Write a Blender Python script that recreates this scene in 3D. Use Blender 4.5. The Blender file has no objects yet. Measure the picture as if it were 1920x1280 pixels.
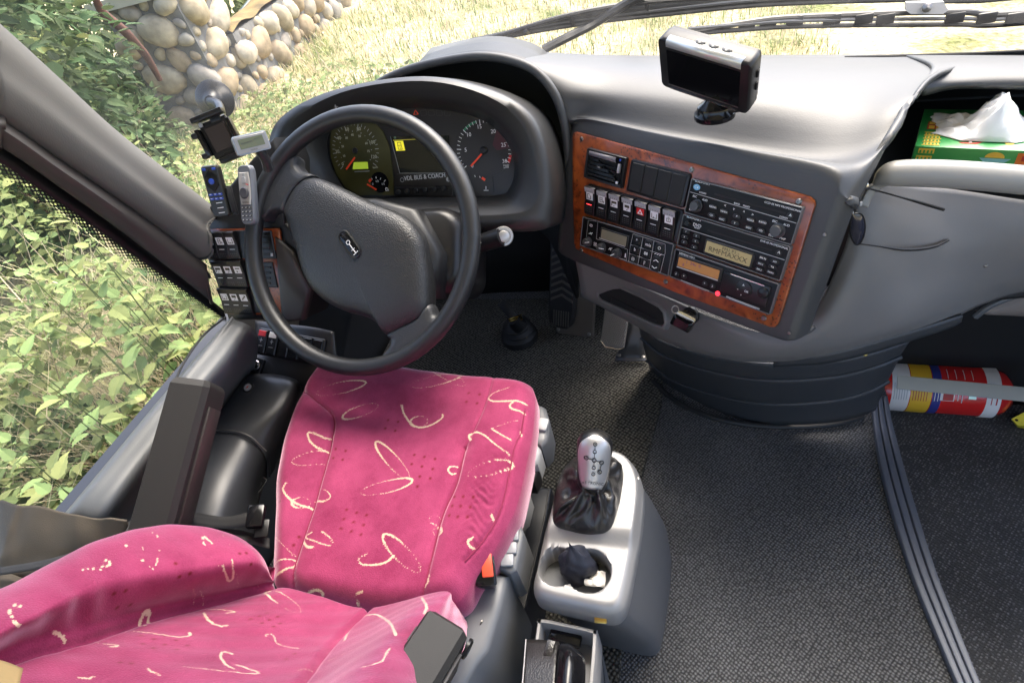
import bpy, bmesh, math, random
import numpy as np
from mathutils import Matrix, Vector

sc = bpy.context.scene
C = sc.collection
rng = random.Random(7)
nr = np.random.RandomState(5)

# ------------------------------------------------------------------ camera, sky, sun, exposure
cam_d = bpy.data.cameras.new('camera')
cam_d.sensor_width = 36.0
cam_d.lens = 20.0
cam_d.clip_start = 0.02
cam_d.clip_end = 2000
cam = bpy.data.objects.new('camera', cam_d)
C.objects.link(cam)
cam.matrix_world = Matrix(((0.95137, -0.01060, 0.30788, 0.0),
                           (0.22781, 0.69698, -0.67994, 0.0),
                           (-0.20737, 0.71701, 0.66550, 1.26),
                           (0, 0, 0, 1)))
sc.camera = cam

SUN_EL, SUN_AZ = math.radians(56), math.radians(20)      # azimuth from +Y (ahead) towards +X (right)
w = bpy.data.worlds.new('World')
sc.world = w
w.use_nodes = True
nt = w.node_tree
sky = nt.nodes.new('ShaderNodeTexSky')
sky.sky_type = 'NISHITA'
sky.sun_disc = False
sky.sun_elevation = SUN_EL
sky.sun_rotation = SUN_AZ
sky.air_density = 0.8
sky.dust_density = 4.2
sky.ozone_density = 0.8
bg = nt.nodes['Background']
bg.inputs[1].default_value = 0.15
nt.links.new(sky.outputs[0], bg.inputs[0])
sun_d = bpy.data.lights.new('sun', 'SUN')
sun_d.energy = 0.85
sun_d.angle = math.radians(42)
sun_d.color = (1.0, 0.94, 0.84)
sun = bpy.data.objects.new('sun', sun_d)
C.objects.link(sun)
sd = Vector((math.sin(SUN_AZ) * math.cos(SUN_EL), math.cos(SUN_AZ) * math.cos(SUN_EL), math.sin(SUN_EL)))
sun.rotation_euler = sd.to_track_quat('Z', 'Y').to_euler()
sc.view_settings.view_transform = 'Standard'
sc.view_settings.look = 'None'
sc.view_settings.gamma = 1.0
sc.view_settings.exposure = 2.4
sc.cycles.use_denoising = True
sc.cycles.max_bounces = 10
sc.cycles.transparent_max_bounces = 16

# ------------------------------------------------------------------ materials
def mat(name, col, rough=0.5, metal=0.0, coat=0.0, spec=0.5, grain=0, gscale=900, sheen=0.0, var=0.0, vscale=6.0, emit=None, estr=0.0, voro=False):
    m = bpy.data.materials.new(name)
    m.use_nodes = True
    n, l = m.node_tree.nodes, m.node_tree.links
    b = n['Principled BSDF']
    b.inputs['Base Color'].default_value = (*col, 1)
    b.inputs['Roughness'].default_value = rough
    b.inputs['Metallic'].default_value = metal
    b.inputs['Coat Weight'].default_value = coat
    b.inputs['Coat Roughness'].default_value = 0.08
    b.inputs['Specular IOR Level'].default_value = spec
    b.inputs['Sheen Weight'].default_value = sheen
    if emit:
        b.inputs['Emission Color'].default_value = (*emit, 1)
        b.inputs['Emission Strength'].default_value = estr
    tc = n.new('ShaderNodeTexCoord')
    if grain:
        t = n.new('ShaderNodeTexVoronoi' if voro else 'ShaderNodeTexNoise')
        t.inputs['Scale'].default_value = gscale
        bp = n.new('ShaderNodeBump')
        bp.inputs['Strength'].default_value = grain
        bp.inputs['Distance'].default_value = 0.0006
        l.new(tc.outputs['Object'], t.inputs['Vector'])
        l.new(t.outputs['Distance' if voro else 'Fac'], bp.inputs['Height'])
        l.new(bp.outputs[0], b.inputs['Normal'])
    if var:
        t2 = n.new('ShaderNodeTexNoise')
        t2.inputs['Scale'].default_value = vscale
        t2.inputs['Detail'].default_value = 6
        r = n.new('ShaderNodeValToRGB')
        r.color_ramp.elements[0].position = 0.3
        r.color_ramp.elements[1].position = 0.75
        r.color_ramp.elements[0].color = (*[c * (1 - var) for c in col], 1)
        r.color_ramp.elements[1].color = (*[min(1, c * (1 + var)) for c in col], 1)
        l.new(tc.outputs['Object'], t2.inputs['Vector'])
        l.new(t2.outputs['Fac'], r.inputs[0])
        l.new(r.outputs[0], b.inputs['Base Color'])
        rm = n.new('ShaderNodeMapRange')
        rm.inputs['To Min'].default_value = max(0.05, rough - 0.07)
        rm.inputs['To Max'].default_value = min(1, rough + 0.07)
        l.new(t2.outputs['Fac'], rm.inputs[0])
        l.new(rm.outputs[0], b.inputs['Roughness'])
    return m

DASH = mat('dash_soft_plastic', (.042, .043, .045), .46, grain=.13, gscale=420, var=.14, vscale=9, voro=True)
FASC = mat('fascia_plastic', (.15, .145, .143), .46, grain=.2, gscale=600, var=.10)
BLKP = mat('black_plastic', (.014, .014, .015), .45, spec=.35, grain=.2, gscale=900, var=.15, vscale=14)
BLKS = mat('black_satin', (.010, .010, .011), .32, spec=.35, grain=.08, gscale=900)
SKIRT = mat('skirt_plastic', (.040, .043, .047), .45, grain=.25, gscale=800, var=.12, vscale=8)
GLOSS = mat('black_gloss', (.006, .006, .007), .15, spec=.35)
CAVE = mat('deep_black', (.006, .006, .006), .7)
TRIM = mat('grey_trim', (.095, .102, .11), .42, grain=.2, gscale=700, var=.05)
TRIMD = mat('dark_trim', (.035, .037, .042), .38, grain=.2, gscale=800, var=.12, vscale=10)
PILL = mat('pillar_cloth', (.105, .102, .097), .8, grain=.3, gscale=500, var=.05)
BROWNP = mat('brown_black_frame', (.035, .030, .028), .45, grain=.1, var=.1)
RIM = mat('wheel_rim_plastic', (.015, .016, .018), .40, grain=.25, gscale=1300, var=.1, vscale=12)
HUB = mat('wheel_hub_leatherette', (.022, .023, .025), .36, grain=1.0, gscale=420, voro=True)
HUBS = mat('wheel_spoke_leatherette', (.028, .030, .034), .42, grain=.5, gscale=520, voro=True)
LEATHER = mat('black_leather', (.014, .013, .013), .30, grain=.5, gscale=380, voro=True)
SILV = mat('silver_paint', (.25, .246, .243), .40, metal=.3, var=.03, vscale=20)
SILVG = mat('grey_side_plastic', (.085, .088, .094), .5, grain=.15, var=.05)
CHROME = mat('satin_chrome', (.62, .61, .60), .25, metal=1.0)
STEEL = mat('dull_steel', (.30, .29, .27), .4, metal=1.0, var=.2, vscale=40)
SCREW = mat('screw_steel', (.20, .19, .18), .35, metal=1.0)
WHITE = mat('white_print', (.80, .80, .80), .5)
GREYPR = mat('grey_print', (.38, .38, .38), .5)
RED = mat('red_print', (.60, .02, .02), .45)
ORANGE = mat('needle_orange', (.85, .07, .02), .45)
REDLED = mat('red_led', (.6, .02, .03), .3, emit=(1, .03, .05), estr=.5)
ICONL = mat('switch_icon_white', (.72, .72, .74), .45)
GREYSW = mat('lit_top_and_slider_grey', (.34, .34, .36), .35)  # vent slider grey, also painted as light on the rocker tops
GREYBTN = mat('grey_button', (.26, .27, .285), .4)
SEATPL = mat('seat_grey_plastic', (.115, .12, .128), .45, grain=.15, var=.06)
ARMR = mat('armrest_plastic', (.022, .021, .020), .6, spec=.3, grain=.35, gscale=900, var=.06)
BELT = mat('belt_webbing', (.018, .018, .019), .65, grain=.5, gscale=700)
OLIVE = mat('olive_cloth', (.085, .070, .052), .9, grain=.5, gscale=600, var=.18, vscale=14)
TISSUE = mat('tissue_paper', (.86, .85, .84), .85)
BOXG = mat('box_green', (.03, .30, .07), .35, var=.05)
LCDG = mat('lcd_green', (.20, .19, .10), .3, var=.1, vscale=30)
LCDA = mat('lcd_amber', (.36, .17, .045), .3)
LCDY = mat('lcd_olive', (.30, .25, .12), .3)
LCDK = mat('lcd_ink', (.045, .04, .02), .5)
PURPLE = mat('lcd_purple_ink', (.13, .03, .12), .5)
YELL = mat('icon_yellow', (.80, .70, .05), .5)
YELG = mat('gauge_olive', (.055, .05, .012), .35, var=.35, vscale=12)
GAUGE = mat('gauge_black', (.016, .014, .014), .3)
GAUGEM = mat('gauge_maroon', (.055, .010, .018), .35)
EXTR = mat('extinguisher_red', (.62, .02, .018), .2, coat=.6)
LABW = mat('label_white', (.75, .72, .68), .5, var=.03)
LABY = mat('label_yellow', (.78, .46, .03), .5)
LABB = mat('label_blue', (.03, .04, .22), .5)
ALU = mat('brushed_bar', (.34, .33, .28), .6, metal=.0, grain=.2, gscale=200, var=.06)
RAILG = mat('grab_bar_grey', (.27, .265, .25), .42, var=.03)
BLUE = mat('remote_blue', (.015, .06, .40), .35)
BRASS = mat('brass', (.55, .38, .10), .35, metal=1.0)
RUBBER = mat('black_rubber', (.014, .014, .014), .6, grain=.3)
NOSING = mat('nosing_rubber', (.115, .125, .15), .45, grain=.2, var=.06)
LIGHTG = mat('light_grey_plastic', (.36, .365, .37), .4)

def burl():
    m = bpy.data.materials.new('burl_wood'); m.use_nodes = True
    n, l = m.node_tree.nodes, m.node_tree.links
    b = n['Principled BSDF']
    tc = n.new('ShaderNodeTexCoord')
    t = n.new('ShaderNodeTexNoise'); t.inputs['Scale'].default_value = 26; t.inputs['Detail'].default_value = 9; t.inputs['Distortion'].default_value = 1.6
    r = n.new('ShaderNodeValToRGB'); e = r.color_ramp.elements
    e[0].position = .28; e[0].color = (.05, .011, .004, 1)
    e[1].position = .72; e[1].color = (.33, .078, .014, 1)
    k = e.new(.45); k.color = (.20, .040, .008, 1)
    v = n.new('ShaderNodeTexVoronoi'); v.inputs['Scale'].default_value = 190
    t3 = n.new('ShaderNodeTexNoise'); t3.inputs['Scale'].default_value = 14; t3.inputs['Detail'].default_value = 2
    lt = n.new('ShaderNodeMath'); lt.operation = 'LESS_THAN'; lt.inputs[1].default_value = .30
    gt = n.new('ShaderNodeMath'); gt.operation = 'GREATER_THAN'; gt.inputs[1].default_value = .55
    mu = n.new('ShaderNodeMath'); mu.operation = 'MULTIPLY'
    mu2 = n.new('ShaderNodeMath'); mu2.operation = 'MULTIPLY'; mu2.inputs[1].default_value = .75
    mx = n.new('ShaderNodeMixRGB'); mx.inputs[2].default_value = (.018, .006, .004, 1)
    for q in (t, v, t3): l.new(tc.outputs['Object'], q.inputs['Vector'])
    l.new(t.outputs['Fac'], r.inputs[0]); l.new(v.outputs['Distance'], lt.inputs[0]); l.new(t3.outputs['Fac'], gt.inputs[0])
    l.new(lt.outputs[0], mu.inputs[0]); l.new(gt.outputs[0], mu.inputs[1]); l.new(mu.outputs[0], mu2.inputs[0])
    l.new(mu2.outputs[0], mx.inputs[0]); l.new(r.outputs[0], mx.inputs[1]); l.new(mx.outputs[0], b.inputs['Base Color'])
    b.inputs['Roughness'].default_value = .3; b.inputs['Coat Weight'].default_value = .5; b.inputs['Coat Roughness'].default_value = .1
    return m
WOOD = burl()

def carpet(name, c0, c1, pitch, rot):
    m = bpy.data.materials.new(name); m.use_nodes = True
    n, l = m.node_tree.nodes, m.node_tree.links
    b = n['Principled BSDF']
    tc = n.new('ShaderNodeTexCoord')
    mp = n.new('ShaderNodeMapping'); mp.inputs['Rotation'].default_value = (0, 0, rot); mp.inputs['Scale'].default_value = (1 / pitch,) * 3
    br = n.new('ShaderNodeTexVoronoi'); br.inputs['Scale'].default_value = 1; br.inputs['Randomness'].default_value = .28
    br.feature = 'F1'
    t = n.new('ShaderNodeTexNoise'); t.inputs['Scale'].default_value = 2.0 / pitch; t.inputs['Detail'].default_value = 3
    t2 = n.new('ShaderNodeTexNoise'); t2.inputs['Scale'].default_value = 3.2; t2.inputs['Detail'].default_value = 4
    r = n.new('ShaderNodeValToRGB'); e = r.color_ramp.elements
    e[0].position = .12; e[0].color = (*c1, 1); e[1].position = .55; e[1].color = (*c0, 1)
    l.new(tc.outputs['Object'], mp.inputs[0]); l.new(mp.outputs[0], br.inputs['Vector']); l.new(tc.outputs['Object'], t.inputs['Vector']); l.new(tc.outputs['Object'], t2.inputs['Vector'])
    ad = n.new('ShaderNodeMath'); ad.operation = 'MULTIPLY_ADD'; ad.inputs[1].default_value = .55; 
    sb = n.new('ShaderNodeMath'); sb.operation = 'SUBTRACT'; sb.inputs[1].default_value = .27
    l.new(t.outputs['Fac'], ad.inputs[0]); l.new(br.outputs['Distance'], ad.inputs[2]); l.new(ad.outputs[0], sb.inputs[0]); l.new(sb.outputs[0], r.inputs[0])
    vm = n.new('ShaderNodeMapRange'); vm.inputs['From Min'].default_value = .3; vm.inputs['From Max'].default_value = .7; vm.inputs['To Min'].default_value = .72; vm.inputs['To Max'].default_value = 1.25
    l.new(t2.outputs['Fac'], vm.inputs[0])
    mx = n.new('ShaderNodeMixRGB'); mx.blend_type = 'MULTIPLY'; mx.inputs[0].default_value = 1
    l.new(r.outputs[0], mx.inputs[1]); l.new(vm.outputs[0], mx.inputs[2])
    gr = n.new('ShaderNodeTexVoronoi'); gr.inputs['Scale'].default_value = 55; gr.inputs['Randomness'].default_value = 1
    gl = n.new('ShaderNodeMath'); gl.operation = 'LESS_THAN'; gl.inputs[1].default_value = .07
    dn = n.new('ShaderNodeTexNoise'); dn.inputs['Scale'].default_value = 5; dg = n.new('ShaderNodeMath'); dg.operation = 'GREATER_THAN'; dg.inputs[1].default_value = .58
    dmm = n.new('ShaderNodeMath'); dmm.operation = 'MULTIPLY'; grit = n.new('ShaderNodeMixRGB'); grit.inputs[2].default_value = (.26, .24, .20, 1)
    l.new(tc.outputs['Object'], gr.inputs['Vector']); l.new(tc.outputs['Object'], dn.inputs['Vector']); l.new(gr.outputs['Distance'], gl.inputs[0]); l.new(dn.outputs['Fac'], dg.inputs[0])
    l.new(gl.outputs[0], dmm.inputs[0]); l.new(dg.outputs[0], dmm.inputs[1]); l.new(dmm.outputs[0], grit.inputs[0]); l.new(mx.outputs[0], grit.inputs[1])
    l.new(grit.outputs[0], b.inputs['Base Color'])
    bp = n.new('ShaderNodeBump'); bp.inputs['Strength'].default_value = 1; bp.inputs['Distance'].default_value = .004; bp.invert = True
    l.new(sb.outputs[0], bp.inputs['Height']); l.new(bp.outputs[0], b.inputs['Normal'])
    b.inputs['Roughness'].default_value = .95; b.inputs['Specular IOR Level'].default_value = .2
    return m
CARP = carpet('aisle_carpet', (.040, .040, .041), (.180, .180, .182), .0062, .6)
CARPD = carpet('driver_carpet', (.024, .023, .019), (.145, .137, .116), .0085, .5)

def fabric():
    m = bpy.data.materials.new('pink_velvet'); m.use_nodes = True
    n, l = m.node_tree.nodes, m.node_tree.links
    b = n['Principled BSDF']
    at = n.new('ShaderNodeAttribute'); at.attribute_name = 'print'
    sp = n.new('ShaderNodeSeparateColor')
    l.new(at.outputs['Color'], sp.inputs[0])
    tc = n.new('ShaderNodeTexCoord')
    t = n.new('ShaderNodeTexNoise'); t.inputs['Scale'].default_value = 620; t.inputs['Detail'].default_value = 3
    t2 = n.new('ShaderNodeTexNoise'); t2.inputs['Scale'].default_value = 9; t2.inputs['Detail'].default_value = 5
    for q in (t, t2): l.new(tc.outputs['Object'], q.inputs['Vector'])
    r = n.new('ShaderNodeValToRGB'); e = r.color_ramp.elements
    e[0].position = .3; e[0].color = (.180, .016, .058, 1); e[1].position = .7; e[1].color = (.310, .044, .114, 1)
    t2.inputs['Roughness'].default_value = .65
    pv_ = n.new('ShaderNodeMath'); pv_.operation = 'MULTIPLY_ADD'; pv_.inputs[1].default_value = .45
    l.new(t.outputs['Fac'], pv_.inputs[0]); l.new(t2.outputs['Fac'], pv_.inputs[2])
    ps_ = n.new('ShaderNodeMath'); ps_.operation = 'SUBTRACT'; ps_.inputs[1].default_value = .22
    l.new(pv_.outputs[0], ps_.inputs[0]); l.new(ps_.outputs[0], r.inputs[0])
    sk = n.new('ShaderNodeMath'); sk.operation = 'MULTIPLY_ADD'; sk.inputs[1].default_value = 1.5; 
    mr = n.new('ShaderNodeMath'); mr.operation = 'SUBTRACT'; mr.inputs[0].default_value = .42
    l.new(t.outputs['Fac'], mr.inputs[1])
    tt = n.new('ShaderNodeMath'); tt.operation = 'MULTIPLY'; tt.inputs[1].default_value = 2.6
    l.new(mr.outputs[0], tt.inputs[0])
    l.new(sp.outputs[0], sk.inputs[0]); l.new(tt.outputs[0], sk.inputs[2])
    st = n.new('ShaderNodeMath'); st.operation = 'GREATER_THAN'; st.inputs[1].default_value = .5
    l.new(sk.outputs[0], st.inputs[0])
    m1 = n.new('ShaderNodeMixRGB'); m1.inputs[2].default_value = (.13, .006, .012, 1)
    l.new(sp.outputs[1], m1.inputs[0]); l.new(r.outputs[0], m1.inputs[1])
    m2 = n.new('ShaderNodeMixRGB'); m2.inputs[2].default_value = (.54, .41, .29, 1)
    l.new(st.outputs[0], m2.inputs[0]); l.new(m1.outputs[0], m2.inputs[1])
    l.new(m2.outputs[0], b.inputs['Base Color'])
    b.inputs['Roughness'].default_value = .8
    b.inputs['Sheen Weight'].default_value = 1.0; b.inputs['Sheen Roughness'].default_value = .35
    b.inputs['Sheen Tint'].default_value = (1, .66, .80, 1)
    b.inputs['Specular IOR Level'].default_value = .15
    bp = n.new('ShaderNodeBump'); bp.inputs['Strength'].default_value = .5; bp.inputs['Distance'].default_value = .001
    l.new(t.outputs['Fac'], bp.inputs['Height']); l.new(bp.outputs[0], b.inputs['Normal'])
    return m
PINK = fabric()

def glass(name, tint=(1, 1, 1), dust=1.0):
    m = bpy.data.materials.new(name); m.use_nodes = True
    n, l = m.node_tree.nodes, m.node_tree.links
    n.remove(n['Principled BSDF'])
    out = n['Material Output']
    tr = n.new('ShaderNodeBsdfTransparent'); tr.inputs[0].default_value = (*tint, 1)
    gl = n.new('ShaderNodeBsdfGlossy'); gl.inputs['Roughness'].default_value = .02
    fr = n.new('ShaderNodeFresnel'); fr.inputs[0].default_value = 1.3
    mx = n.new('ShaderNodeMixShader')
    df = n.new('ShaderNodeBsdfTranslucent'); df.inputs[0].default_value = (.8, .8, .78, 1)
    du = n.new('ShaderNodeMixShader'); tcg = n.new('ShaderNodeTexCoord'); tn = n.new('ShaderNodeTexNoise'); tn.inputs['Scale'].default_value = 3.5; tn.inputs['Detail'].default_value = 9; tn.inputs['Roughness'].default_value = .7
    dm_ = n.new('ShaderNodeMapRange'); dm_.inputs['From Min'].default_value = .42; dm_.inputs['From Max'].default_value = .8; dm_.inputs['To Min'].default_value = .012 * dust; dm_.inputs['To Max'].default_value = .09 * dust
    l.new(tcg.outputs['Object'], tn.inputs['Vector']); l.new(tn.outputs['Fac'], dm_.inputs[0]); l.new(dm_.outputs[0], du.inputs[0])
    l.new(tr.outputs[0], du.inputs[1]); l.new(df.outputs[0], du.inputs[2])
    l.new(fr.outputs[0], mx.inputs[0]); l.new(du.outputs[0], mx.inputs[1]); l.new(gl.outputs[0], mx.inputs[2])
    l.new(mx.outputs[0], out.inputs[0])
    return m
GLASS = glass('window_glass', (.96, .98, .97), .8)
SGLASS = glass('side_window_glass', (.97, .98, .97), .3)
SILL = mat('sill_plastic', (.105, .113, .122), .45, grain=.2, gscale=600, var=.10)

def frit():
    """black ceramic band of a window edge: solid, then round holes that grow until only dots are left"""
    m = bpy.data.materials.new('frit_dots'); m.use_nodes = True
    n, l = m.node_tree.nodes, m.node_tree.links
    b = n['Principled BSDF']; out = n['Material Output']
    b.inputs['Base Color'].default_value = (.008, .008, .008, 1); b.inputs['Roughness'].default_value = .3
    uv = n.new('ShaderNodeUVMap')
    v = n.new('ShaderNodeTexVoronoi'); v.inputs['Randomness'].default_value = 0; v.inputs['Scale'].default_value = 1
    mp = n.new('ShaderNodeMapping'); mp.inputs['Rotation'].default_value = (0, 0, .785); mp.inputs['Scale'].default_value = (150, 150, 1)
    sp = n.new('ShaderNodeSeparateXYZ')
    l.new(uv.outputs[0], mp.inputs[0]); l.new(mp.outputs[0], v.inputs['Vector']); l.new(uv.outputs[0], sp.inputs[0])
    r = n.new('ShaderNodeMapRange'); r.inputs['From Min'].default_value = .0; r.inputs['From Max'].default_value = .042; r.inputs['To Min'].default_value = .22; r.inputs['To Max'].default_value = .74
    l.new(sp.outputs[1], r.inputs[0])
    c = n.new('ShaderNodeMath'); c.operation = 'LESS_THAN'
    l.new(v.outputs['Distance'], c.inputs[0]); l.new(r.outputs[0], c.inputs[1])
    tr = n.new('ShaderNodeBsdfTransparent')
    mx = n.new('ShaderNodeMixShader')
    l.new(c.outputs[0], mx.inputs[0]); l.new(b.outputs[0], mx.inputs[1]); l.new(tr.outputs[0], mx.inputs[2]); l.new(mx.outputs[0], out.inputs[0])
    return m
FRIT = frit()

# ------------------------------------------------------------------ mesh helpers
WM = {}
def thing(name, label, cat, loc=(0, 0, 0), group=None, frame=None):
    """an Empty at the thing's base that parents its parts; frame = (origin, x, y, z axes) when it stands tilted"""
    o = bpy.data.objects.new(name, None)
    C.objects.link(o)
    if frame:
        O, ex, ey, en = frame
        m = Matrix(((ex[0], ey[0], en[0], O[0]), (ex[1], ey[1], en[1], O[1]), (ex[2], ey[2], en[2], O[2]), (0, 0, 0, 1)))
    else:
        m = Matrix.Translation(loc)
    o.matrix_world = m
    WM[o.name] = m
    o['label'] = label
    o['category'] = cat
    if group: o['group'] = group
    o.empty_display_size = .02
    return o

def tag(o, label, cat, group=None):
    o['label'] = label; o['category'] = cat
    if group: o['group'] = group
    return o

def part(name, vf, m, parent=None, world=False, smooth=True, sharp=38, kind=None, solid=None):
    v, f = vf[0], vf[1]
    if world and parent is not None:
        inv = WM[parent.name].inverted()
        v = [tuple(inv @ Vector(p)) for p in v]
    me = bpy.data.meshes.new(name)
    me.from_pydata([tuple(p) for p in v], [], f)
    if len(vf) > 2:
        for i, q in enumerate(vf[2]): me.polygons[i].material_index = q
    for q in (m if isinstance(m, (list, tuple)) else [m]): me.materials.append(q)
    if smooth:
        me.polygons.foreach_set('use_smooth', [True] * len(me.polygons))
        me.set_sharp_from_angle(angle=math.radians(sharp))
    me.update()
    if solid and not isinstance(solid, str):          # outer skin looks into the cabin, thickness goes behind it
        mw = WM[parent.name] if parent is not None else Matrix.Identity(4)
        if sum((mw.to_3x3() @ p.normal).dot(Vector((-.2, .1, 1.2)) - mw @ p.center) for p in me.polygons) < 0:
            me.flip_normals()
    o = bpy.data.objects.new(name, me)
    C.objects.link(o)
    if parent is not None:
        o.parent = parent
        WM[o.name] = WM[parent.name]
    else:
        WM[o.name] = Matrix.Identity(4)
    if kind: o['kind'] = kind
    if solid:
        s = o.modifiers.new('thickness', 'SOLIDIFY'); s.thickness = abs(solid); s.offset = -1 if solid > 0 else 1
    return o

def join(*gs):
    v, f = [], []
    for g in gs:
        k = len(v)
        v += [tuple(p) for p in g[0]]
        f += [tuple(i + k for i in q) for q in g[1]]
    return v, f

def move(g, d=(0, 0, 0), s=1.0, rz=0.0):
    c, sn = math.cos(rz), math.sin(rz)
    return [(d[0] + s * (p[0] * c - p[1] * sn), d[1] + s * (p[0] * sn + p[1] * c), d[2] + s * p[2]) for p in g[0]], g[1]

def xform(g, m):
    return [tuple(m @ Vector(p)) for p in g[0]], g[1]

def axes(O, ex, ey, en):
    return Matrix(((ex[0], ey[0], en[0], O[0]), (ex[1], ey[1], en[1], O[1]), (ex[2], ey[2], en[2], O[2]), (0, 0, 0, 1)))

def aim(O, d, roll=0.0):
    """matrix with local Z along d"""
    q = Vector(d).normalized().to_track_quat('Z', 'Y')
    return Matrix.Translation(O) @ q.to_matrix().to_4x4() @ Matrix.Rotation(roll, 4, 'Z')

def rrect(w, h, r=0.002, cx=0.0, cy=0.0, n=3, rot=0.0):
    r = min(r, w / 2.01, h / 2.01)
    o = []
    for a, sx, sy in ((0, 1, 1), (90, -1, 1), (180, -1, -1), (270, 1, -1)):
        for i in range(n + 1):
            t = math.radians(a + 90 * i / n)
            o.append((sx * (w / 2 - r) + r * math.cos(t), sy * (h / 2 - r) + r * math.sin(t)))
    c, s = math.cos(rot), math.sin(rot)
    return [(cx + x * c - y * s, cy + x * s + y * c) for x, y in o]

def ccw(o):
    a = sum(o[i - 1][0] * o[i][1] - o[i][0] * o[i - 1][1] for i in range(len(o)))
    return list(o) if a > 0 else list(o)[::-1]

def inset(o, d):
    k = len(o); r = []
    for i in range(k):
        a, b, c = o[i - 1], o[i], o[(i + 1) % k]
        e1 = Vector((b[0] - a[0], b[1] - a[1])); e2 = Vector((c[0] - b[0], c[1] - b[1]))
        if e1.length < 1e-9: e1 = e2
        if e2.length < 1e-9: e2 = e1
        e1.normalize(); e2.normalize()
        n = Vector((-e1.y - e2.y, e1.x + e2.x))
        if n.length < 1e-6: n = Vector((-e1.y, e1.x))
        n.normalize()
        k2 = max(.35, n.dot(Vector((-e1.y, e1.x))))
        r.append((b[0] + n.x * d / k2, b[1] + n.y * d / k2))
    return r

def slab(o, z0, z1, bev=0.0, dish=0.0, seg=1):
    """prism of the outline between z0 and z1 with rounded upper edge"""
    o = ccw(o); k = len(o)
    rings = [[(x, y, z0) for x, y in o]]
    if bev > 0:
        for i in range(seg + 1):
            t = math.pi / 2 * i / seg
            q = inset(o, bev * (1 - math.cos(t)))
            rings.append([(x, y, z1 - bev + bev * math.sin(t)) for x, y in q])
    else:
        rings.append([(x, y, z1) for x, y in o])
    v = [p for r in rings for p in r]; f = []
    for j in range(len(rings) - 1):
        for i in range(k):
            a, b = j * k + i, j * k + (i + 1) % k
            f.append((a, b, b + k, a + k))
    f.append(tuple(range(k - 1, -1, -1)))
    f.append(tuple((len(rings) - 1) * k + i for i in range(k)))
    return v, f

def loft(rings, cap0=True, cap1=True, closed=True):
    k = len(rings[0]); v = [tuple(p) for r in rings for p in r]; f = []
    for j in range(len(rings) - 1):
        for i in range(k if closed else k - 1):
            a, b = j * k + i, j * k + (i + 1) % k
            f.append((a, b, b + k, a + k))
    if cap0: f.append(tuple(range(k - 1, -1, -1)))
    if cap1: f.append(tuple((len(rings) - 1) * k + i for i in range(k)))
    return v, f

def box(w, h, d, c=(0, 0, 0), bev=0.0, seg=2):
    bm = bmesh.new()
    bmesh.ops.create_cube(bm, size=1)
    for q in bm.verts: q.co = Vector((q.co.x * w, q.co.y * h, q.co.z * d))
    if bev: bmesh.ops.bevel(bm, geom=list(bm.edges), offset=bev, segments=seg, profile=.5, affect='EDGES')
    for q in bm.verts: q.co += Vector(c)
    bm.verts.index_update()
    g = [tuple(q.co) for q in bm.verts], [tuple(q.index for q in p.verts) for p in bm.faces]
    bm.free()
    return g

def lathe(prof, n=24, cap0=True, cap1=True):
    return loft([[(r * math.cos(2 * math.pi * i / n), r * math.sin(2 * math.pi * i / n), z) for i in range(n)] for r, z in prof], cap0, cap1)

def circ(r, n=24, cx=0.0, cy=0.0):
    return [(cx + r * math.cos(2 * math.pi * i / n), cy + r * math.sin(2 * math.pi * i / n)) for i in range(n)]

def cr(A, n, closed=False):
    A = np.asarray(A, float)
    B = np.concatenate([A[-1:], A, A[:2]]) if closed else np.concatenate([2 * A[:1] - A[1:2], A, 2 * A[-1:] - A[-2:-1]])
    o = []
    for i in range(len(B) - 3):
        p0, p1, p2, p3 = B[i], B[i + 1], B[i + 2], B[i + 3]
        for k in range(n):
            u = k / n
            o.append(.5 * (2 * p1 + (p2 - p0) * u + (2 * p0 - 5 * p1 + 4 * p2 - p3) * u * u + (3 * p1 - p0 - 3 * p2 + p3) * u ** 3))
    if not closed: o.append(A[-1])
    return np.array(o)

def tube(pts, r, n=10, sm=0, closed=False):
    """round bar along a polyline; r a number or one per point"""
    P0 = np.asarray(pts, float)
    R = np.full(len(P0), r, float) if np.isscalar(r) else np.asarray(r, float)
    if sm:
        Q = cr(np.column_stack([P0, R]), sm, closed); P0, R = Q[:, :3], Q[:, 3]
    k = len(P0); rings = []; up = None
    for i in range(k):
        a, b = (P0[i - 1], P0[(i + 1) % k]) if closed else (P0[max(0, i - 1)], P0[min(k - 1, i + 1)])
        t = Vector(b - a).normalized()
        if up is None:
            up = t.orthogonal().normalized()
        else:
            up = (up - t * up.dot(t)).normalized()
        s = t.cross(up)
        rings.append([tuple(Vector(P0[i]) + (up * math.cos(2 * math.pi * j / n) + s * math.sin(2 * math.pi * j / n)) * R[i]) for j in range(n)])
    if closed:
        g = loft(rings + [rings[0]], False, False)
        return g
    return loft(rings)

def sweep(path, prof, up=(0, 0, 1)):
    """open profile [(side, up)] swept along a path"""
    P0 = [Vector(p) for p in path]; rings = []
    for i, p in enumerate(P0):
        t = (P0[min(len(P0) - 1, i + 1)] - P0[max(0, i - 1)]).normalized()
        s = t.cross(Vector(up)).normalized(); u = s.cross(t)
        rings.append([tuple(p + s * a + u * b) for a, b in prof])
    return loft(rings, True, True, True)

def patch(rows, n=6, m=6):
    A = cr(np.array(rows, float), n)
    A = np.swapaxes(cr(np.swapaxes(A, 0, 1), m), 0, 1)
    R, K = A.shape[:2]
    f = [(i * K + j, i * K + j + 1, (i + 1) * K + j + 1, (i + 1) * K + j) for i in range(R - 1) for j in range(K - 1)]
    return [tuple(p) for p in A.reshape(-1, 3)], f

def flip(g): return g[0], [tuple(reversed(q)) for q in g[1]]

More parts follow.
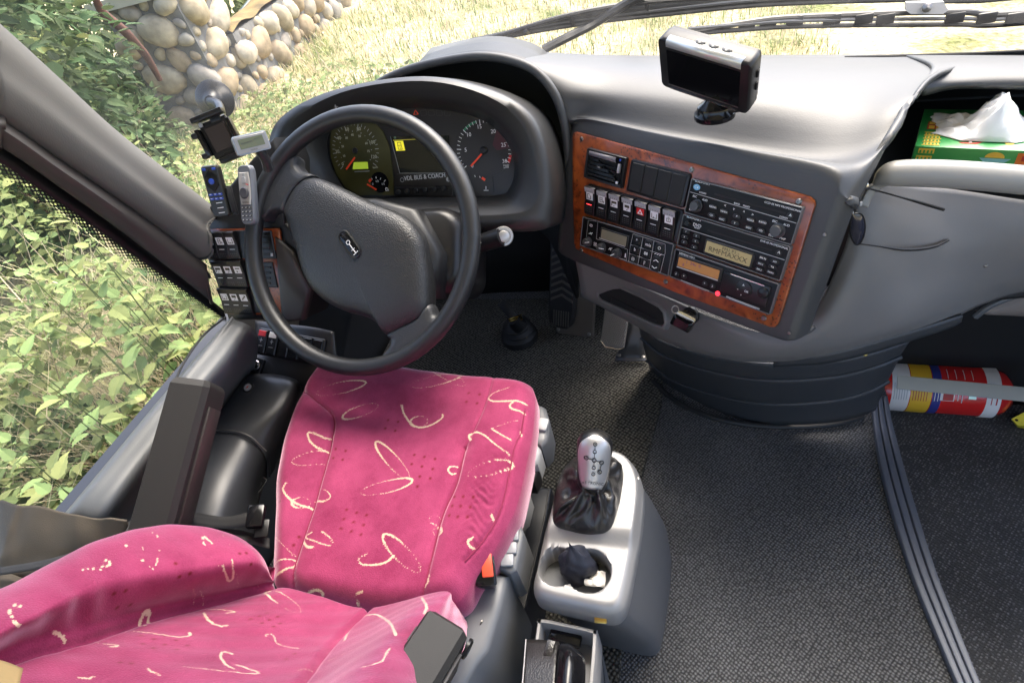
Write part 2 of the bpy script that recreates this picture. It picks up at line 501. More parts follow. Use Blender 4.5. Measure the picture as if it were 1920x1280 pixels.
FONT = {}
def text(s, size, x, y, z, align='CENTER', rot=0.0, wide=1.0, thick=0.00015):
    cu = bpy.data.curves.new('t', 'FONT')
    cu.body = s; cu.size = size; cu.align_x = align; cu.align_y = 'CENTER'; cu.extrude = thick; cu.resolution_u = 2
    o = bpy.data.objects.new('t', cu); C.objects.link(o)
    bpy.context.view_layer.update()
    me = bpy.data.meshes.new_from_object(o.evaluated_get(bpy.context.evaluated_depsgraph_get()))
    v = [(q.co.x * wide, q.co.y, q.co.z) for q in me.vertices]; f = [tuple(p.vertices) for p in me.polygons]
    bpy.data.objects.remove(o); bpy.data.curves.remove(cu); bpy.data.meshes.remove(me)
    return move((v, f), (x, y, z), 1, rot)

def bar2(a, b, w, z, t=.0003):
    """thin printed line from a to b in the local plane"""
    d = Vector((b[0] - a[0], b[1] - a[1])); n = Vector((-d.y, d.x)).normalized() * w / 2
    return slab([(a[0] - n.x, a[1] - n.y), (b[0] - n.x, b[1] - n.y), (b[0] + n.x, b[1] + n.y), (a[0] + n.x, a[1] + n.y)], z, z + t)
def ring2(o, w, z, t=.0003):
    """printed outline"""
    o = ccw(o); q = inset(o, w); k = len(o)
    v = [(x, y, z + t) for x, y in o] + [(x, y, z + t) for x, y in q]
    return v, [(i, (i + 1) % k, k + (i + 1) % k, k + i) for i in range(k)]


# ------------------------------------------------------------------ the setting
def structure(name, vf, m, smooth=False, solid=None):
    o = part(name, vf, m, None, smooth=smooth, solid=solid)
    o['kind'] = 'structure'
    return o

def ground_h(x, y):
    """bank that rises to the left of the bus and a gentle slope ahead"""
    sg = lambda t: 1 / (1 + math.exp(-max(-40, min(40, t))))
    a = sg((-x - 1.75) * 4.0)
    far = sg((y - 2.4) * 3.0)                       # the bank flattens towards the gate pillar
    h = -1.0 + a * (.62 + .10 * min(6, max(0, -x - 1.8)) * (1 - .8 * far))
    b = sg((y - 2.6) * 1.6) * sg((-x - .2) * 1.1)
    return h + b * .38 * (1 - .8 * a) + .03 * math.sin(2.1 * x + .7) * math.sin(1.7 * y)

def ground_sheet():
    xs = sorted(set([-600, -120, -40, -20] + [round(-12 + .22 * i, 3) for i in range(82)] + [8, 12, 20, 50, 150, 600]))
    ys = sorted(set([-600, -100, -20, -6] + [round(-3 + .22 * i, 3) for i in range(90)] + [18, 22, 30, 60, 150, 600]))
    v = [(x, y, ground_h(x, y) + (rng.uniform(-.02, .02) if abs(x) < 15 else 0)) for y in ys for x in xs]
    k = len(xs)
    return v, [(j * k + i, j * k + i + 1, (j + 1) * k + i + 1, (j + 1) * k + i) for j in range(len(ys) - 1) for i in range(k - 1)]

def ground_mat():
    m = bpy.data.materials.new('dry_grass_ground'); m.use_nodes = True
    n, l = m.node_tree.nodes, m.node_tree.links
    b = n['Principled BSDF']; tc = n.new('ShaderNodeTexCoord')
    t = n.new('ShaderNodeTexNoise'); t.inputs['Scale'].default_value = 1.3; t.inputs['Detail'].default_value = 8
    t2 = n.new('ShaderNodeTexNoise'); t2.inputs['Scale'].default_value = 22; t2.inputs['Detail'].default_value = 8
    r = n.new('ShaderNodeValToRGB'); e = r.color_ramp.elements
    e[0].position = .32; e[0].color = (.17, .19, .07, 1); e[1].position = .68; e[1].color = (.60, .52, .37, 1)
    k = e.new(.5); k.color = (.50, .44, .28, 1)
    r2 = n.new('ShaderNodeValToRGB'); r2.color_ramp.elements[0].color = (.45, .45, .4, 1); r2.color_ramp.elements[1].color = (1.35, 1.3, 1.2, 1)
    r2.color_ramp.elements[0].position = .3; r2.color_ramp.elements[1].position = .7
    mx = n.new('ShaderNodeMixRGB'); mx.blend_type = 'MULTIPLY'; mx.inputs[0].default_value = 1
    for q in (t, t2): l.new(tc.outputs['Object'], q.inputs['Vector'])
    l.new(t.outputs['Fac'], r.inputs[0]); l.new(t2.outputs['Fac'], r2.inputs[0]); l.new(r.outputs[0], mx.inputs[1]); l.new(r2.outputs[0], mx.inputs[2]); l.new(mx.outputs[0], b.inputs['Base Color'])
    bp = n.new('ShaderNodeBump'); bp.inputs['Distance'].default_value = .05; bp.inputs['Strength'].default_value = .8
    l.new(t2.outputs['Fac'], bp.inputs['Height']); l.new(bp.outputs[0], b.inputs['Normal'])
    b.inputs['Roughness'].default_value = 1; b.inputs['Specular IOR Level'].default_value = .1
    return m
structure('ground', ground_sheet(), ground_mat(), smooth=True)

# cabin floor, lower entrance floor, roof and outer walls of the coach
structure('cabin_floor', slab([(-1.04, -2.4), (.62, -2.4)] + [(0.4798,0.2823,0)[:2], (0.4767,0.455,0)[:2], (0.4679,0.5444,0)[:2], (0.4597,0.646,0)[:2], (0.4564,0.763,0)[:2], (0.4557,0.8982,0)[:2], (0.4577,1.0222,0)[:2], (0.4634,1.0994,0)[:2], (.46, 1.55), (-1.04, 1.55)], -.14, 0), CARP)
structure('entrance_floor', slab([(.30, -2.4), (1.50, -2.4), (1.50, 1.6), (.30, 1.6)], -.30, -.145), carpet('entrance_carpet', (.075, .075, .076), (.34, .34, .34), .0068, .6))
structure('cabin_bulkhead', box(2.55, .04, 1.30, (.23, 1.62, -.37)), CAVE)
structure('cabin_ceiling', box(2.62, 3.60, .05, (.23, -.78, 2.02)), mat('ceiling_cloth', (.55, .54, .52), .9))
structure('side_wall_outer', box(.03, 4.0, 1.38, (-1.075, -.40, -.155)), mat('coach_lower_panel', (.05, .05, .052), .5))
structure('entrance_wall', box(.03, 4.0, 1.42, (1.535, -.40, -.14)), TRIM)
mt = part('driver_floor_mat', slab([(-1.02, -.6), (-.155, -.6), (-.125, .80), (-.088, 1.03), (-.088, 1.5), (-1.02, 1.5)], .002, .009, .003), CARPD)
tag(mt, 'brownish ribbed carpet mat under the pedals and driver seat', 'floor mat')

# ribbed rubber nosing along the step edge
ln = [(0.4234,1.0798,0.006), (0.4124,0.998,0.006), (0.4044,0.8749,0.006), (0.4055,0.7412,0.006), (0.4121,0.6257,0.006), (0.4248,0.5257,0.006), (0.4377,0.4379,0.006), (0.4543,0.3316,0.006)]
rn = [(0.4612,1.0942,0.006), (0.4555,1.0173,0.006), (0.4536,0.8939,0.006), (0.4542,0.7594,0.006), (0.4575,0.6429,0.006), (0.4656,0.5418,0.006), (0.4744,0.4529,0.006), (0.4878,0.349,0.006)]
A_, B_ = cr(ln, 5), cr(rn, 5)
rings = []
for a, b in zip(A_, B_):
    a, b = Vector(a), Vector(b)
    r = [a + Vector((0, 0, -.004))]
    for k in range(3):
        for q, h in ((0.02, .002), (.14, .0085), (.5, .0105), (.86, .0085), (.98, .002)):
            r.append(a.lerp(b, (k + q) / 3) + Vector((0, 0, h)))
    r += [b + Vector((.004, 0, -.01)), b + Vector((.004, 0, -.135))]
    rings.append([tuple(p) for p in r])
ns = part('step_nosing', loft(rings, False, False, False), NOSING, solid=.003, sharp=50)
tag(ns, 'blue grey ribbed rubber nosing strip along the aisle step edge', 'step nosing')

# windscreen pillar, left of the windscreen: padded post, rubber channel, window frame bar
pl_ = thing('windscreen_pillar', 'padded grey windscreen pillar slanting across the upper left corner', 'pillar', (-0.95,0.8096,0.7785))
up = [(-1,0.6984,1.2927), (-1,0.7382,1.1926), (-0.99,0.7597,1.1051), (-0.98,0.7859,1.001), (-0.965,0.8197,0.8996), (-0.95,0.8488,0.8118), (-0.95,0.8522,0.7996)]
mid = [(-0.97,0.6345,1.247), (-0.97,0.6758,1.1527), (-0.96,0.702,1.0736), (-0.95,0.7309,0.9766), (-0.94,0.761,0.886), (-0.93,0.7921,0.8014), (-0.93,0.7932,0.7931)]
lo = [(-0.985,0.586,1.1863), (-0.985,0.6362,1.0988), (-0.975,0.667,1.0227), (-0.965,0.7007,0.9285), (-0.955,0.7351,0.8401), (-0.945,0.7638,0.7527), (-0.945,0.7651,0.7465)]
def to_roof(l, zt=2.0):
    a, b = Vector(l[0]), Vector(l[1]); d = (a - b).normalized()
    return [tuple(a + d * ((zt - a.z) / d.z))] + list(l)
up, mid, lo = to_roof(up), to_roof(mid), to_roof(lo)
q1 = [tuple(Vector(a).lerp(Vector(b), .5) + Vector((.012, 0, 0))) for a, b in zip(up, mid)]
q2 = [tuple(Vector(a).lerp(Vector(b), .5) + Vector((.010, 0, 0))) for a, b in zip(mid, lo)]
bk = [tuple(Vector(a) + Vector((-.05, .03, 0))) for a in up]
bk2 = [tuple(Vector(a) + Vector((-.05, -.01, 0))) for a in lo]
part('padded_post', flip(patch([bk, up, q1, mid, q2, lo, bk2], 4, 6)), PILL, pl_, world=True, solid=.006)
c1 = [tuple(Vector(a) + Vector((-.03, 0, 0))) for a in lo]
c2 = [(-1.01,0.5859,1.1688), (-1.01,0.6394,1.0813), (-1.005,0.6699,0.997), (-0.995,0.7026,0.8974), (-0.985,0.7331,0.8007), (-0.975,0.7562,0.7013), (-0.97,0.7542,0.6943)]
part('rubber_channel', flip(patch([c1, to_roof(c2)], 3, 5)), RUBBER, pl_, world=True, solid=.006)
d1 = [(-0.99,0.5816,1.1783), (-0.99,0.6339,1.0923), (-0.985,0.6655,1.0116), (-0.975,0.7002,0.9169), (-0.965,0.7315,0.8239), (-0.955,0.7556,0.7379), (-0.955,0.7589,0.7261)]
d2 = [(-0.975,0.5632,1.1695), (-0.975,0.6146,1.0847), (-0.97,0.6442,1.0038), (-0.96,0.6766,0.9089), (-0.955,0.7094,0.8132), (-0.945,0.7335,0.7248), (-0.945,0.7367,0.7128)]
d3 = [(-0.995,0.5551,1.1472), (-0.995,0.6079,1.061), (-0.99,0.6371,0.9772), (-0.98,0.6672,0.877), (-0.97,0.6923,0.7766), (-0.96,0.7178,0.6681), (-0.96,0.7208,0.6554)]
part('frame_bar', flip(patch([to_roof(d1), to_roof(d2), to_roof(d3)], 4, 5)), BROWNP, pl_, world=True, solid=.006)

# driver's side window: pane with a black edge band that breaks up into dots
sw = thing('side_window', 'driver side window pane with black dotted edge band', 'window', (-1.02,0.2929,0.5646))
fa = [(-1.015,0.5619,1.1716), (-1.015,0.624,1.0611), (-1.015,0.6639,0.969), (-1.015,0.7024,0.8452), (-1.015,0.7408,0.7173), (-1.015,0.774,0.59)]
fb = [(-1.015,0.557,1.1665), (-1.015,0.6043,1.0406), (-1.015,0.6391,0.9431), (-1.015,0.6796,0.8214), (-1.015,0.7218,0.6974), (-1.015,0.7648,0.5692)]
fc = [(-1.015,0.5424,1.1513), (-1.015,0.5812,1.0166), (-1.015,0.6149,0.9179), (-1.015,0.6568,0.7976), (-1.015,0.7043,0.679), (-1.015,0.7542,0.5625)]
part('edge_band', patch([fa, fb], 2, 4), BLKS, sw, world=True, solid=.002)
g = patch([fb, fc], 4, 6)
fd = part('dotted_band', g, FRIT, sw, world=True)
uvl = fd.data.uv_layers.new(name='UVMap')
gv = [Vector(p) for p in g[0]]
o0 = Vector(fb[0]); ax = (Vector(fb[-1]) - o0).normalized(); nm = Vector((0, -ax.z, ax.y))
for p in fd.data.polygons:
    for li in p.loop_indices:
        i = fd.data.loops[li].vertex_index
        row, colu = divmod(i, 31)
        q = gv[i] - o0
        uvl.data[li].uv = (q.dot(ax), row / 4 * .042)
pane_o = [(-1.018, y, z) for y, z in ((-1.2, .53), (-1.2, 1.9), (.50, 1.9), (.70, .95), (.80, .62))]
part('pane', (pane_o + [(-1.022, p[1], p[2]) for p in pane_o], [(0, 1, 2, 3, 4), (9, 8, 7, 6, 5)]), SGLASS, sw, world=True, smooth=False)

# windscreen: curved pane from the dashboard edge up to the roof
ws = thing('windscreen', 'large curved windscreen pane above the dashboard', 'windscreen', (.2, 1.30, .78))
base = [(-1.03, .86, .80), (-.85, 1.12, .82), (-.45, 1.30, .83), (.0, 1.38, .80), (.5, 1.40, .77), (1.0, 1.34, .76), (1.5, 1.10, .76)]
rows = []
for k in range(4):
    t = k / 3
    rows.append([(x * (1 - .01 * k), y - .34 * t - .05 * t * t, z + (2.0 - z) * t) for x, y, z in base])
part('pane', patch(rows, 4, 6), GLASS, ws, world=True)


# ------------------------------------------------------------------ dashboard
PAN = ((0.0487,0.8058,0.6902),(0.8258,-0.564,0),(0.2025,0.2965,0.9333),(-0.5264,-0.7707,0.3591))
def pan(u, v, off=0.0):
    O, ex, ey, en = PAN
    return tuple(O[i] + ex[i] * u + ey[i] * v + en[i] * off for i in range(3))
dash = thing('dashboard', 'grey moulded coach dashboard with wrap-round centre console under the windscreen', 'dashboard', (.1, 1.1, 0))

# top cover and console face in one skin: windscreen edge -> roll -> face -> lower edge
top0 = [(-0.4389,1.24,0.9098), (-0.3339,1.255,0.8892), (-0.1923,1.27,0.8582), (-0.0116,1.28,0.829), (0.1688,1.28,0.8053), (0.3165,1.27,0.7894), (0.4159,1.25,0.7834), (0.4876,1.24,0.7769)]
top1 = [(-0.3788,1.14,0.9257), (-0.2916,1.13,0.9064), (-0.1867,1.15,0.8735), (-0.0194,1.13,0.8547), (0.1323,1.11,0.8393), (0.2615,1.09,0.8279), (0.347,1.08,0.8246), (0.4006,1.1,0.8186)]
top2 = [(-0.3111,1.105,0.91), (-0.2513,1.075,0.8742), (-0.1687,1.07,0.8551), (-0.0266,1.03,0.8472), (0.1065,0.99,0.8403), (0.2159,0.95,0.8315), (0.2818,0.94,0.8399), (0.3408,1.02,0.8431)]
top3 = [(-0.264,1.075,0.8718), (-0.2357,1.055,0.8323), (-0.1895,1.05,0.8231), (-0.0475,0.975,0.8098), (0.0813,0.915,0.7977), (0.1864,0.86,0.8013), (0.2522,0.868,0.8185), (0.2979,0.95,0.8433)]
us = [-.385, -.372, -.33, -.20, -.06, .10, .136, .150]
vt = [.118, .128, .136, .138, .140, .142, .120, .10]
vb = [-.118, -.125, -.130, -.127, -.122, -.117, -.112, -.10]
f1 = [pan(u, v, o) for u, v, o in zip(us, vt, (-.03, -.006, -.003, -.003, -.003, -.003, -.006, -.03))]
f2 = [pan(u, .1, o) for u, o in zip(us, (-.028, -.002, 0, 0, 0, 0, -.003, -.026))]
f3 = [pan(u, 0, o) for u, o in zip(us, (-.028, -.002, 0, 0, 0, 0, -.003, -.026))]
f4 = [pan(u, b + .012, o) for u, b, o in zip(us, vb, (-.028, -.003, 0, 0, 0, 0, -.003, -.026))]
f5 = [pan(u, b, o) for u, b, o in zip(us, vb, (-.03, -.012, -.009, -.009, -.009, -.009, -.012, -.03))]
f6 = [pan(u, b + .002, o) for u, b, o in zip(us, vb, (-.05, -.045, -.045, -.045, -.045, -.045, -.045, -.05))]
top3b = [tuple(np.array(a) * .35 + np.array(b) * .65 + np.array((0, -.004, .006))) for a, b in zip(top3, f1)]
top3b[0] = (-0.244,1.055,0.825); top3b[1] = (-0.2329,1.05,0.8177)
part('top_cover', patch([top0, top1, top2, top3, top3b, f1, f2, f3, f4, f5, f6], 6, 8), DASH, dash, world=True, solid=.006, sharp=80)
for q, (u, v) in enumerate(((0.1335,0.0582), (0.1308,-0.0994))):
    part('screw', xform(lathe([(.0028, 0), (.0028, .0012), (.0018, .002)], 10), axes(pan(u, v, .001), *PAN[1:])), SCREW, dash, world=True)

# lip over the shelf on the right
l0 = [(0.3583,1.26,0.7879), (0.4312,1.245,0.7829), (0.51,1.235,0.7754), (0.6,1.225,0.7664), (0.698,1.2,0.7613)]
l1 = [(0.3586,1.1,0.8259), (0.4031,1.11,0.8189), (0.4624,1.11,0.811), (0.5438,1.1,0.8027), (0.6344,1.08,0.796)]
l2 = [(0.3361,1.035,0.8278), (0.3797,1.05,0.8222), (0.4431,1.05,0.8164), (0.5209,1.04,0.8085), (0.6075,1.02,0.8017)]
l3 = [(0.3332,1.025,0.8089), (0.3753,1.035,0.8114), (0.443,1.035,0.8021), (0.5208,1.025,0.7939), (0.6046,1,0.7888)]
l4 = [(0.3537,1.07,0.7867), (0.3963,1.08,0.7878), (0.463,1.08,0.7796), (0.5443,1.07,0.7717), (0.6355,1.05,0.7636)]
def across(l, x=1.45, sy=-.10, sz=-.02):
    p = l[-1]; d = x - p[0]
    return list(l) + [(p[0] + d * .5, p[1] + d * sy * .5, p[2] + d * sz * .5), (x, p[1] + d * sy, p[2] + d * sz)]
part('shelf_lip', patch([across(l) for l in (l0, l1, l2, l3, l4)], 6, 6), DASH, dash, world=True, solid=.006, sharp=80)

# open shelf behind the lip: dark liner with floor, back and left cheek
sh = [(0.2771,0.97,0.7136), (0.484,0.97,0.6933), (0.6018,0.96,0.6813)]
shelf = []
sf = [[(.24, .93, .685), (.62, .90, .66), (1.45, .82, .64)], [(.24, 1.26, .685), (.62, 1.26, .66), (1.45, 1.18, .64)], [(.24, 1.29, .70), (.62, 1.29, .68), (1.45, 1.2, .66)], [(.26, 1.24, .80), (.62, 1.20, .78), (1.45, 1.12, .76)]]
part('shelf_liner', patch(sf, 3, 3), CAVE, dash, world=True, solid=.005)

# lower fascia: from under the console round to the passenger side
fa_ = [[(-0.2518,1,0.5454), (-0.1582,0.97,0.5047), (-0.0567,0.9,0.5028), (0.0421,0.84,0.4997), (0.1299,0.8,0.504), (0.187,0.8,0.5539), (0.22,0.83,0.6582), (0.2401,0.86,0.75), (0.3489,0.9,0.7165), (0.4642,0.9,0.6867), (0.5481,0.88,0.6777)],
       [(-0.2522,1,0.5254), (-0.1597,0.97,0.4874), (-0.0571,0.9,0.4861), (0.0423,0.83,0.4886), (0.1301,0.79,0.494), (0.1974,0.785,0.5517), (0.2422,0.81,0.639), (0.2719,0.845,0.6972), (0.3699,0.88,0.6684), (0.4709,0.88,0.646), (0.5539,0.86,0.6426)],
       [(-0.2517,1,0.4841), (-0.1573,0.97,0.4455), (-0.0581,0.9,0.4456), (0.0435,0.83,0.4538), (0.131,0.785,0.479), (0.2073,0.775,0.5283), (0.2715,0.8,0.5817), (0.3316,0.84,0.613), (0.4017,0.865,0.6124), (0.4824,0.87,0.6002), (0.5637,0.85,0.6067)],
       [(-0.2532,1.005,0.44), (-0.1612,0.975,0.4021), (-0.0601,0.91,0.3873), (0.0451,0.84,0.4119), (0.1345,0.795,0.4484), (0.2227,0.785,0.4874), (0.306,0.8,0.5213), (0.3735,0.835,0.5392), (0.4339,0.865,0.547), (0.4977,0.875,0.5571), (0.5787,0.86,0.5767)],
       [(-0.2578,1.02,0.4116), (-0.1651,0.99,0.3709), (-0.0618,0.93,0.3518), (0.0469,0.865,0.3727), (0.1399,0.82,0.4099), (0.2326,0.81,0.444), (0.3375,0.83,0.4736), (0.4129,0.86,0.4812), (0.4647,0.89,0.4885), (0.5213,0.9,0.5074), (0.5994,0.88,0.5417)]]
part('lower_fascia', patch([across(l) for l in fa_], 6, 6), FASC, dash, world=True, solid=.006, sharp=80)
for p in ((0.4354,0.868,0.5901),):
    part('screw', xform(lathe([(.003, 0), (.003, .002), (.0015, .0028)], 10), aim(p, (-.2, -.9, .3))), SCREW, dash, world=True)

# trim flange below the fascia on the right
fl1 = [(0.1387,0.815,0.4194), (0.2307,0.805,0.4517), (0.3352,0.825,0.4796), (0.4081,0.85,0.4902), (0.4302,0.86,0.4909)]
fl2 = [(0.1411,0.82,0.3967), (0.2358,0.81,0.4219), (0.3422,0.83,0.4517), (0.4156,0.855,0.4658), (0.4344,0.865,0.4717)]
part('flange', patch([fl1, fl2], 3, 6), SKIRT, dash, world=True, solid=.006)

# black skirt down to the floor, with two ribs
def rowY(pts, y): return pts
sk = [[(-0.1409,1.085,0.2673), (-0.081,1.03,0.2576), (0.0289,0.955,0.2849), (0.1441,0.9,0.3186), (0.2587,0.89,0.3422), (0.3317,0.9,0.3581), (0.3961,0.93,0.3618)],
      [(-0.1384,1.1,0.212), (-0.0765,1.04,0.2067), (0.036,0.965,0.2321), (0.1491,0.91,0.268), (0.2672,0.9,0.294), (0.3399,0.91,0.3147), (0.3936,0.94,0.3161)],
      [(-0.1378,1.11,0.1869), (-0.0752,1.052,0.1791), (0.038,0.975,0.2067), (0.1522,0.922,0.241), (0.2727,0.912,0.268), (0.3441,0.92,0.2916), (0.3967,0.95,0.2936)],
      [(-0.1322,1.14,0.0873), (-0.0667,1.08,0.076), (0.0484,1,0.109), (0.1674,0.945,0.149), (0.289,0.935,0.18), (0.3587,0.945,0.2047), (0.3998,0.97,0.2134)],
      [(-0.1318,1.155,0.0544), (-0.0623,1.095,0.0424), (0.0521,1.015,0.0752), (0.1726,0.96,0.1158), (0.2958,0.95,0.1479), (0.365,0.96,0.1736), (0.4034,0.985,0.1795)],
      [(-0.1227,1.18,-0.05), (-0.0472,1.115,-0.067), (0.0639,1.035,-0.0318), (0.1861,0.985,0.0108), (0.3118,0.98,0.0368), (0.3801,0.99,0.0587), (0.4107,1.01,0.0565)]]
part('lower_skirt', patch(sk, 5, 8), SKIRT, dash, world=True, solid=.006, sharp=70)
for a_, b_ in ((1, 2), (3, 4)):
    part('skirt_rib', tube([tuple((Vector(p) + Vector(q)) / 2 + Vector((0, -.002, 0))) for p, q in zip(sk[a_], sk[b_])], .0055, 8, 6), SKIRT, dash, world=True)
part('kick_strip', tube(cr([(-0.1169,1.1218,0.01), (-0.0443,1.0446,0.01), (0.0617,0.9944,0.01), (0.1859,0.9805,0.01), (0.3177,0.9948,0.01), (0.3946,1.025,0.01)], 5), .007, 8), RUBBER, dash, world=True)
for p in ((0.3107,0.885,0.3698), (0.1784,0.885,0.3465)):
    part('clip', xform(lathe([(.004, -.002), (.004, .003), (.002, .005)], 8), aim(p, (0, -.8, .5))), BRASS, dash, world=True)

# storage slot and ignition lock in the fascia (left, under the console)
SL = ((-0.1258,0.945,0.4571),(0.8142,-0.5792,-0.0403),(0.2392,0.2713,0.9323),(-0.5291,-0.7687,0.3594))
o_slot = ccw([(-0.1021,0.0054), (-0.0492,0.0184), (0.0159,0.021), (0.0647,0.0191), (0.0772,0.0126), (0.087,-0.0077), (0.0834,-0.0183), (0.0657,-0.0231), (-0.0077,-0.0268), (-0.0837,-0.032), (-0.0947,-0.0261)])
part('slot_shade', xform(slab(inset(o_slot, .002), -.004, .0045, .001), axes(*SL)), CAVE, dash, world=True)  # raised black slab, its colour stands for the shade inside the slot
part('slot_rim', xform(loft([[(x, y, -.004) for x, y in inset(o_slot, -.009)], [(x, y, .007) for x, y in inset(o_slot, -.005)], [(x, y, .0095) for x, y in inset(o_slot, -.001)], [(x, y, .008) for x, y in inset(o_slot, .002)], [(x, y, .003) for x, y in inset(o_slot, .003)]], False, False), axes(*SL)), FASC, dash, world=True)
part('slot_ledge', xform(slab([(-0.0569,-0.0122), (0.0673,-0.0096), (0.0644,-0.0186), (-0.0568,-0.0254)], .0045, .0065, .0008), axes(*SL)), BLKP, dash, world=True)
part('ignition_lock', xform(lathe([(.017, 0), (.017, .006), (.012, .009), (.011, .0035), (.0001, .0035)], 24, True, False), aim((-0.0086,0.862,0.4938), (-.53, -.77, .30))), BLKS, dash, world=True)

# hood arch over the instruments, backed by a black sheet for the shade inside
hp = [(-0.6669,1.12,0.902), (-0.6205,1.13,0.9166), (-0.5564,1.135,0.9278), (-0.4754,1.13,0.9342), (-0.4042,1.12,0.9349), (-0.3445,1.11,0.9234), (-0.2914,1.09,0.903), (-0.2554,1.065,0.8628), (-0.2429,1.05,0.8062), (-0.2453,1.04,0.7341), (-0.252,1.02,0.6496), (-0.2501,0.99,0.5637)]
part('hood_rim', tube(hp, .0085, 12, 5), DASH, dash, world=True)
part('shade_sheet', patch([[(-0.8053,1.22,0.8548), (-0.4459,1.24,0.9064), (-0.245,1.2,0.8072), (-0.2807,1.15,0.4345)], [(-1.12,1.24,0.5212), (-0.7223,1.3,0.5274), (-0.4286,1.3,0.4393), (-0.3406,1.28,0.1874)]], 4, 4), CAVE, dash, world=True, solid=.01)  # black sheet painted as the shade between binnacle and hood
part('hood_inner', patch([[tuple(Vector(p)) for p in hp[2:]], [tuple(Vector(p) + Vector((-.02, .16, -.01))) for p in hp[2:]]], 3, 4), BLKP, dash, world=True, solid=.004)
hb = [[(-0.871,1.13,0.8605), (-0.7482,1.14,0.8903), (-0.6279,1.145,0.9141), (-0.563,1.15,0.9254), (-0.4811,1.145,0.9319), (-0.4037,1.135,0.9318)],
      [(-0.9142,1.22,0.8337), (-0.7896,1.24,0.8625), (-0.6696,1.25,0.8875), (-0.6017,1.26,0.8984), (-0.521,1.26,0.9056), (-0.4389,1.25,0.9064)]]
part('hood_top', patch(hb, 4, 5), DASH, dash, world=True, solid=.004)

# left end of the dashboard: dark pod that carries the light switches
SID = ((-0.8887,0.7649,0.6945),(1,0,0),(0,0.4226,0.9063),(0,-0.9063,0.4226))
def sid(x, y, off=0.0):
    O, ex, ey, en = SID
    return tuple(O[i] + ex[i] * x + ey[i] * y + en[i] * off for i in range(3))
pod = [(-0.0606,0.132), (0.0189,0.1794), (0.0856,0.2233), (0.1404,0.2533), (0.1499,0.2131), (0.125,0.0967), (0.1879,0.0424), (0.1526,-0.053), (0.1208,-0.0988), (-0.0741,-0.0998), (-0.0794,-0.0267), (-0.0955,0.0865)]
part('left_pod', xform(slab(pod, -.09, -.004, .008, seg=3), axes(*SID)), BLKP, dash, world=True)
part('knee_panel', xform(slab([(0.1066,0.0749), (0.1389,0.0443), (0.1654,-0.0313), (0.1551,-0.053), (0.132,-0.0954), (0.0929,-0.0999), (0.0793,-0.0861)], -.0035, .012, .008, seg=3), axes(*SID)), BROWNP, dash, world=True)

# black firewall round the pedals and dark recess on the passenger side
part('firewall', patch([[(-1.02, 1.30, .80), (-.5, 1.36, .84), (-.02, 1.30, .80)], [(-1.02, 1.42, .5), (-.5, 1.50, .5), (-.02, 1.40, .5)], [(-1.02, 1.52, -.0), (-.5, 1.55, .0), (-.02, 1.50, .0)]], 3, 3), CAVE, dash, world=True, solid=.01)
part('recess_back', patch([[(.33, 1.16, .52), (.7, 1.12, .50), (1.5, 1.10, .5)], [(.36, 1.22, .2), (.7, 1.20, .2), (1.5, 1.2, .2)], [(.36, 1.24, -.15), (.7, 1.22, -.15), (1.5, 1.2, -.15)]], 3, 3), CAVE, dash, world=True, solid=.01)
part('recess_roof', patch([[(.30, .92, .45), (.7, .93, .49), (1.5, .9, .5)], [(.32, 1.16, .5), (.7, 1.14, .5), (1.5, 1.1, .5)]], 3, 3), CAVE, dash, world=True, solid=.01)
g1 = [[(0.5185,1,0.3754), (0.5544,1,0.3981), (0.6102,1,0.4269)], [(0.5378,1,0.3683), (0.5812,1,0.3653), (0.6491,1,0.3596)]]
part('speaker_grille', patch(g1, 2, 3), mat('grille_weave', (.20, .17, .15), .7, grain=1, gscale=160, voro=True), dash, world=True, solid=.006)
part('grille_trim', tube([(0.5125,0.985,0.3763), (0.5294,0.985,0.4059), (0.5641,0.985,0.4314), (0.6128,0.985,0.4503)], .006, 8, 4), TRIM, dash, world=True)

# side trim under the driver's window
st = [[(-0.9206,0.704,0.63), (-0.9235,0.6115,0.63), (-0.9262,0.4851,0.63), (-0.9236,0.3652,0.63), (-0.9223,0.2637,0.63), (-0.951,0.2279,0.61)],
      [(-0.8993,0.6952,0.632), (-0.8889,0.6009,0.634), (-0.8861,0.4802,0.634), (-0.8835,0.3658,0.634), (-0.8793,0.268,0.634), (-0.913,0.2379,0.61)],
      [(-0.8717,0.6943,0.615), (-0.8659,0.6076,0.61), (-0.868,0.4951,0.61), (-0.8667,0.3755,0.61), (-0.8637,0.2727,0.61), (-0.8926,0.2413,0.59)],
      [(-0.9062,0.7166,0.55), (-0.9205,0.6553,0.53), (-0.925,0.545,0.53), (-0.9274,0.4093,0.53), (-0.9253,0.2932,0.53), (-0.9385,0.2627,0.52)],
      [(-0.9743,0.7193,0.46), (-1.0046,0.6861,0.44), (-1.008,0.5647,0.44), (-1.0058,0.4337,0.44), (-0.9983,0.3233,0.44), (-0.9882,0.2718,0.44)]]
st = [[(-1.055, p[1] * 1.06, .53) for p in st[0]]] + st
part('side_trim', flip(patch(st, 6, 5)), SILL, dash, world=True, solid=.008, sharp=80)
part('trim_upright', patch([[(-0.9483,0.95,0.4841), (-0.8919,0.97,0.4575), (-0.8792,0.99,0.3844)], [(-1.0091,0.93,0.3966), (-0.9836,0.96,0.3123), (-1.0035,0.98,0.1819)], [(-1.0689,0.92,0.2432), (-1.0116,0.95,0.1906), (-0.9856,0.97,0.1701)]], 4, 4), TRIMD, dash, world=True, solid=.01)


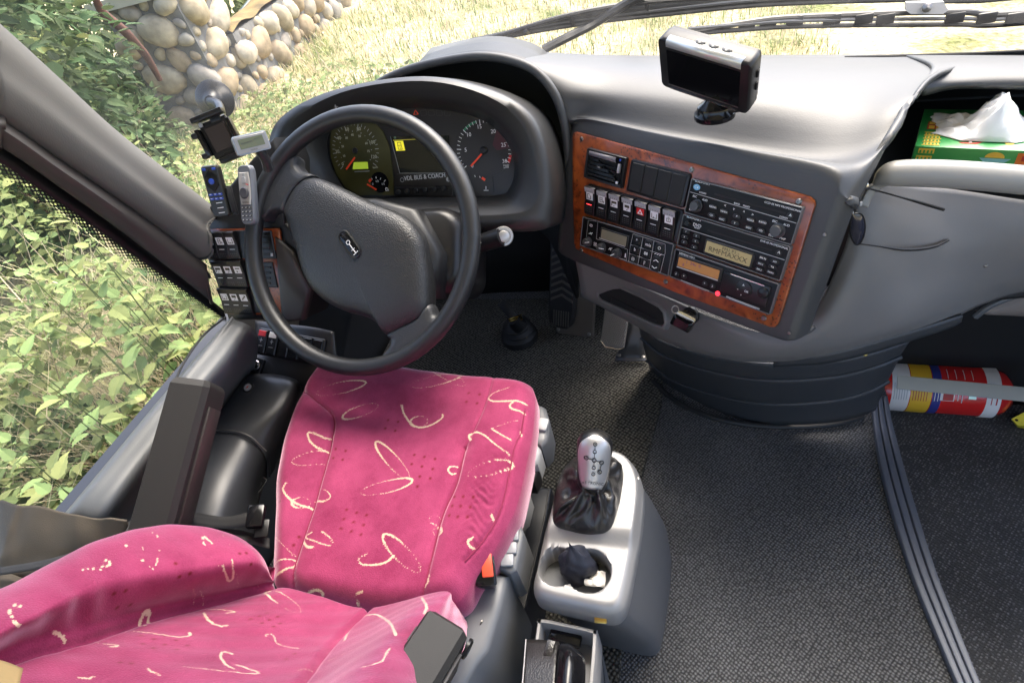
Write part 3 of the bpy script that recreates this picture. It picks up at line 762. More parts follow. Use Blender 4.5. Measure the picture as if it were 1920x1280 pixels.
# ------------------------------------------------------------------ steering wheel
wh = thing('steering_wheel', 'large black steering wheel turned so that its two spokes run diagonally', 'steering wheel', frame=((-0.585,0.755,0.766),(1,0,0),(0,0.6691,0.7431),(0,-0.7431,0.6691)))
R = .2255
part('rim', tube([(R * math.cos(2 * math.pi * i / 72), R * math.sin(2 * math.pi * i / 72), 0) for i in range(72)], .0158, 18, closed=True), RIM, wh)
hub_px = [(-0.101,0.1243), (-0.0721,0.1189), (-0.027,0.0983), (0.0277,0.0714), (0.0782,0.0514), (0.1093,0.0312), (0.1296,0.0027), (0.137,-0.025), (0.1437,-0.0664), (0.1452,-0.1031), (0.1433,-0.1215), (0.1283,-0.1388), (0.097,-0.1551), (0.0651,-0.1687), (0.0518,-0.1541), (0.0358,-0.1422), (0.014,-0.1338), (-0.0305,-0.1228), (-0.0731,-0.1017), (-0.1033,-0.0729), (-0.1217,-0.0328), (-0.1329,0.0072), (-0.1373,0.0099), (-0.1485,0.0476), (-0.1563,0.0654), (-0.1518,0.08), (-0.1338,0.1059), (-0.1158,0.1193)]
hub = ccw([tuple(p) for p in cr(hub_px, 3, True)])
def dome(o, levels, c=None):
    k = len(o); cx = sum(p[0] for p in o) / k; cy = sum(p[1] for p in o) / k
    if c: cx, cy = c
    rings = [[(cx + (x - cx) * s, cy + (y - cy) * s, z) for x, y in o] for s, z in levels]
    return loft(rings, True, True)
part('hub_pad', dome(hub, [(.985, -.034), (1.0, -.02), (1.0, -.010), (.985, -.002), (.95, .005), (.87, .011), (.72, .016), (.5, .019), (.25, .020), (.05, .020)]), HUB, wh, sharp=60)
spoke_a = [(-0.0907,0.1271), (-0.1125,0.1361), (-0.1255,0.1494), (-0.1296,0.1669), (-0.1626,0.1674), (-0.2038,0.1084), (-0.2174,0.059), (-0.2036,0.0494), (-0.1863,0.0635), (-0.1678,0.0666), (-0.1543,0.0633), (-0.1432,0.0869), (-0.1189,0.1122)]
spoke_b = [(0.1451,-0.1123), (0.1564,-0.1331), (0.1789,-0.1331), (0.1713,-0.1582), (0.1304,-0.1956), (0.0778,-0.2201), (0.0484,-0.2112), (0.0649,-0.1895), (0.0677,-0.1753), (0.0598,-0.1659), (0.0785,-0.1563), (0.1258,-0.1353)]
for s in (spoke_a, spoke_b):
    part('spoke', dome(ccw([tuple(p) for p in cr(s, 4, True)]), [(.97, -.030), (1, -.018), (1, -.010), (.96, -.002), (.86, .003), (.6, .004), (.2, .004)]), HUBS, wh, sharp=60)
part('hub_back', dome(ccw([(p[0] * 1.03, p[1] * 1.0) for p in [(-.10, .09), (.02, .085), (.10, .06), (.145, -.02), (.14, -.10), (.06, -.11), (-.04, -.08), (-.12, 0)]]), [(.7, -.10), (1, -.07), (1, -.04), (.9, -.028)]), RIM, wh, sharp=60)
# horn badge, a recessed chrome-edged oval with a trumpet mark
bc, b2 = (-0.0089,0.0078), (0.0142,-0.0205)
ang = math.atan2(b2[1] - bc[1], b2[0] - bc[0]); bl = math.hypot(b2[0] - bc[0], b2[1] - bc[1]); cx, cy = (bc[0] + b2[0]) / 2, (bc[1] + b2[1]) / 2
bz = .0195
hb_ = part('horn_badge', slab(rrect(bl + .016, .0175, .0087, cx, cy, 6, ang), bz - .004, bz + .002, .0015, seg=2), GLOSS, wh)
hb_edge = part('badge_edge', loft([[(x, y, bz + q) for x, y in inset(ccw(rrect(bl + .022, .0235, .0117, cx, cy, 6, ang)), d)] for d, q in ((0, -.003), (0, .0022), (.0012, .003), (.0028, .0022), (.003, 0))], False, False), BLKS, hb_)
def tr(u, v): return cx + u * math.cos(ang) - v * math.sin(ang), cy + u * math.sin(ang) + v * math.cos(ang)
part('horn_symbol', join(ring2(circ(.0042, 14, *tr(-.004, 0)), .0011, bz + .002), bar2(tr(0, 0), tr(.020, 0), .0016, bz + .002), bar2(tr(.0205, -.0058), tr(.0205, .0058), .0012, bz + .002), bar2(tr(.012, -.004), tr(.012, .004), .001, bz + .002)), WHITE, hb_)

# ------------------------------------------------------------------ steering column with its stalks
sc_ = thing('steering_column', 'black steering column shroud behind the wheel hub', 'steering column', (-0.6182,0.9094,0.6386))
part('shroud', xform(loft([[(x * .8, y * .8, -.30) for x, y in rrect(.20, .15, .04, .06, -.02, 5)], [(x, y, -.19) for x, y in rrect(.24, .17, .04, .06, -.015, 5)], [(x, y, -.09) for x, y in rrect(.23, .16, .045, .055, -.01, 5)], [(x, y, -.075) for x, y in rrect(.20, .135, .04, .055, -.01, 5)]]), axes(*((-0.585,0.755,0.766),(1,0,0),(0,0.6691,0.7431),(0,-0.7431,0.6691)))), BLKS, sc_, world=True, sharp=50)
part('stalk_collar', xform(lathe([(.030, -.012), (.030, .004), (.026, .008), (.020, .006), (.016, .012)], 24), aim((-0.4466,0.845,0.6766), (.6, -.75, .35))), BLKP, sc_, world=True)
a, b = Vector((-0.4825,0.87,0.6499)), Vector((-0.3401,0.845,0.7039))
part('stalk', tube([a, a.lerp(b, .3), a.lerp(b, .8), b], [.011, .0165, .0178, .0178], 20), BLKS, sc_, world=True)
d = (b - a).normalized()
ec = part('stalk_end', xform(lathe([(.0182, -.004), (.0186, .001), (.017, .0042), (.0135, .0045), (.013, .002), (.0105, .002), (.0105, .0075), (.009, .0085), (.0001, .0085)], 24, True, False), aim(b, (d * .45 + Vector((0, -.8, .35))).normalized())), mat('stalk_satin', (.42, .41, .40), .4, metal=.7), sc_, world=True)
n = Vector((0, -.85, .5)); n = (n - d * n.dot(d)).normalized(); e2 = n.cross(d)
lm_ = axes(a.lerp(b, .62) + n * .0178, d, e2, n)
part('stalk_marks', xform(join(bar2((-.018, .003), (-.014, -.002), .0012, 0), bar2((-.018, -.004), (-.013, -.006), .0012, 0), bar2((-.006, .004), (.002, .004), .003, 0), bar2((-.003, -.002), (-.003, -.007), .0014, 0), bar2((.010, .001), (.018, .001), .0015, 0)), lm_), WHITE, sc_, world=True, kind='stuff')
a2, b2_ = Vector((-0.8127,0.87,0.6925)), Vector((-0.8521,0.865,0.698))
ls = part('ribbed_stalk', tube([a2, b2_], .0165, 18), BLKS, sc_, world=True)
for k in range(4):
    q = b2_.lerp(a2, .15 + .12 * k)
    part('rib', tube([q, q.lerp(a2, .06)], .0175, 18), BLKP, ls, world=True)

uj = thing('column_joint', 'dark universal joint and rubber boot on the floor left of the accelerator', 'steering joint', (-0.5781,1.3155,0.01))
part('boot', xform(lathe([(.062, 0), (.060, .02), (.05, .03), (.053, .036), (.043, .05), (.046, .056), (.034, .07), (.028, .075)], 24), Matrix.Translation((-0.5554,1.2977,0.01))), RUBBER, uj, world=True)
part('yoke', tube([(-0.5355,1.2742,0.08), (-0.548,1.2654,0.12)], [.026, .022], 12), BLKP, uj, world=True)
for k in range(3): part('brass_ring', xform(lathe([(.022, -.002), (.0235, 0), (.022, .002)], 18), aim(Vector((-0.5421,1.272,0.105)) + Vector((-.002, .003, .006)) * k, (-.3, .5, .8))), BRASS, uj, world=True)
part('lever_plate', xform(box(.028, .075, .008, (0, 0, 0), .002), aim((-0.5632,1.2808,0.14), (.2, -.7, .6), .5)), BLKP, uj, world=True)

# ------------------------------------------------------------------ instrument binnacle
BIN = ((-0.5307,1,0.8047),(1,0,0),(0,0.4226,0.9063),(0,-0.9063,0.4226))
bn = thing('instrument_binnacle', 'black instrument binnacle with two round gauges and a centre screen', 'instrument cluster', frame=BIN)
r0 = [(-0.2143,0.04), (-0.1847,0.0729), (-0.1059,0.0874), (0.002,0.0869), (0.112,0.0626), (0.1689,0.0262), (0.1938,-0.0265), (0.1815,-0.0755), (0.1409,-0.0911), (-0.025,-0.0812), (-0.1658,-0.0708), (-0.208,-0.0202)]
r1 = [(-0.2425,0.0453), (-0.1938,0.0874), (-0.0846,0.107), (0.0382,0.1045), (0.1419,0.0783), (0.2023,0.0357), (0.228,-0.0275), (0.215,-0.0917), (0.1674,-0.1104), (-0.0059,-0.101), (-0.1776,-0.0896), (-0.2546,-0.0354)]
r2 = [(-0.2759,0.0589), (-0.2165,0.0995), (-0.1004,0.1263), (0.0461,0.1239), (0.1574,0.0904), (0.2266,0.0368), (0.2491,-0.0382), (0.2428,-0.1022), (0.1846,-0.1212), (-0.0027,-0.1115), (-0.1862,-0.0999), (-0.2839,-0.0379)]
r3 = [(-0.3228,0.059), (-0.2572,0.1103), (-0.1255,0.1377), (0.043,0.1362), (0.1686,0.1007), (0.2443,0.0495), (0.2729,-0.0315), (0.2721,-0.1271), (0.232,-0.159), (-0.0028,-0.1411), (-0.2153,-0.1259), (-0.3339,-0.0423)]
def rr(pts, z, s=1.0):
    q = cr(pts, 6, True); c = q.mean(0)
    return [(c[0] + (x - c[0]) * s, c[1] + (y - c[1]) * s, z) for x, y in q]
part('cowl', flip(loft([rr(r0, -.004, 1.01), rr(r0, .002), rr(r1, .045), rr(r2, .053), rr(r2, .056, 1.02), rr(r3, .048, .985), rr(r3, .035, 1.0), rr(r3, -.03, 1.02), rr(r3, -.09, 1.0), rr(r3, -.11, .8)], False, True)), mat('cowl_plastic', (.030, .030, .030), .38, grain=.25, gscale=900, var=.06), bn, sharp=70)
part('dial_panel', slab([tuple(p[:2]) for p in rr(r0, 0, 1.03)], -.012, -.0045), GAUGE, bn)
part('cowl_clip', xform(join(box(.010, .004, .004, (0, 0, 0), .001), box(.003, .010, .003, (0, 0, .002), .001)), Matrix.Translation((*(-0.1469,0.104), .045))), STEEL, bn)
def gauge_marks(cx, cy, r, a0, a1, n, long_every, l0, l1, w, z, sq=1.0):
    g = []
    for i in range(n + 1):
        a = math.radians(a0 + (a1 - a0) * i / n)
        ll = l1 if i % long_every == 0 else l0
        g.append(bar2((cx + r * math.cos(a), cy + r * sq * math.sin(a)), (cx + (r - ll) * math.cos(a), cy + (r - ll) * sq * math.sin(a)), w if i % long_every else w * 1.25, z))
    return join(*g)
# speedometer
sp_ = part('speedometer', slab([(-0.2061,0.0454), (-0.1985,0.0639), (-0.1833,0.0746), (-0.1625,0.0779), (-0.1237,0.0748), (-0.0956,0.0698), (-0.0797,0.0524), (-0.0697,0.0194), (-0.0719,-0.0324), (-0.0768,-0.0747), (-0.1596,-0.0692), (-0.1886,-0.0516), (-0.2064,-0.022), (-0.2119,0.0153)], -.0044, -.0015), YELG, bn)
scx, scy = (-0.1498,0.021)
sr = abs((-0.0897,0.0157)[0] - (-0.2077,0.0261)[0]) / 2
part('speed_scale', join(gauge_marks(scx, scy, sr * .93, 218, -38, 28, 4, .006, .0085, .0011, -.0014), gauge_marks(scx, scy, sr * .66, 212, -34, 16, 2, .0012, .0022, .0012, -.0014)), GREYPR, sp_, kind='stuff')
tx = []
for s, a in (('0', 214), ('20', 178), ('40', 141), ('60', 105), ('80', 68), ('100', 16), ('120', -22)):
    a = math.radians(a); tx.append(text(s, .0098, scx + sr * .74 * math.cos(a), scy + sr * .74 * math.sin(a), -.0013))
for s, a in (('10', 196), ('20', 160), ('30', 122), ('40', 92), ('50', 60), ('60', 22), ('75', -8)):
    a = math.radians(a); tx.append(text(s, .0065, scx + sr * .52 * math.cos(a), scy + sr * .52 * math.sin(a), -.0013))
tx.append(text('km/h', .006, *(-0.1095,-0.0161), -.0013))
part('speed_figures', join(*tx), mat('dim_figures', (.55, .53, .42), .5), sp_, kind='stuff')
part('needle', bar2((-0.1527,0.0074), (-0.1783,-0.0146), .0034, .0005, .001), ORANGE, sp_)
part('needle_cap', slab(circ(.006, 16, scx, scy), -.0014, .002, .001), GAUGE, sp_)
part('odometer_screen', slab([(-0.1586,-0.0018), (-0.1256,-0.0037), (-0.1266,-0.0175), (-0.1639,-0.0157)], -.0014, -.0008), mat('odo_screen', (.13, .17, .02), .3, emit=(.30, .42, .03), estr=.15), sp_)
part('odometer_line', bar2((-0.1606,-0.021), (-0.1249,-0.0222), .0012, -.0014), GREYPR, sp_)
fg = part('fuel_gauge', slab(circ(.021, 24, *(-0.1047,-0.0467)), -.0042, -.0009), GLOSS, bn)
fcx, fcy = (-0.1114,-0.061)
part('fuel_scale', join(*[bar2(a_, b_, .0012, -.0008) for a_, b_ in (((-0.122,-0.0364), (-0.1213,-0.0398)), ((-0.1113,-0.0344), (-0.1113,-0.0381)), ((-0.1004,-0.038), (-0.1023,-0.0413)), ((-0.0901,-0.0427), (-0.094,-0.0461)))], text('0', .006, *(-0.1217,-0.0489), -.0008), text('1/2', .006, *(-0.1102,-0.0441), -.0008), text('1/1', .006, *(-0.0972,-0.0506), -.0008), ring2(rrect(.0048, .007, .001, *(-0.091,-0.0618)), .0012, -.0008), bar2((-0.0871,-0.0607), (-0.0867,-0.0655), .001, -.0008)), WHITE, fg, kind='stuff')
part('needle', bar2((-0.114,-0.0608), (-0.1343,-0.048), .0030, .0005, .001), ORANGE, fg)
part('reserve_mark', bar2((-0.1297,-0.0432), (-0.1238,-0.0391), .0052, -.0008), ORANGE, fg)
# centre screen
scn = part('centre_screen', slab([(-0.0643,0.0403), (0.0632,0.0303), (0.0562,-0.0423), (-0.0556,-0.0314)], -.0044, -.001), mat('screen_glass', (.006, .009, .008), .14), bn)
part('screen_edge', join(bar2((-0.0637,0.0402), (-0.0547,-0.0321), .0008, -.0009), bar2((-0.0547,-0.0321), (0.0565,-0.0401), .0008, -.0009)), GREYPR, scn)
part('screen_bar', bar2((-0.0584,0.0325), (0.0004,0.0294), .0011, -.0009), YELL, scn)
ic = part('yellow_icon', slab([(-0.0562,0.031), (-0.0368,0.0297), (-0.035,0.0109), (-0.0551,0.0119)], -.001, -.0007), mat('lit_yellow', (.75, .65, .03), .4, emit=(.8, .7, .03), estr=.15), scn)
part('icon_figure', join(ring2([(-0.0506,0.0283), (-0.0422,0.0278), (-0.0403,0.013), (-0.0497,0.0135)], .0012, -.0006), bar2((-0.0505,0.0219), (-0.0414,0.0214), .001, -.0006), text('1', .008, *(-0.0453,0.0172), -.0006)), LCDK, ic)
part('status_symbol', slab(rrect(.005, .004, .001, *(-0.0538,0.0374)), -.001, -.0007), mat('dim_green', (.12, .2, .12), .4), scn)
np_ = part('name_strip', slab([(-0.063,-0.0331), (0.0607,-0.0426), (0.0589,-0.0668), (-0.0706,-0.0582)], -.0044, -.0012), GAUGE, bn)
part('lettering', join(text('VDL BUS & COACH', .0125, *(-0.0004,-0.0434), -.0011, wide=.86, thick=.0003), text('VDL BUS & COACH', .0125, *(0,-0.0436), -.0011, wide=.86, thick=.0003)), mat('name_print', (.62, .62, .62), .5), np_, kind='stuff')
part('dimmer_mark', ring2(circ(.0046, 16, *(-0.0516,-0.0456)), .0011, -.0011), GREYPR, np_)
part('dimmer_mark', join(ring2(circ(.0046, 16, *(0.0514,-0.0521)), .0011, -.0011), slab([((0.0514,-0.0521)[0] + .004 * math.cos(math.radians(90 + 18 * i)), (0.0514,-0.0521)[1] + .004 * math.sin(math.radians(90 + 18 * i))) for i in range(11)], -.0012, -.001)), GREYPR, np_)
bp_ = part('button_strip', slab([(-0.0708,-0.059), (0.0602,-0.0683), (0.058,-0.0845), (-0.0755,-0.0765)], -.0044, .001, .001), BLKS, bn)
for x in (722, 787, 852, 918, 985, 1052):
    part('button', move(lathe([(.0052, 0), (.0052, .004), (.004, .0055), (.0001, .0058)], 16, True, False), ((-0.0621,-0.0689)[0] + (x - 722) / 330 * ((0.0414,-0.076)[0] - (-0.0621,-0.0689)[0]), (-0.0621,-0.0689)[1], .001)), BLKP, bp_)
for k in range(5):
    x0, y0 = (-0.0017,0.0788); x1, y1 = (0.0587,0.072)
    t = k / 3.6
    part('warning_light', join(ring2(rrect(.0125, .010, .0008, x0 + (x1 - x0) * t, y0 + (y1 - y0) * t), .0006, -.004)) if k else join(bar2((x0 - .005, y0 - .003), (x0, y0 + .005), .0017, -.004), bar2((x0 + .005, y0 - .003), (x0, y0 + .005), .0017, -.004), bar2((x0 - .005, y0 - .003), (x0 + .005, y0 - .003), .0012, -.004)), ORANGE if k == 0 else mat('dim_outline', (.07, .07, .07), .5), bn)
# rev counter
rv = part('rev_counter', slab(circ(abs((0.1933,-0.0017)[0] - (0.0766,0.0089)[0]) / 2, 40, *(0.1344,0.0036)), -.0043, -.003), GAUGE, bn)
rcx, rcy = (0.1329,-0.0039); r_r = abs((0.1898,-0.0089)[0] - (0.077,0.001)[0]) / 2
part('rev_scale', gauge_marks(rcx, rcy, r_r, 213, -28, 30, 5, .006, .009, .0011, -.0029), WHITE, rv, kind='stuff')
part('green_band', loft([[(rcx + r * math.cos(math.radians(a)), rcy + r * math.sin(math.radians(a)), -.0029) for r in (r_r * 1.0, r_r * .93)] for a in range(132, 98, -3)], False, False, False), mat('gauge_green', (.03, .20, .10), .4), rv)
part('red_band', loft([[(rcx + r * math.cos(math.radians(a)), rcy + r * math.sin(math.radians(a)), -.0029) for r in (r_r * 1.02, r_r * .93)] for a in range(-14, -32, -3)], False, False, False), RED, rv)
part('maroon_sector', slab([(rcx + r_r * .97 * math.cos(math.radians(a)), rcy + r_r * .97 * math.sin(math.radians(a))) for a in range(52, -4, -4)] + [(0.1591,-0.0062), (0.1517,0.0046)], -.0042, -.00285), GAUGEM, rv)
tx = []
for s, x, y in (('0', 1220, 560), ('5', 1180, 452), ('10', 1218, 356), ('15', 1308, 313), ('20', 1413, 352), ('25', 1483, 444), ('30', 1480, 549)):
    k0, k1 = (0.0954,0.0397), (0.1744,-0.0306)
    tx.append(text(s, .0105, k0[0] + (x - 1180) / 303 * (k1[0] - k0[0]), k0[1] + (y - 313) / 247 * (k1[1] - k0[1]), -.0026))
tx.append(text('1/min', .0055, *(0.1754,-0.0351), -.0026)); tx.append(text('x100', .0055, *(0.1756,-0.039), -.0026))
part('rev_figures', join(*tx), WHITE, rv, kind='stuff')
part('needle', join(bar2((0.1294,-0.0098), (0.1041,-0.0309), .0034, .0005, .001)), ORANGE, rv)
part('needle_cap', move(lathe([(.0075, 0), (.0075, .004), (.005, .006), (.0001, .006)], 18, True, False), (*(0.1329,-0.0039), -.003)), BLKP, rv)
tg = part('temperature_gauge', slab(rrect(.05, .03, .004, *(0.1204,-0.0671)), -.0043, -.003), GAUGE, bn)
part('temperature_marks', join(bar2((0.1084,-0.0484), (0.1094,-0.0522), .0012, -.0028), bar2((0.1187,-0.051), (0.1195,-0.0545), .0012, -.0028), bar2((0.1299,-0.0713), (0.1292,-0.0777), .0014, -.0028), bar2((0.1243,-0.0789), (0.1343,-0.0796), .0012, -.0028)), WHITE, tg, kind='stuff')
part('hot_mark', bar2((0.123,-0.0543), (0.1295,-0.0595), .005, -.0028), ORANGE, tg)
part('side_bolt', xform(lathe([(.004, 0), (.004, .003), (.002, .004)], 8), Matrix.Translation((*(0.2734,-0.0686), -.05))), CHROME, bn)

# ------------------------------------------------------------------ pedals
pd = thing('accelerator_pedal', 'tall black accelerator pedal with chevron ribs on a grey base plate', 'pedal', (-0.3956,1.2799,0.01))
pf = ((-0.395,1.36,0.1855), (.985, -.15, -.06), (.10, .42, .90), (-.11, -.90, .42))
pm = axes(*pf)
part('base_plate', xform(slab(rrect(.125, .30, .012, .035, -.03, 3), -.045, -.03, .004), pm), mat('pedal_base', (.15, .13, .11), .45, metal=.4, var=.2), pd, world=True)
tr_ = part('treadle', xform(slab([(-.045, .24), (.040, .24), (.042, -.09), (.034, -.135), (.018, -.15), (-.018, -.15), (-.036, -.135), (-.044, -.09)], -.028, .004, .006), pm), BLKP, pd, world=True)
for k in range(12):
    y = .20 - .022 * k
    part('chevron_rib', xform(join(slab([(-.036, y - .018), (-.001, y), (-.001, y + .008), (-.036, y - .010)], .003, .0075), slab([(.036, y - .018), (.036, y - .010), (.001, y + .008), (.001, y)], .003, .0075)), pm), mat('rib_rubber', (.055, .050, .043), .55) if k == 0 else bpy.data.materials['rib_rubber'], tr_, world=True)
for k in range(7): part('toe_rib', xform(box(.0035, .05, .004, (-.024 + .008 * k, -.115, .005)), pm), bpy.data.materials['rib_rubber'], tr_, world=True)
part('maker_badge', xform(slab(rrect(.010, .034, .005, .075, .06, 3), -.030, -.027, .001), pm), STEEL, pd, world=True)
for x, y in ((-.018, -.165), (.085, -.165)): part('bolt', xform(lathe([(.006, -.03), (.006, -.026), (.003, -.025)], 10), pm @ Matrix.Translation((x, y, 0))), STEEL, pd, world=True)
fr_ = thing('foot_rest', 'textured metal foot plate on a bracket right of the accelerator', 'foot rest', (-0.1921,1.225,0.01))
ff = axes((-0.2244,1.22,0.1312), (.97, -.20, -.10), (.16, .45, .88), (-.13, -.86, .48))
m_ = mat('tread_metal', (.36, .33, .29), .4, metal=.8, grain=1, gscale=170, voro=True)
part('tread_plate', xform(slab([(-.036, .09), (.036, .09), (.036, -.055), (.02, -.066), (-.02, -.066), (-.036, -.05)], -.004, .004, .002), ff), m_, fr_, world=True)
part('tread_studs', xform(join(*[loft([[(x + q * .0021, y + r_ * .0021, z) for q, r_ in ((-1, 0), (0, -1), (1, 0), (0, 1))] if z < .005 else [(x + q * .0006, y + r_ * .0006, z) for q, r_ in ((-1, 0), (0, -1), (1, 0), (0, 1))] for z in (.004, .0062)], False, True) for i in range(12) for j in range(24) for x, y in ((-.033 + .006 * i + (.003 if j % 2 else 0), -.052 + .006 * j),) if abs(x) < .0345]), ff), bpy.data.materials['tread_metal'], fr_, world=True, kind='stuff', smooth=False)
part('tread_edge', xform(tube([(-.036, -.05, .003), (-.02, -.066, .003), (.02, -.066, .003), (.036, -.055, .003)], .0025, 6), ff), CHROME, fr_, world=True)
part('bracket', patch([[(-0.1783,1.25,0.129), (-0.1481,1.24,0.1129)], [(-0.2013,1.21,0.0808), (-0.1467,1.21,0.0708)], [(-0.2277,1.1977,0.03), (-0.142,1.2,0.03)], [(-0.2305,1.1876,0.022), (-0.1387,1.1903,0.022)]], 3, 3), mat('bracket_grey', (.10, .10, .105), .4, metal=.5), fr_, world=True, solid=.005)
for p in ((-0.2179,1.1985,0.034), (-0.1474,1.1915,0.034)): part('bolt', xform(lathe([(.006, 0), (.006, .004), (.003, .005)], 8), aim(p, (0, -.3, 1))), STEEL, fr_, world=True)


# ------------------------------------------------------------------ centre control panel (all local to the panel plane)
cp = thing('control_panel', 'burl wood control panel with rows of switches on the centre console', 'control panel', frame=PAN)
wood_o = [(-0.3523,0.1186), (-0.0951,0.1111), (0.0984,0.1039), (0.1065,0.0999), (0.109,0.0945), (0.1109,0.011), (0.1121,-0.0889), (0.1087,-0.0979), (0.1017,-0.1009), (-0.072,-0.108), (-0.3017,-0.104), (-0.3167,-0.103), (-0.3227,-0.0934), (-0.3453,0.0165), (-0.3604,0.1086), (-0.3587,0.1157)]
part('wood_board', slab(wood_o, .0005, .0045, .0018, seg=2), WOOD, cp)
for p in ((-0.3356,0.1081), (-0.0926,0.1015), (0.0869,0.0943), (-0.3008,-0.1003), (-0.0966,-0.0954), (0.0888,-0.0904)):
    part('screw', move(lathe([(.0045, .004), (.0045, .0055), (.0032, .0068), (.0015, .0068), (.0013, .0058), (.0001, .0058)], 14, True, False), (*p, 0)), SCREW, cp)
def rect_of(a, b, c, d):
    """centre, width, height, angle of a rectangle from its corners TL TR BR BL"""
    q = np.array([a, b, c, d]); cen = q.mean(0)
    wv = ((q[1] - q[0]) + (q[2] - q[3])) / 2; hv = ((q[0] - q[3]) + (q[1] - q[2])) / 2
    return cen, np.hypot(*wv), np.hypot(*hv), math.atan2(wv[1], wv[0])
# air vent
c, vw, vh, va = rect_of((-0.3121,0.0976), (-0.22,0.0962), (-0.2203,0.0426), (-0.3152,0.0419))
vm = Matrix.Translation((c[0], c[1], 0)) @ Matrix.Rotation(va, 4, 'Z')
av = part('air_vent', xform(join(loft([[(x, y, z) for x, y in inset(ccw(rrect(vw, vh, .003)), d)] for d, z in ((0, .004), (0, .011), (.001, .0125), (.0045, .0115), (.006, .0062), (.007, .006))], False, True)), vm), BLKS, cp)
for k in range(5):
    part('vent_slat', xform(box(vw * .70, .0014, .005, (-vw * .07, vh * (.22 - .13 * k), .0090)), vm @ Matrix.Rotation(math.radians(0), 4, 'X')), BLKP, av)
part('vent_flap', xform(loft([[(-vw * .42, y, z), (vw * .26, y, z)] for y, z in ((vh * .43, .0125), (vh * .36, .014), (vh * .27, .0125), (vh * .25, .010))], False, False, False), vm), mat('flap_plastic', (.16, .15, .17), .25), av, solid=.001)
part('vent_slider', xform(box(.0045, .016, .006, (vw * .355, vh * .10, .0105), .001), vm), GREYSW, av)
part('vent_track', xform(box(.002, vh * .6, .002, (vw * .355, -vh * .05, .0065)), vm), CAVE, av)
part('vent_tab', xform(box(.0042, .0042, .003, (vw * .355, -vh * .36, .0105), .0005), vm), ICONL, av)
part('vent_knob', xform(box(.008, .004, .004, (-vw * .13, -vh * .02, .012), .001), vm), STEEL, av)
part('vent_dot', xform(lathe([(.002, .0115), (.002, .0128), (.0001, .013)], 10, True, False), vm @ Matrix.Translation((vw * .37, vh * .38, 0))), BLUE, av)
# blanking plates
c, bw, bh, ba = rect_of((-0.2118,0.097), (-0.0896,0.0952), (-0.0907,0.0396), (-0.2108,0.0396))
bmx = Matrix.Translation((c[0], c[1], 0)) @ Matrix.Rotation(ba, 4, 'Z')
bf = part('blank_frame', xform(slab(rrect(bw, bh, .004), .004, .010, .002, seg=2), bmx), BLKS, cp)
for k in range(4):
    part('blanking_plate', xform(slab(rrect(bw * .212, bh * .84, .0015, bw * (-.345 + .23 * k), 0), .0095, .0118, .0008), bmx), mat('blank_plastic', (.016, .015, .0145), .5, spec=.3, grain=.3, var=.15, vscale=60) if k == 0 else bpy.data.materials['blank_plastic'], bf)
# rocker switches with printed symbols
def rocker(parent, m, w, h, icon, red_line=False, small=False):
    z0 = .009
    prof = [(-.5, z0), (-.49, z0 + .003), (-.25, z0 + .0055), (0, z0 + .0052), (.28, z0 + .0085), (.47, z0 + .0115), (.5, z0 + .009)]
    rings = [[(-w / 2, h * t, 0), (-w / 2, h * t, z), (-w / 2 + .001, h * t, z + .0006), (w / 2 - .001, h * t, z + .0006), (w / 2, h * t, z), (w / 2, h * t, 0)] for t, z in prof]
    rk = part('rocker_switch', xform(loft(rings), m), BLKS, parent, sharp=30)
    def onface(t): return np.interp(t, [p[0] for p in prof], [p[1] for p in prof]) + .0009
    def quad(x0, x1, t0, t1, lift=0.0):
        return [(x0 * w, h * t0, onface(t0) + lift), (x1 * w, h * t0, onface(t0) + lift), (x1 * w, h * t1, onface(t1) + lift), (x0 * w, h * t1, onface(t1) + lift)], [(0, 1, 2, 3)]
    if not small:
        part('lit_top', xform(quad(-.48, .48, .30, .466), m), GREYSW, rk)  # paler quad paints the light caught by the curved upper end
    if icon == 'hazard':
        part('symbol_plate', xform(quad(-.30, .34, .05, .27, .0002), m), RED, rk)
        a, b = quad(-.3, .34, .05, .27)[0][0], quad(-.3, .34, .05, .27)[0][2]
        t0, t1 = .075, .245
        tri = [(-.22 * w, h * t0, onface(t0) + .0006), (.26 * w, h * t0, onface(t0) + .0006), (.02 * w, h * t1, onface(t1) + .0006)]
        ins = [(-.10 * w, h * .105, onface(.105) + .0006), (.14 * w, h * .105, onface(.105) + .0006), (.02 * w, h * .195, onface(.195) + .0006)]
        part('symbol', xform((tri + ins, [(0, 1, 4, 3), (1, 2, 5, 4), (2, 0, 3, 5)]), m), WHITE, rk)
    elif icon is not None:
        part('symbol_plate', xform(quad(-.30, .34, .04, .30, .0002), m), ICONL, rk)
        gl = [quad(x0, x1, t0, t1, .0006) for x0, x1, t0, t1 in icon]
        part('symbol', xform(join(*gl), m), LCDK, rk)
    part('tell_tale', xform(quad(-.24, .24, -.135, -.115, .0003), m), mat('lit_line', (.7, .03, .03), .4, emit=(1, .05, .05), estr=.8) if red_line else ICONL, rk)
    dots = [quad(-.30 + .17 * i, -.22 + .17 * i, t, t + .022, .0003) for i in range(4) for t in ((-.24, -.31, -.38) if not small else (-.3, -.38))]
    if not small: dots += [quad(-.34 + .19 * i, -.25 + .19 * i, .335, .355, .0003) for i in range(4)]
    part('grip_dots', xform(join(*dots), m), mat('grip_dot', (.09, .09, .09), .6) if 'grip_dot' not in bpy.data.materials else bpy.data.materials['grip_dot'], rk, kind='stuff')
    return rk
bus = [(-.20, -.14, .08, .26), (.10, .16, .08, .20), (-.20, .16, .08, .10), (-.20, .05, .24, .26), (.02, .10, .20, .22)]
bus2 = [(-.16, -.10, .08, .26), (.06, .12, .08, .26), (-.16, .12, .08, .10), (-.16, .12, .24, .26), (-.05, .02, .15, .20), (.16, .24, .08, .15)]
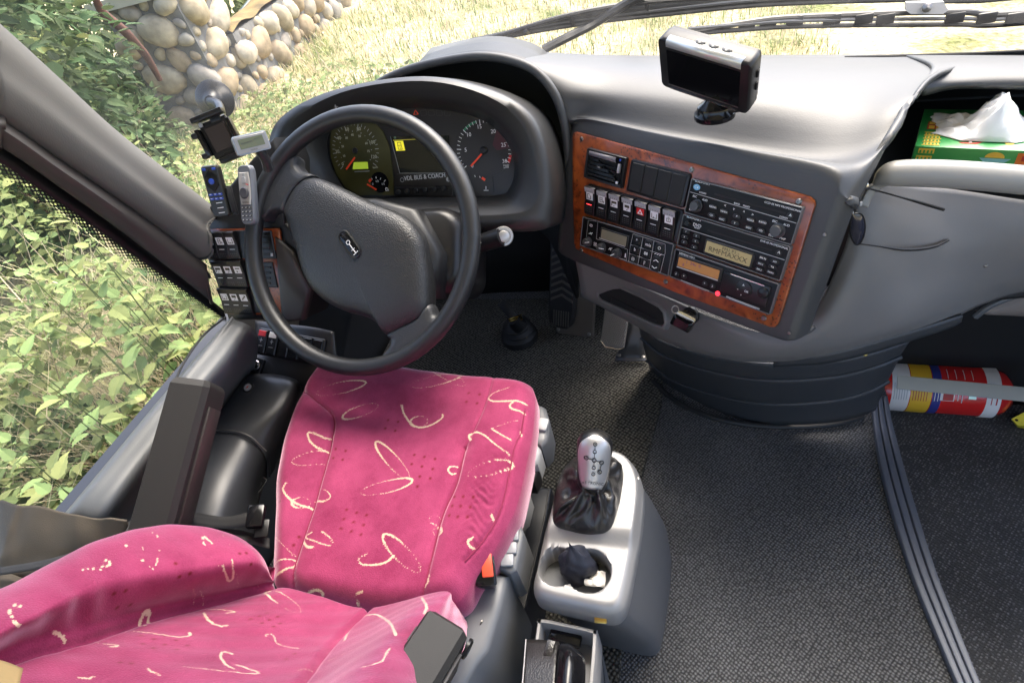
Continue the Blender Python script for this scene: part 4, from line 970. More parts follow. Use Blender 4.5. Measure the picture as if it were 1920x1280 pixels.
seatI = [(-.22, .26, .17, .25), (-.22, -.14, .08, .20), (-.02, .06, .07, .10)]
seatI2 = [(-.18, .24, .16, .25), (-.02, .06, .07, .10), (.10, .14, .10, .17)]
door = [(-.20, -.15, .08, .24), (-.20, .24, .08, .10), (.20, .25, .08, .24), (-.05, .02, .09, .13)]
lamp = [(-.15, .18, .10, .12), (-.15, .18, .20, .22), (-.15, -.11, .10, .22), (.14, .18, .10, .22), (-.06, .09, .24, .26), (-.02, .04, .14, .18)]
icons = [bus, bus2, seatI, seatI2, 'hazard', door, lamp]
c, sw_, sh_, sa = rect_of((-0.3008,0.0334), (-0.0874,0.0356), (-0.0897,-0.0208), (-0.3043,-0.0256))
smx = Matrix.Translation((c[0], c[1], 0)) @ Matrix.Rotation(sa, 4, 'Z')
sf_ = part('switch_frame', xform(slab(rrect(sw_, sh_, .004), .004, .0095, .002, seg=2), smx), BLKS, cp)
for k in range(7):
    rocker(cp, smx @ Matrix.Translation((sw_ * (-.435 + .1395 * k) + .001, 0, 0)), sw_ * .118, sh_ * .93, icons[k], red_line=(k == 0))

# ---- units mounted in the panel
UNITB = mat('unit_black', (.006, .006, .0065), .4, spec=.22, grain=.1)
def unit(name, label, cat, w, h, c, a=0.0, z=0.0):
    O, ex, ey, en = PAN
    ca, sa_ = math.cos(a), math.sin(a)
    e1 = tuple(ex[i] * ca + ey[i] * sa_ for i in range(3)); e2 = tuple(-ex[i] * sa_ + ey[i] * ca for i in range(3))
    o = thing(name, label, cat, frame=(pan(c[0], c[1], .0), e1, e2, en))
    part('face_plate', join(slab(rrect(w, h, .002), .001, .0115, .0012, seg=2)), UNITB, o)
    part('edge_frame', loft([[(x, y, q) for x, y in inset(ccw(rrect(w + .001, h + .001, .0025)), d)] for d, q in ((0, .004), (0, .0125), (.0006, .0132), (.0016, .0132), (.0022, .0118))], False, False), mat('unit_edge', (.10, .10, .105), .22) if 'unit_edge' not in bpy.data.materials else bpy.data.materials['unit_edge'], o)
    def loc(p):
        dx, dy = p[0] - c[0], p[1] - c[1]
        return dx * ca + dy * sa_, -dx * sa_ + dy * ca
    return o, loc
ZF = .0118
def pill(o, p, w, h, z=ZF, label=None, m=None):
    b = part('button', slab(rrect(w, h, min(w, h) * .4, *p), z - .001, z + .0022, .0009), m or BLKS, o)
    if label: part('button_mark', text(label, h * .62, p[0], p[1] + h * .05, z + .0023, wide=1.05, thick=.0002), WHITE, b)
    return b
def knob(o, p, r, hgt=.010):
    k = part('knob', move(lathe([(r * 1.25, -.001), (r * 1.25, .0012), (r, .0016), (r, hgt * .8), (r * .88, hgt), (r * .5, hgt), (.0001, hgt)], 22, True, False), (*p, ZF)), mat('knob_plastic', (.045, .045, .047), .35) if 'knob_plastic' not in bpy.data.materials else bpy.data.materials['knob_plastic'], o)
    return k
c, w_, h_, a_ = rect_of((-0.085,0.0914), (0.0967,0.0876), (0.0986,0.0357), (-0.0848,0.0331))
cd, lc = unit('cd_player', 'black CD player with two round knobs, top one of the three stacked units', 'CD player', w_, h_, c, a_)
part('slot', slab(rrect(w_ * .64, .0030, .0014, *lc((0.0183,0.0755)), 3, 0), ZF - .001, ZF + .0002), CAVE, cd)
part('chrome_line', join(bar2(lc((-0.0826,0.069)), lc((0.0951,0.066)), .0009, ZF, .0006)), GREYPR, cd)
part('top_gloss', slab(rrect(w_ * .98, h_ * .30, .001, 0, h_ * .31), ZF - .001, ZF, .0004), UNITB, cd)
knob(cd, lc((-0.0654,0.0508)), .0082); knob(cd, lc((0.0729,0.049)), .0088)
for p, s in (((-0.0362,0.0559), 'RADIO'), ((-0.0159,0.0537), 'VIDEO'), ((-0.0354,0.0429), 'CD'), ((-0.0162,0.0413), 'DISC'), ((0.0065,0.0522), 'P'), ((0.0062,0.0414), 'T'), ((0.0292,0.0523), 'VIDEO'), ((0.0486,0.0541), 'RADIO'), ((0.0297,0.0406), 'DISC'), ((0.049,0.0416), 'CD')):
    pill(cd, lc(p), .0135, .0062, label=s)
part('arrow_keys', join(*[text(s, .0065, *lc(p), ZF) for s, p in (('<', (-0.0175,0.0629)), ('v', (-0.0021,0.0617)), ('^', (0.0148,0.0608)), ('>', (0.0292,0.0608)))]), WHITE, cd, kind='stuff')
eb = part('eject_button', slab(circ(.005, 16, *lc((0.0839,0.0744))), ZF - .001, ZF + .0015, .0006), BLKS, cd)
part('eject_mark', text('^', .009, *lc((0.0842,0.0733)), ZF + .0016), WHITE, eb)
ov = part('logo_oval', slab([(x, y * .75 + lc((-0.0725,0.0789))[1] * .25) for x, y in circ(.0062, 18, *lc((-0.0725,0.0789)))], ZF, ZF + .0012, .0006), mat('logo_blue', (.16, .42, .62), .3), cd)
part('logo_mark', text('C4', .0058, *lc((-0.0725,0.0789)), ZF + .0013), WHITE, ov)
part('lettering', join(text('BLAUPUNKT', .0044, *lc((-0.0643,0.0878)), ZF + .0002, wide=1.1), text('CCD 05 MP3 PROFESSIONAL', .0042, *lc((0.0695,0.0832)), ZF + .0002, wide=1.05), text('CODEM', .0036, *lc((-0.0602,0.0724)), ZF + .0002), text('BAND', .0036, *lc((0.0006,0.0703)), ZF), text('PRESET', .0036, *lc((0.0166,0.0701)), ZF), text('CODEM', .0034, *lc((0.0752,0.0688)), ZF),
    *[text(s, .0046, *lc(p), ZF) for s, p in (('ESC', (-0.0725,0.0639)), ('AUD', (-0.0536,0.0626)), ('ESC', (-0.0739,0.0417)), ('ESC', (0.0647,0.0601)), ('AUD', (0.0826,0.0596)), ('ESC', (0.0651,0.0389)), ('MAP', (0.0827,0.0391)))]), WHITE, cd, kind='stuff')
part('blue_tick', text('>', .005, *lc((-0.0758,0.0878)), ZF + .0003), mat('logo_cyan', (.10, .45, .6), .4), cd)

c, w_, h_, a_ = rect_of((-0.0857,0.0323), (0.0974,0.0309), (0.0984,-0.0214), (-0.0862,-0.024))
dv, lc = unit('dvd_radio', 'black DVD radio with olive display, middle one of the three stacked units', 'radio', w_, h_, c, a_)
part('top_gloss', slab(rrect(w_ * .98, h_ * .30, .001, 0, h_ * .32), ZF - .001, ZF, .0004), UNITB, dv)
part('chrome_line', bar2(lc((-0.0846,0.0093)), lc((0.095,0.0103)), .0009, ZF, .0006), GREYPR, dv)
part('slot', slab(rrect(w_ * .60, .0028, .0013, *lc((0.0179,0.0177))), ZF - .001, ZF + .0002), CAVE, dv)
for p, s in (((-0.0732,0.0051), '1'), ((-0.0742,-0.0045), '3'), ((-0.0728,-0.0131), '5'), ((-0.053,0.0034), '2'), ((-0.0525,-0.0055), '4'), ((-0.0527,-0.0157), '6')): pill(dv, lc(p), .0125, .0058, label=s)
for p, s in (((0.0643,0.0027), 'FM-TS'), ((0.0633,-0.0067), 'FM-1'), ((0.0635,-0.0158), 'FM-2'), ((0.0826,0.0035), 'AM'), ((0.0816,-0.0053), 'TA'), ((0.0815,-0.0141), 'MON')): pill(dv, lc(p), .0135, .0060, label=s)
dc, dw, dh, da = rect_of(lc((-0.0317,0.0018)), lc((0.0469,0.0027)), lc((0.0474,-0.0163)), lc((-0.0319,-0.0163)))
part('display_bezel', slab(rrect(dw + .007, dh + .006, .003, dc[0], dc[1], 3, da), ZF - .001, ZF + .0022, .0012), BLKS, dv)
ds = part('display', slab(rrect(dw, dh, .001, dc[0], dc[1], 3, da), ZF, ZF + .0026), mat('lit_lcd_olive', (.22, .18, .085), .3, emit=(.40, .30, .12), estr=.06), dv)
part('display_text', join(text('FM1 P1 -', .0072, dc[0] + .004, dc[1] + dh * .27, ZF + .0027, rot=da, wide=1.15), text('RMFMAXXX', .0112, dc[0], dc[1] - dh * .12, ZF + .0027, rot=da, wide=1.12)), LCDK, ds, kind='stuff')
part('power_knob', move(lathe([(.0042, 0), (.0042, .004), (.0035, .005), (.0001, .005)], 16, True, False), (*lc((-0.0731,0.0201)), ZF)), BLKS, dv)
eb = part('eject_button', slab(circ(.005, 16, *lc((0.0842,0.0181))), ZF - .001, ZF + .0015, .0006), BLKS, dv)
part('eject_mark', text('^', .009, *lc((0.0844,0.0173)), ZF + .0016), WHITE, eb)
part('lettering', join(text('BLAUPUNKT', .0044, *lc((-0.0651,0.0292)), ZF + .0002, wide=1.1), text('DVD', .0075, *lc((-0.0568,0.0201)), ZF + .0002), text('VIDEO', .0035, *lc((-0.0562,0.0159)), ZF + .0002), text('DVR 05 PROFESSIONAL', .0042, *lc((0.0736,0.0272)), ZF + .0002)), WHITE, dv, kind='stuff')
part('blue_tick', text('>', .005, *lc((-0.077,0.0289)), ZF + .0003), bpy.data.materials['logo_cyan'], dv)

c, w_, h_, a_ = rect_of((-0.0868,-0.0294), (0.0973,-0.0265), (0.0989,-0.0793), (-0.0866,-0.0799))
ta, lc = unit('tachograph', 'black tachograph with amber display, lowest of the three stacked units', 'tachograph', w_, h_, c, a_)
dc, dw, dh, da = rect_of(lc((-0.0752,-0.04)), lc((0.0026,-0.0382)), lc((0.0025,-0.0535)), lc((-0.0751,-0.0557)))
part('display_bezel', slab(rrect(dw + .008, dh + .008, .002, dc[0], dc[1], 3, da), ZF - .001, ZF + .0022, .0012), BLKS, ta)
ds = part('display', slab(rrect(dw, dh, .001, dc[0], dc[1], 3, da), ZF, ZF + .0026), mat('lit_lcd_amber', (.24, .11, .03), .3, emit=(.42, .17, .04), estr=.06), ta)
part('display_text', join(text('1  24u  0', .0080, dc[0] - .010, dc[1] + dh * .22, ZF + .0027, rot=da), text('8', .0075, dc[0] - dw * .36, dc[1] - dh * .22, ZF + .0027, rot=da), text('-', .0075, dc[0] + dw * .42, dc[1] - dh * .22, ZF + .0027, rot=da)), PURPLE, ds, kind='stuff')
part('display_lip', bar2(lc((-0.0756,-0.0576)), lc((0.0029,-0.055)), .0018, ZF + .0022, .0006), GREYPR, ta)
for p, s in (((-0.0742,-0.0712), '1'), ((-0.059,-0.0701), '^'), ((-0.0185,-0.069), '^'), ((-0.0039,-0.0683), '2')): pill(ta, lc(p), .0095, .0075, label=s)
for p, ww in (((-0.0358,-0.079), .056), ((0.052,-0.076), .058)):
    part('card_slot', join(slab(rrect(ww, .0020, .0008, *lc(p)), ZF - .001, ZF + .0014, .0004), slab(rrect(ww * .8, .0010, .0004, lc(p)[0], lc(p)[1] - .0016), ZF - .001, ZF + .0008)), GREYPR if ww > .057 else STEEL, ta)
dc, dw, dh, da = rect_of(lc((0.0085,-0.0367)), lc((0.089,-0.0359)), lc((0.0893,-0.0682)), lc((0.0104,-0.0713)))
dr = part('paper_drawer', slab(rrect(dw, dh, .002, dc[0], dc[1], 3, da), ZF - .001, ZF + .0022, .0012, seg=2), BLKS, ta)
part('drawer_lip', bar2(lc((0.0219,-0.0369)), lc((0.0789,-0.0367)), .0016, ZF + .0022, .0008), CHROME, dr)
dpd = part('round_keypad', slab(circ(.0135, 26, *lc((0.0489,-0.0532))), ZF + .001, ZF + .0042, .0012, seg=2), BLKS, ta)
part('keypad_marks', join(text('^', .008, *lc((0.0474,-0.0479)), ZF + .0043), text('v', .005, *lc((0.0477,-0.0629)), ZF + .0043), text('-', .008, *lc((0.0401,-0.0557)), ZF + .0043), text('OK', .0048, *lc((0.0547,-0.055)), ZF + .0043)), WHITE, dpd, kind='stuff')
part('round_button', move(lathe([(.0095, 0), (.0095, .002), (.008, .0045), (.004, .006), (.0001, .0062)], 20, True, False), (*lc((0.0795,-0.0482)), ZF)), BLKS, ta)
part('red_lamp', move(lathe([(.0042, 0), (.0042, .001), (.003, .003), (.0001, .0038)], 14, True, False), (*lc((0.0076,-0.077)), ZF)), REDLED, ta)
part('lettering', text('SIEMENS VDO', .0046, *lc((-0.0627,-0.0339)), ZF + .0002, wide=1.1), WHITE, ta, kind='stuff')

# climate control unit
c, w_, h_, a_ = rect_of((-0.3006,-0.0292), (-0.0926,-0.0237), (-0.0889,-0.0795), (-0.3011,-0.0902))
cl, lc = unit('climate_control', 'black climate control unit with small display, three knobs and nine keys', 'climate control', w_, h_, c, a_)
lb = [ring2([lc(q) for q in ((-0.2875,-0.0338), (-0.2628,-0.0294), (-0.2603,-0.0634), (-0.2247,-0.0608), (-0.184,-0.0608), (-0.1823,-0.082), (-0.233,-0.0856), (-0.2857,-0.0879))], .0007, ZF)]
dc, dw, dh, da = rect_of(lc((-0.248,-0.0408)), lc((-0.1881,-0.0385)), lc((-0.1899,-0.0559)), lc((-0.2506,-0.0582)))
part('display_bezel', slab(rrect(dw + .007, dh + .005, .001, dc[0], dc[1], 3, da), ZF - .001, ZF + .0018, .0010), BLKS, cl)
part('display', slab(rrect(dw, dh, .0006, dc[0], dc[1], 3, da), ZF, ZF + .0022), mat('lcd_pale', (.19, .175, .12), .3), cl)
part('display_lip', bar2(lc((-0.2527,-0.0593)), lc((-0.1902,-0.0571)), .0012, ZF + .0018, .0006), GREYPR, cl)
for p, q in (((-0.2801,-0.0753), (-0.2692,-0.0713)), ((-0.2438,-0.0754), (-0.2318,-0.0735)), ((-0.2056,-0.075), (-0.2141,-0.081))):
    k = knob(cl, lc(p), .0078)
    part('knob_pointer', bar2(lc(p), lc(q), .0013, ZF + .010, .0003), WHITE, k)
keys = [((-0.1667,-0.0381), '*'), ((-0.1411,-0.0386), 'm/a'), ((-0.1173,-0.0377), 'O'), ((-0.1672,-0.0556), 'b'), ((-0.1424,-0.0555), '88'), ((-0.1677,-0.0733), '(i)'), ((-0.1418,-0.0725), '|!')]
for p, s in keys:
    kb = part('key', slab(rrect(.0165, .0150, .003, *lc(p), 3, -.02), ZF - .001, ZF + .0022, .0010), BLKS, cl)
    part('key_mark', text(s, .0082, *lc(p), ZF + .0023), WHITE, kb)
kb = part('arrow_key', slab(rrect(.0165, .027, .003, *lc((-0.1186,-0.0676)), 3, -.02), ZF - .001, ZF + .0022, .0010), BLKS, cl)
part('key_mark', join(*[bar2(lc(a), lc(b), .0014, ZF + .0022) for a, b in (((-0.1239,-0.0634), (-0.119,-0.0596)), ((-0.119,-0.0596), (-0.1134,-0.0621)), ((-0.1248,-0.073), (-0.1194,-0.0756)), ((-0.1194,-0.0756), (-0.1141,-0.0721)))]), WHITE, kb)
lb += [ring2([lc(q) for q in ((-0.1785,-0.0291), (-0.1081,-0.0275), (-0.1046,-0.0423), (-0.1062,-0.08), (-0.178,-0.0829), (-0.1802,-0.0529))], .0008, ZF)]
lb += [bar2(lc(a), lc(b), .0009, ZF) for a, b in (((-0.1561,-0.029), (-0.1565,-0.0815)), ((-0.132,-0.0283), (-0.1306,-0.0795)), ((-0.1793,-0.0504), (-0.1064,-0.0472)), ((-0.1798,-0.0675), (-0.13,-0.0648)))]
part('key_outlines', join(*lb), GREYPR, cl, kind='stuff')
part('symbols', join(ring2(rrect(.007, .0045, .002, *lc((-0.2785,-0.0418))), .0009, ZF), bar2(lc((-0.2815,-0.0591)), lc((-0.2721,-0.0552)), .0012, ZF), bar2(lc((-0.2781,-0.0557)), lc((-0.2744,-0.0594)), .0012, ZF), *[ring2(circ(.0019, 8, lc((-0.2618,-0.075))[0] + dx, lc((-0.2618,-0.075))[1] + dy), .0007, ZF) for dx in (-.002, .002) for dy in (-.002, .002)], bar2(lc((-0.2278,-0.0746)), lc((-0.22,-0.0698)), .0015, ZF), bar2(lc((-0.2257,-0.0704)), lc((-0.2219,-0.0751)), .0015, ZF), bar2(lc((-0.1876,-0.0699)), lc((-0.187,-0.0778)), .002, ZF), *[bar2((lc((-0.1179,-0.0492))[0] + dx - .003, lc((-0.1179,-0.0492))[1] - .002), (lc((-0.1179,-0.0492))[0] + dx + .002, lc((-0.1179,-0.0492))[1] + .002), .001, ZF) for dx in (-.005, 0, .005)]), WHITE, cl, kind='stuff')

# ignition key in its lock
ky = thing('ignition_key', 'black ignition key in the lock below the control panel', 'key', (-0.0152,0.85,0.5018))
ka, kb_ = Vector((-0.0095,0.856,0.5018)), Vector((-0.0255,0.8,0.5281))
kd = (kb_ - ka).normalized(); side = Vector((0.0041,0.8,0.5282)) - Vector((-0.0346,0.8,0.5464)); side = (side - kd * side.dot(kd)).normalized(); kn = kd.cross(side)
km = axes(ka, side, kn, kd)
part('blade', xform(box(.009, .0028, .03, (0, 0, .012)), km), STEEL, ky, world=True)
part('key_head', xform(loft([[(x, y, z) for x, y in rrect(w, t, .003)] for w, t, z in ((.014, .010, .012), (.026, .016, .018), (.040, .022, .048), (.038, .021, .066), (.026, .014, .071))]), km), GLOSS, ky, world=True, sharp=35)
part('key_ring', tube([tuple(Vector((-0.0362,0.8,0.5618)) + Vector((.006 * math.cos(t), .003 * math.sin(t), .006 * math.sin(t)))) for t in [2 * math.pi * i / 14 for i in range(14)]], .0009, 6, closed=True), STEEL, ky, world=True)

# ------------------------------------------------------------------ left light switch panel
lp = thing('light_switch_panel', 'small wood panel with three rows of light switches left of the wheel', 'switch panel', frame=SID)
part('wood_board', slab([(-0.0598,0.0966), (0.1156,0.0897), (0.1179,0.0844), (0.0932,-0.086), (-0.0616,-0.0831), (-0.0647,-0.0796), (-0.0616,0.0932)], .0, .004, .0015, seg=2), WOOD, lp)
rows_ = [((115,150), (400,145), (410,338), (130,335)), ((175,362), (435,362), (440,548), (212,545)), ((225,572), (445,575), (500,748), (245,745))]
def s4(x, y):
    a, b = (-0.0786,0.13), (0.1721,-0.1512)
    O = np.array((-0.0123,0.0192)); ux = (np.array((0.0211,0.0182)) - O) / 100; uy = (np.array((-0.0208,-0.0084)) - O) / 100
    return tuple(O + ux * (x - 300) + uy * (y - 400))
ics = [lamp, bus2, door, seatI, seatI2, [(-.18, .24, .20, .24), (-.10, .0, .08, .14)], door, seatI2, [(-.15, -.05, .08, .14), (-.05, .08, .13, .19), (.08, .22, .18, .25)]]
sw_pos = [[(150, 245), (228, 245), (306, 245)], [(215, 455), (288, 455), (362, 455)], [(262, 660), (335, 662), (408, 664)]]
for r in range(3):
    q = rows_[r]
    part('switch_frame', slab([s4(q[0][0] - 6, q[0][1] - 6), s4(q[1][0] + 40, q[1][1] - 6), s4(q[2][0] + 20, q[2][1] + 4), s4(q[3][0] - 4, q[3][1] + 4)], .003, .0075, .001), BLKS, lp)
    for k in range(3):
        x, y = sw_pos[r][k]
        up_ = np.array(s4(x - 8, y - 40)) - np.array(s4(x + 8, y + 40)); an = math.atan2(up_[1], up_[0]) - math.pi / 2
        cx_, cy_ = s4(x, y)
        rocker(lp, Matrix.Translation((cx_, cy_, -.002)) @ Matrix.Rotation(an * .6, 4, 'Z'), .0265, .0575, ics[r * 3 + k], small=True)
for x0, y0, x1, y1 in ((548, 150, 615, 345), (560, 370, 630, 555)):
    a = [s4(x0 - 90, y0), s4(x0 + 25, y0), s4(x1, y1), s4(x0 - 80, y1)]
    vt_ = part('side_vent', slab(a, .003, .008, .0015), BLKS, lp)
    for k in range(4):
        yy = y0 + 30 + (y1 - y0 - 50) * k / 3.5
        part('vent_slat', slab([s4(x0 - 70, yy), s4(x0 + 22, yy), s4(x0 + 24, yy + 14), s4(x0 - 70, yy + 14)], .0075, .0095, .0005), BLKP, vt_)
part('vent_tab', slab([s4(580, 305), s4(595, 305), s4(597, 325), s4(582, 325)], .008, .0095), ICONL, lp)
part('screw', move(lathe([(.003, .003), (.003, .005), (.0001, .0055)], 10, True, False), (*s4(662, 655), 0)), SCREW, lp)


# ------------------------------------------------------------------ driver's seat
def seg_w(x, y, strokes):
    """printed stroke value at points (x, y): 1 on a full-width line, less on worn thin ones"""
    val = np.zeros(x.shape)
    for s in strokes:
        s = np.array(s); bb = (x > s[:, 0].min() - .008) & (x < s[:, 0].max() + .008) & (y > s[:, 1].min() - .008) & (y < s[:, 1].max() + .008)
        if not bb.any(): continue
        xx, yy = x[bb], y[bb]; best = np.zeros(xx.shape)
        for (x0, y0, w0), (x1, y1, w1) in zip(s[:-1], s[1:]):
            dx, dy = x1 - x0, y1 - y0; L2 = dx * dx + dy * dy + 1e-12
            t = np.clip(((xx - x0) * dx + (yy - y0) * dy) / L2, 0, 1)
            d = np.hypot(xx - x0 - t * dx, yy - y0 - t * dy); w = w0 + (w1 - w0) * t
            best = np.maximum(best, np.clip(1.25 - d / (.0008 + .0019 * w), 0, 1) * (.24 + .66 * w))
        val[bb] = np.maximum(val[bb], best)
    return val
def print_attr(o, r, g):
    a = o.data.color_attributes.new('print', 'FLOAT_COLOR', 'POINT')
    c = np.zeros((len(r), 4)); c[:, 0] = r; c[:, 1] = g; c[:, 3] = 1
    a.data.foreach_set('color', c.ravel())
def polyd(x, y, s):
    s = np.array(s); best = np.full(x.shape, 9.0)
    for (x0, y0), (x1, y1) in zip(s[:-1], s[1:]):
        dx, dy = x1 - x0, y1 - y0
        t = np.clip(((x - x0) * dx + (y - y0) * dy) / (dx * dx + dy * dy + 1e-12), 0, 1)
        best = np.minimum(best, np.hypot(x - x0 - t * dx, y - y0 - t * dy))
    return best
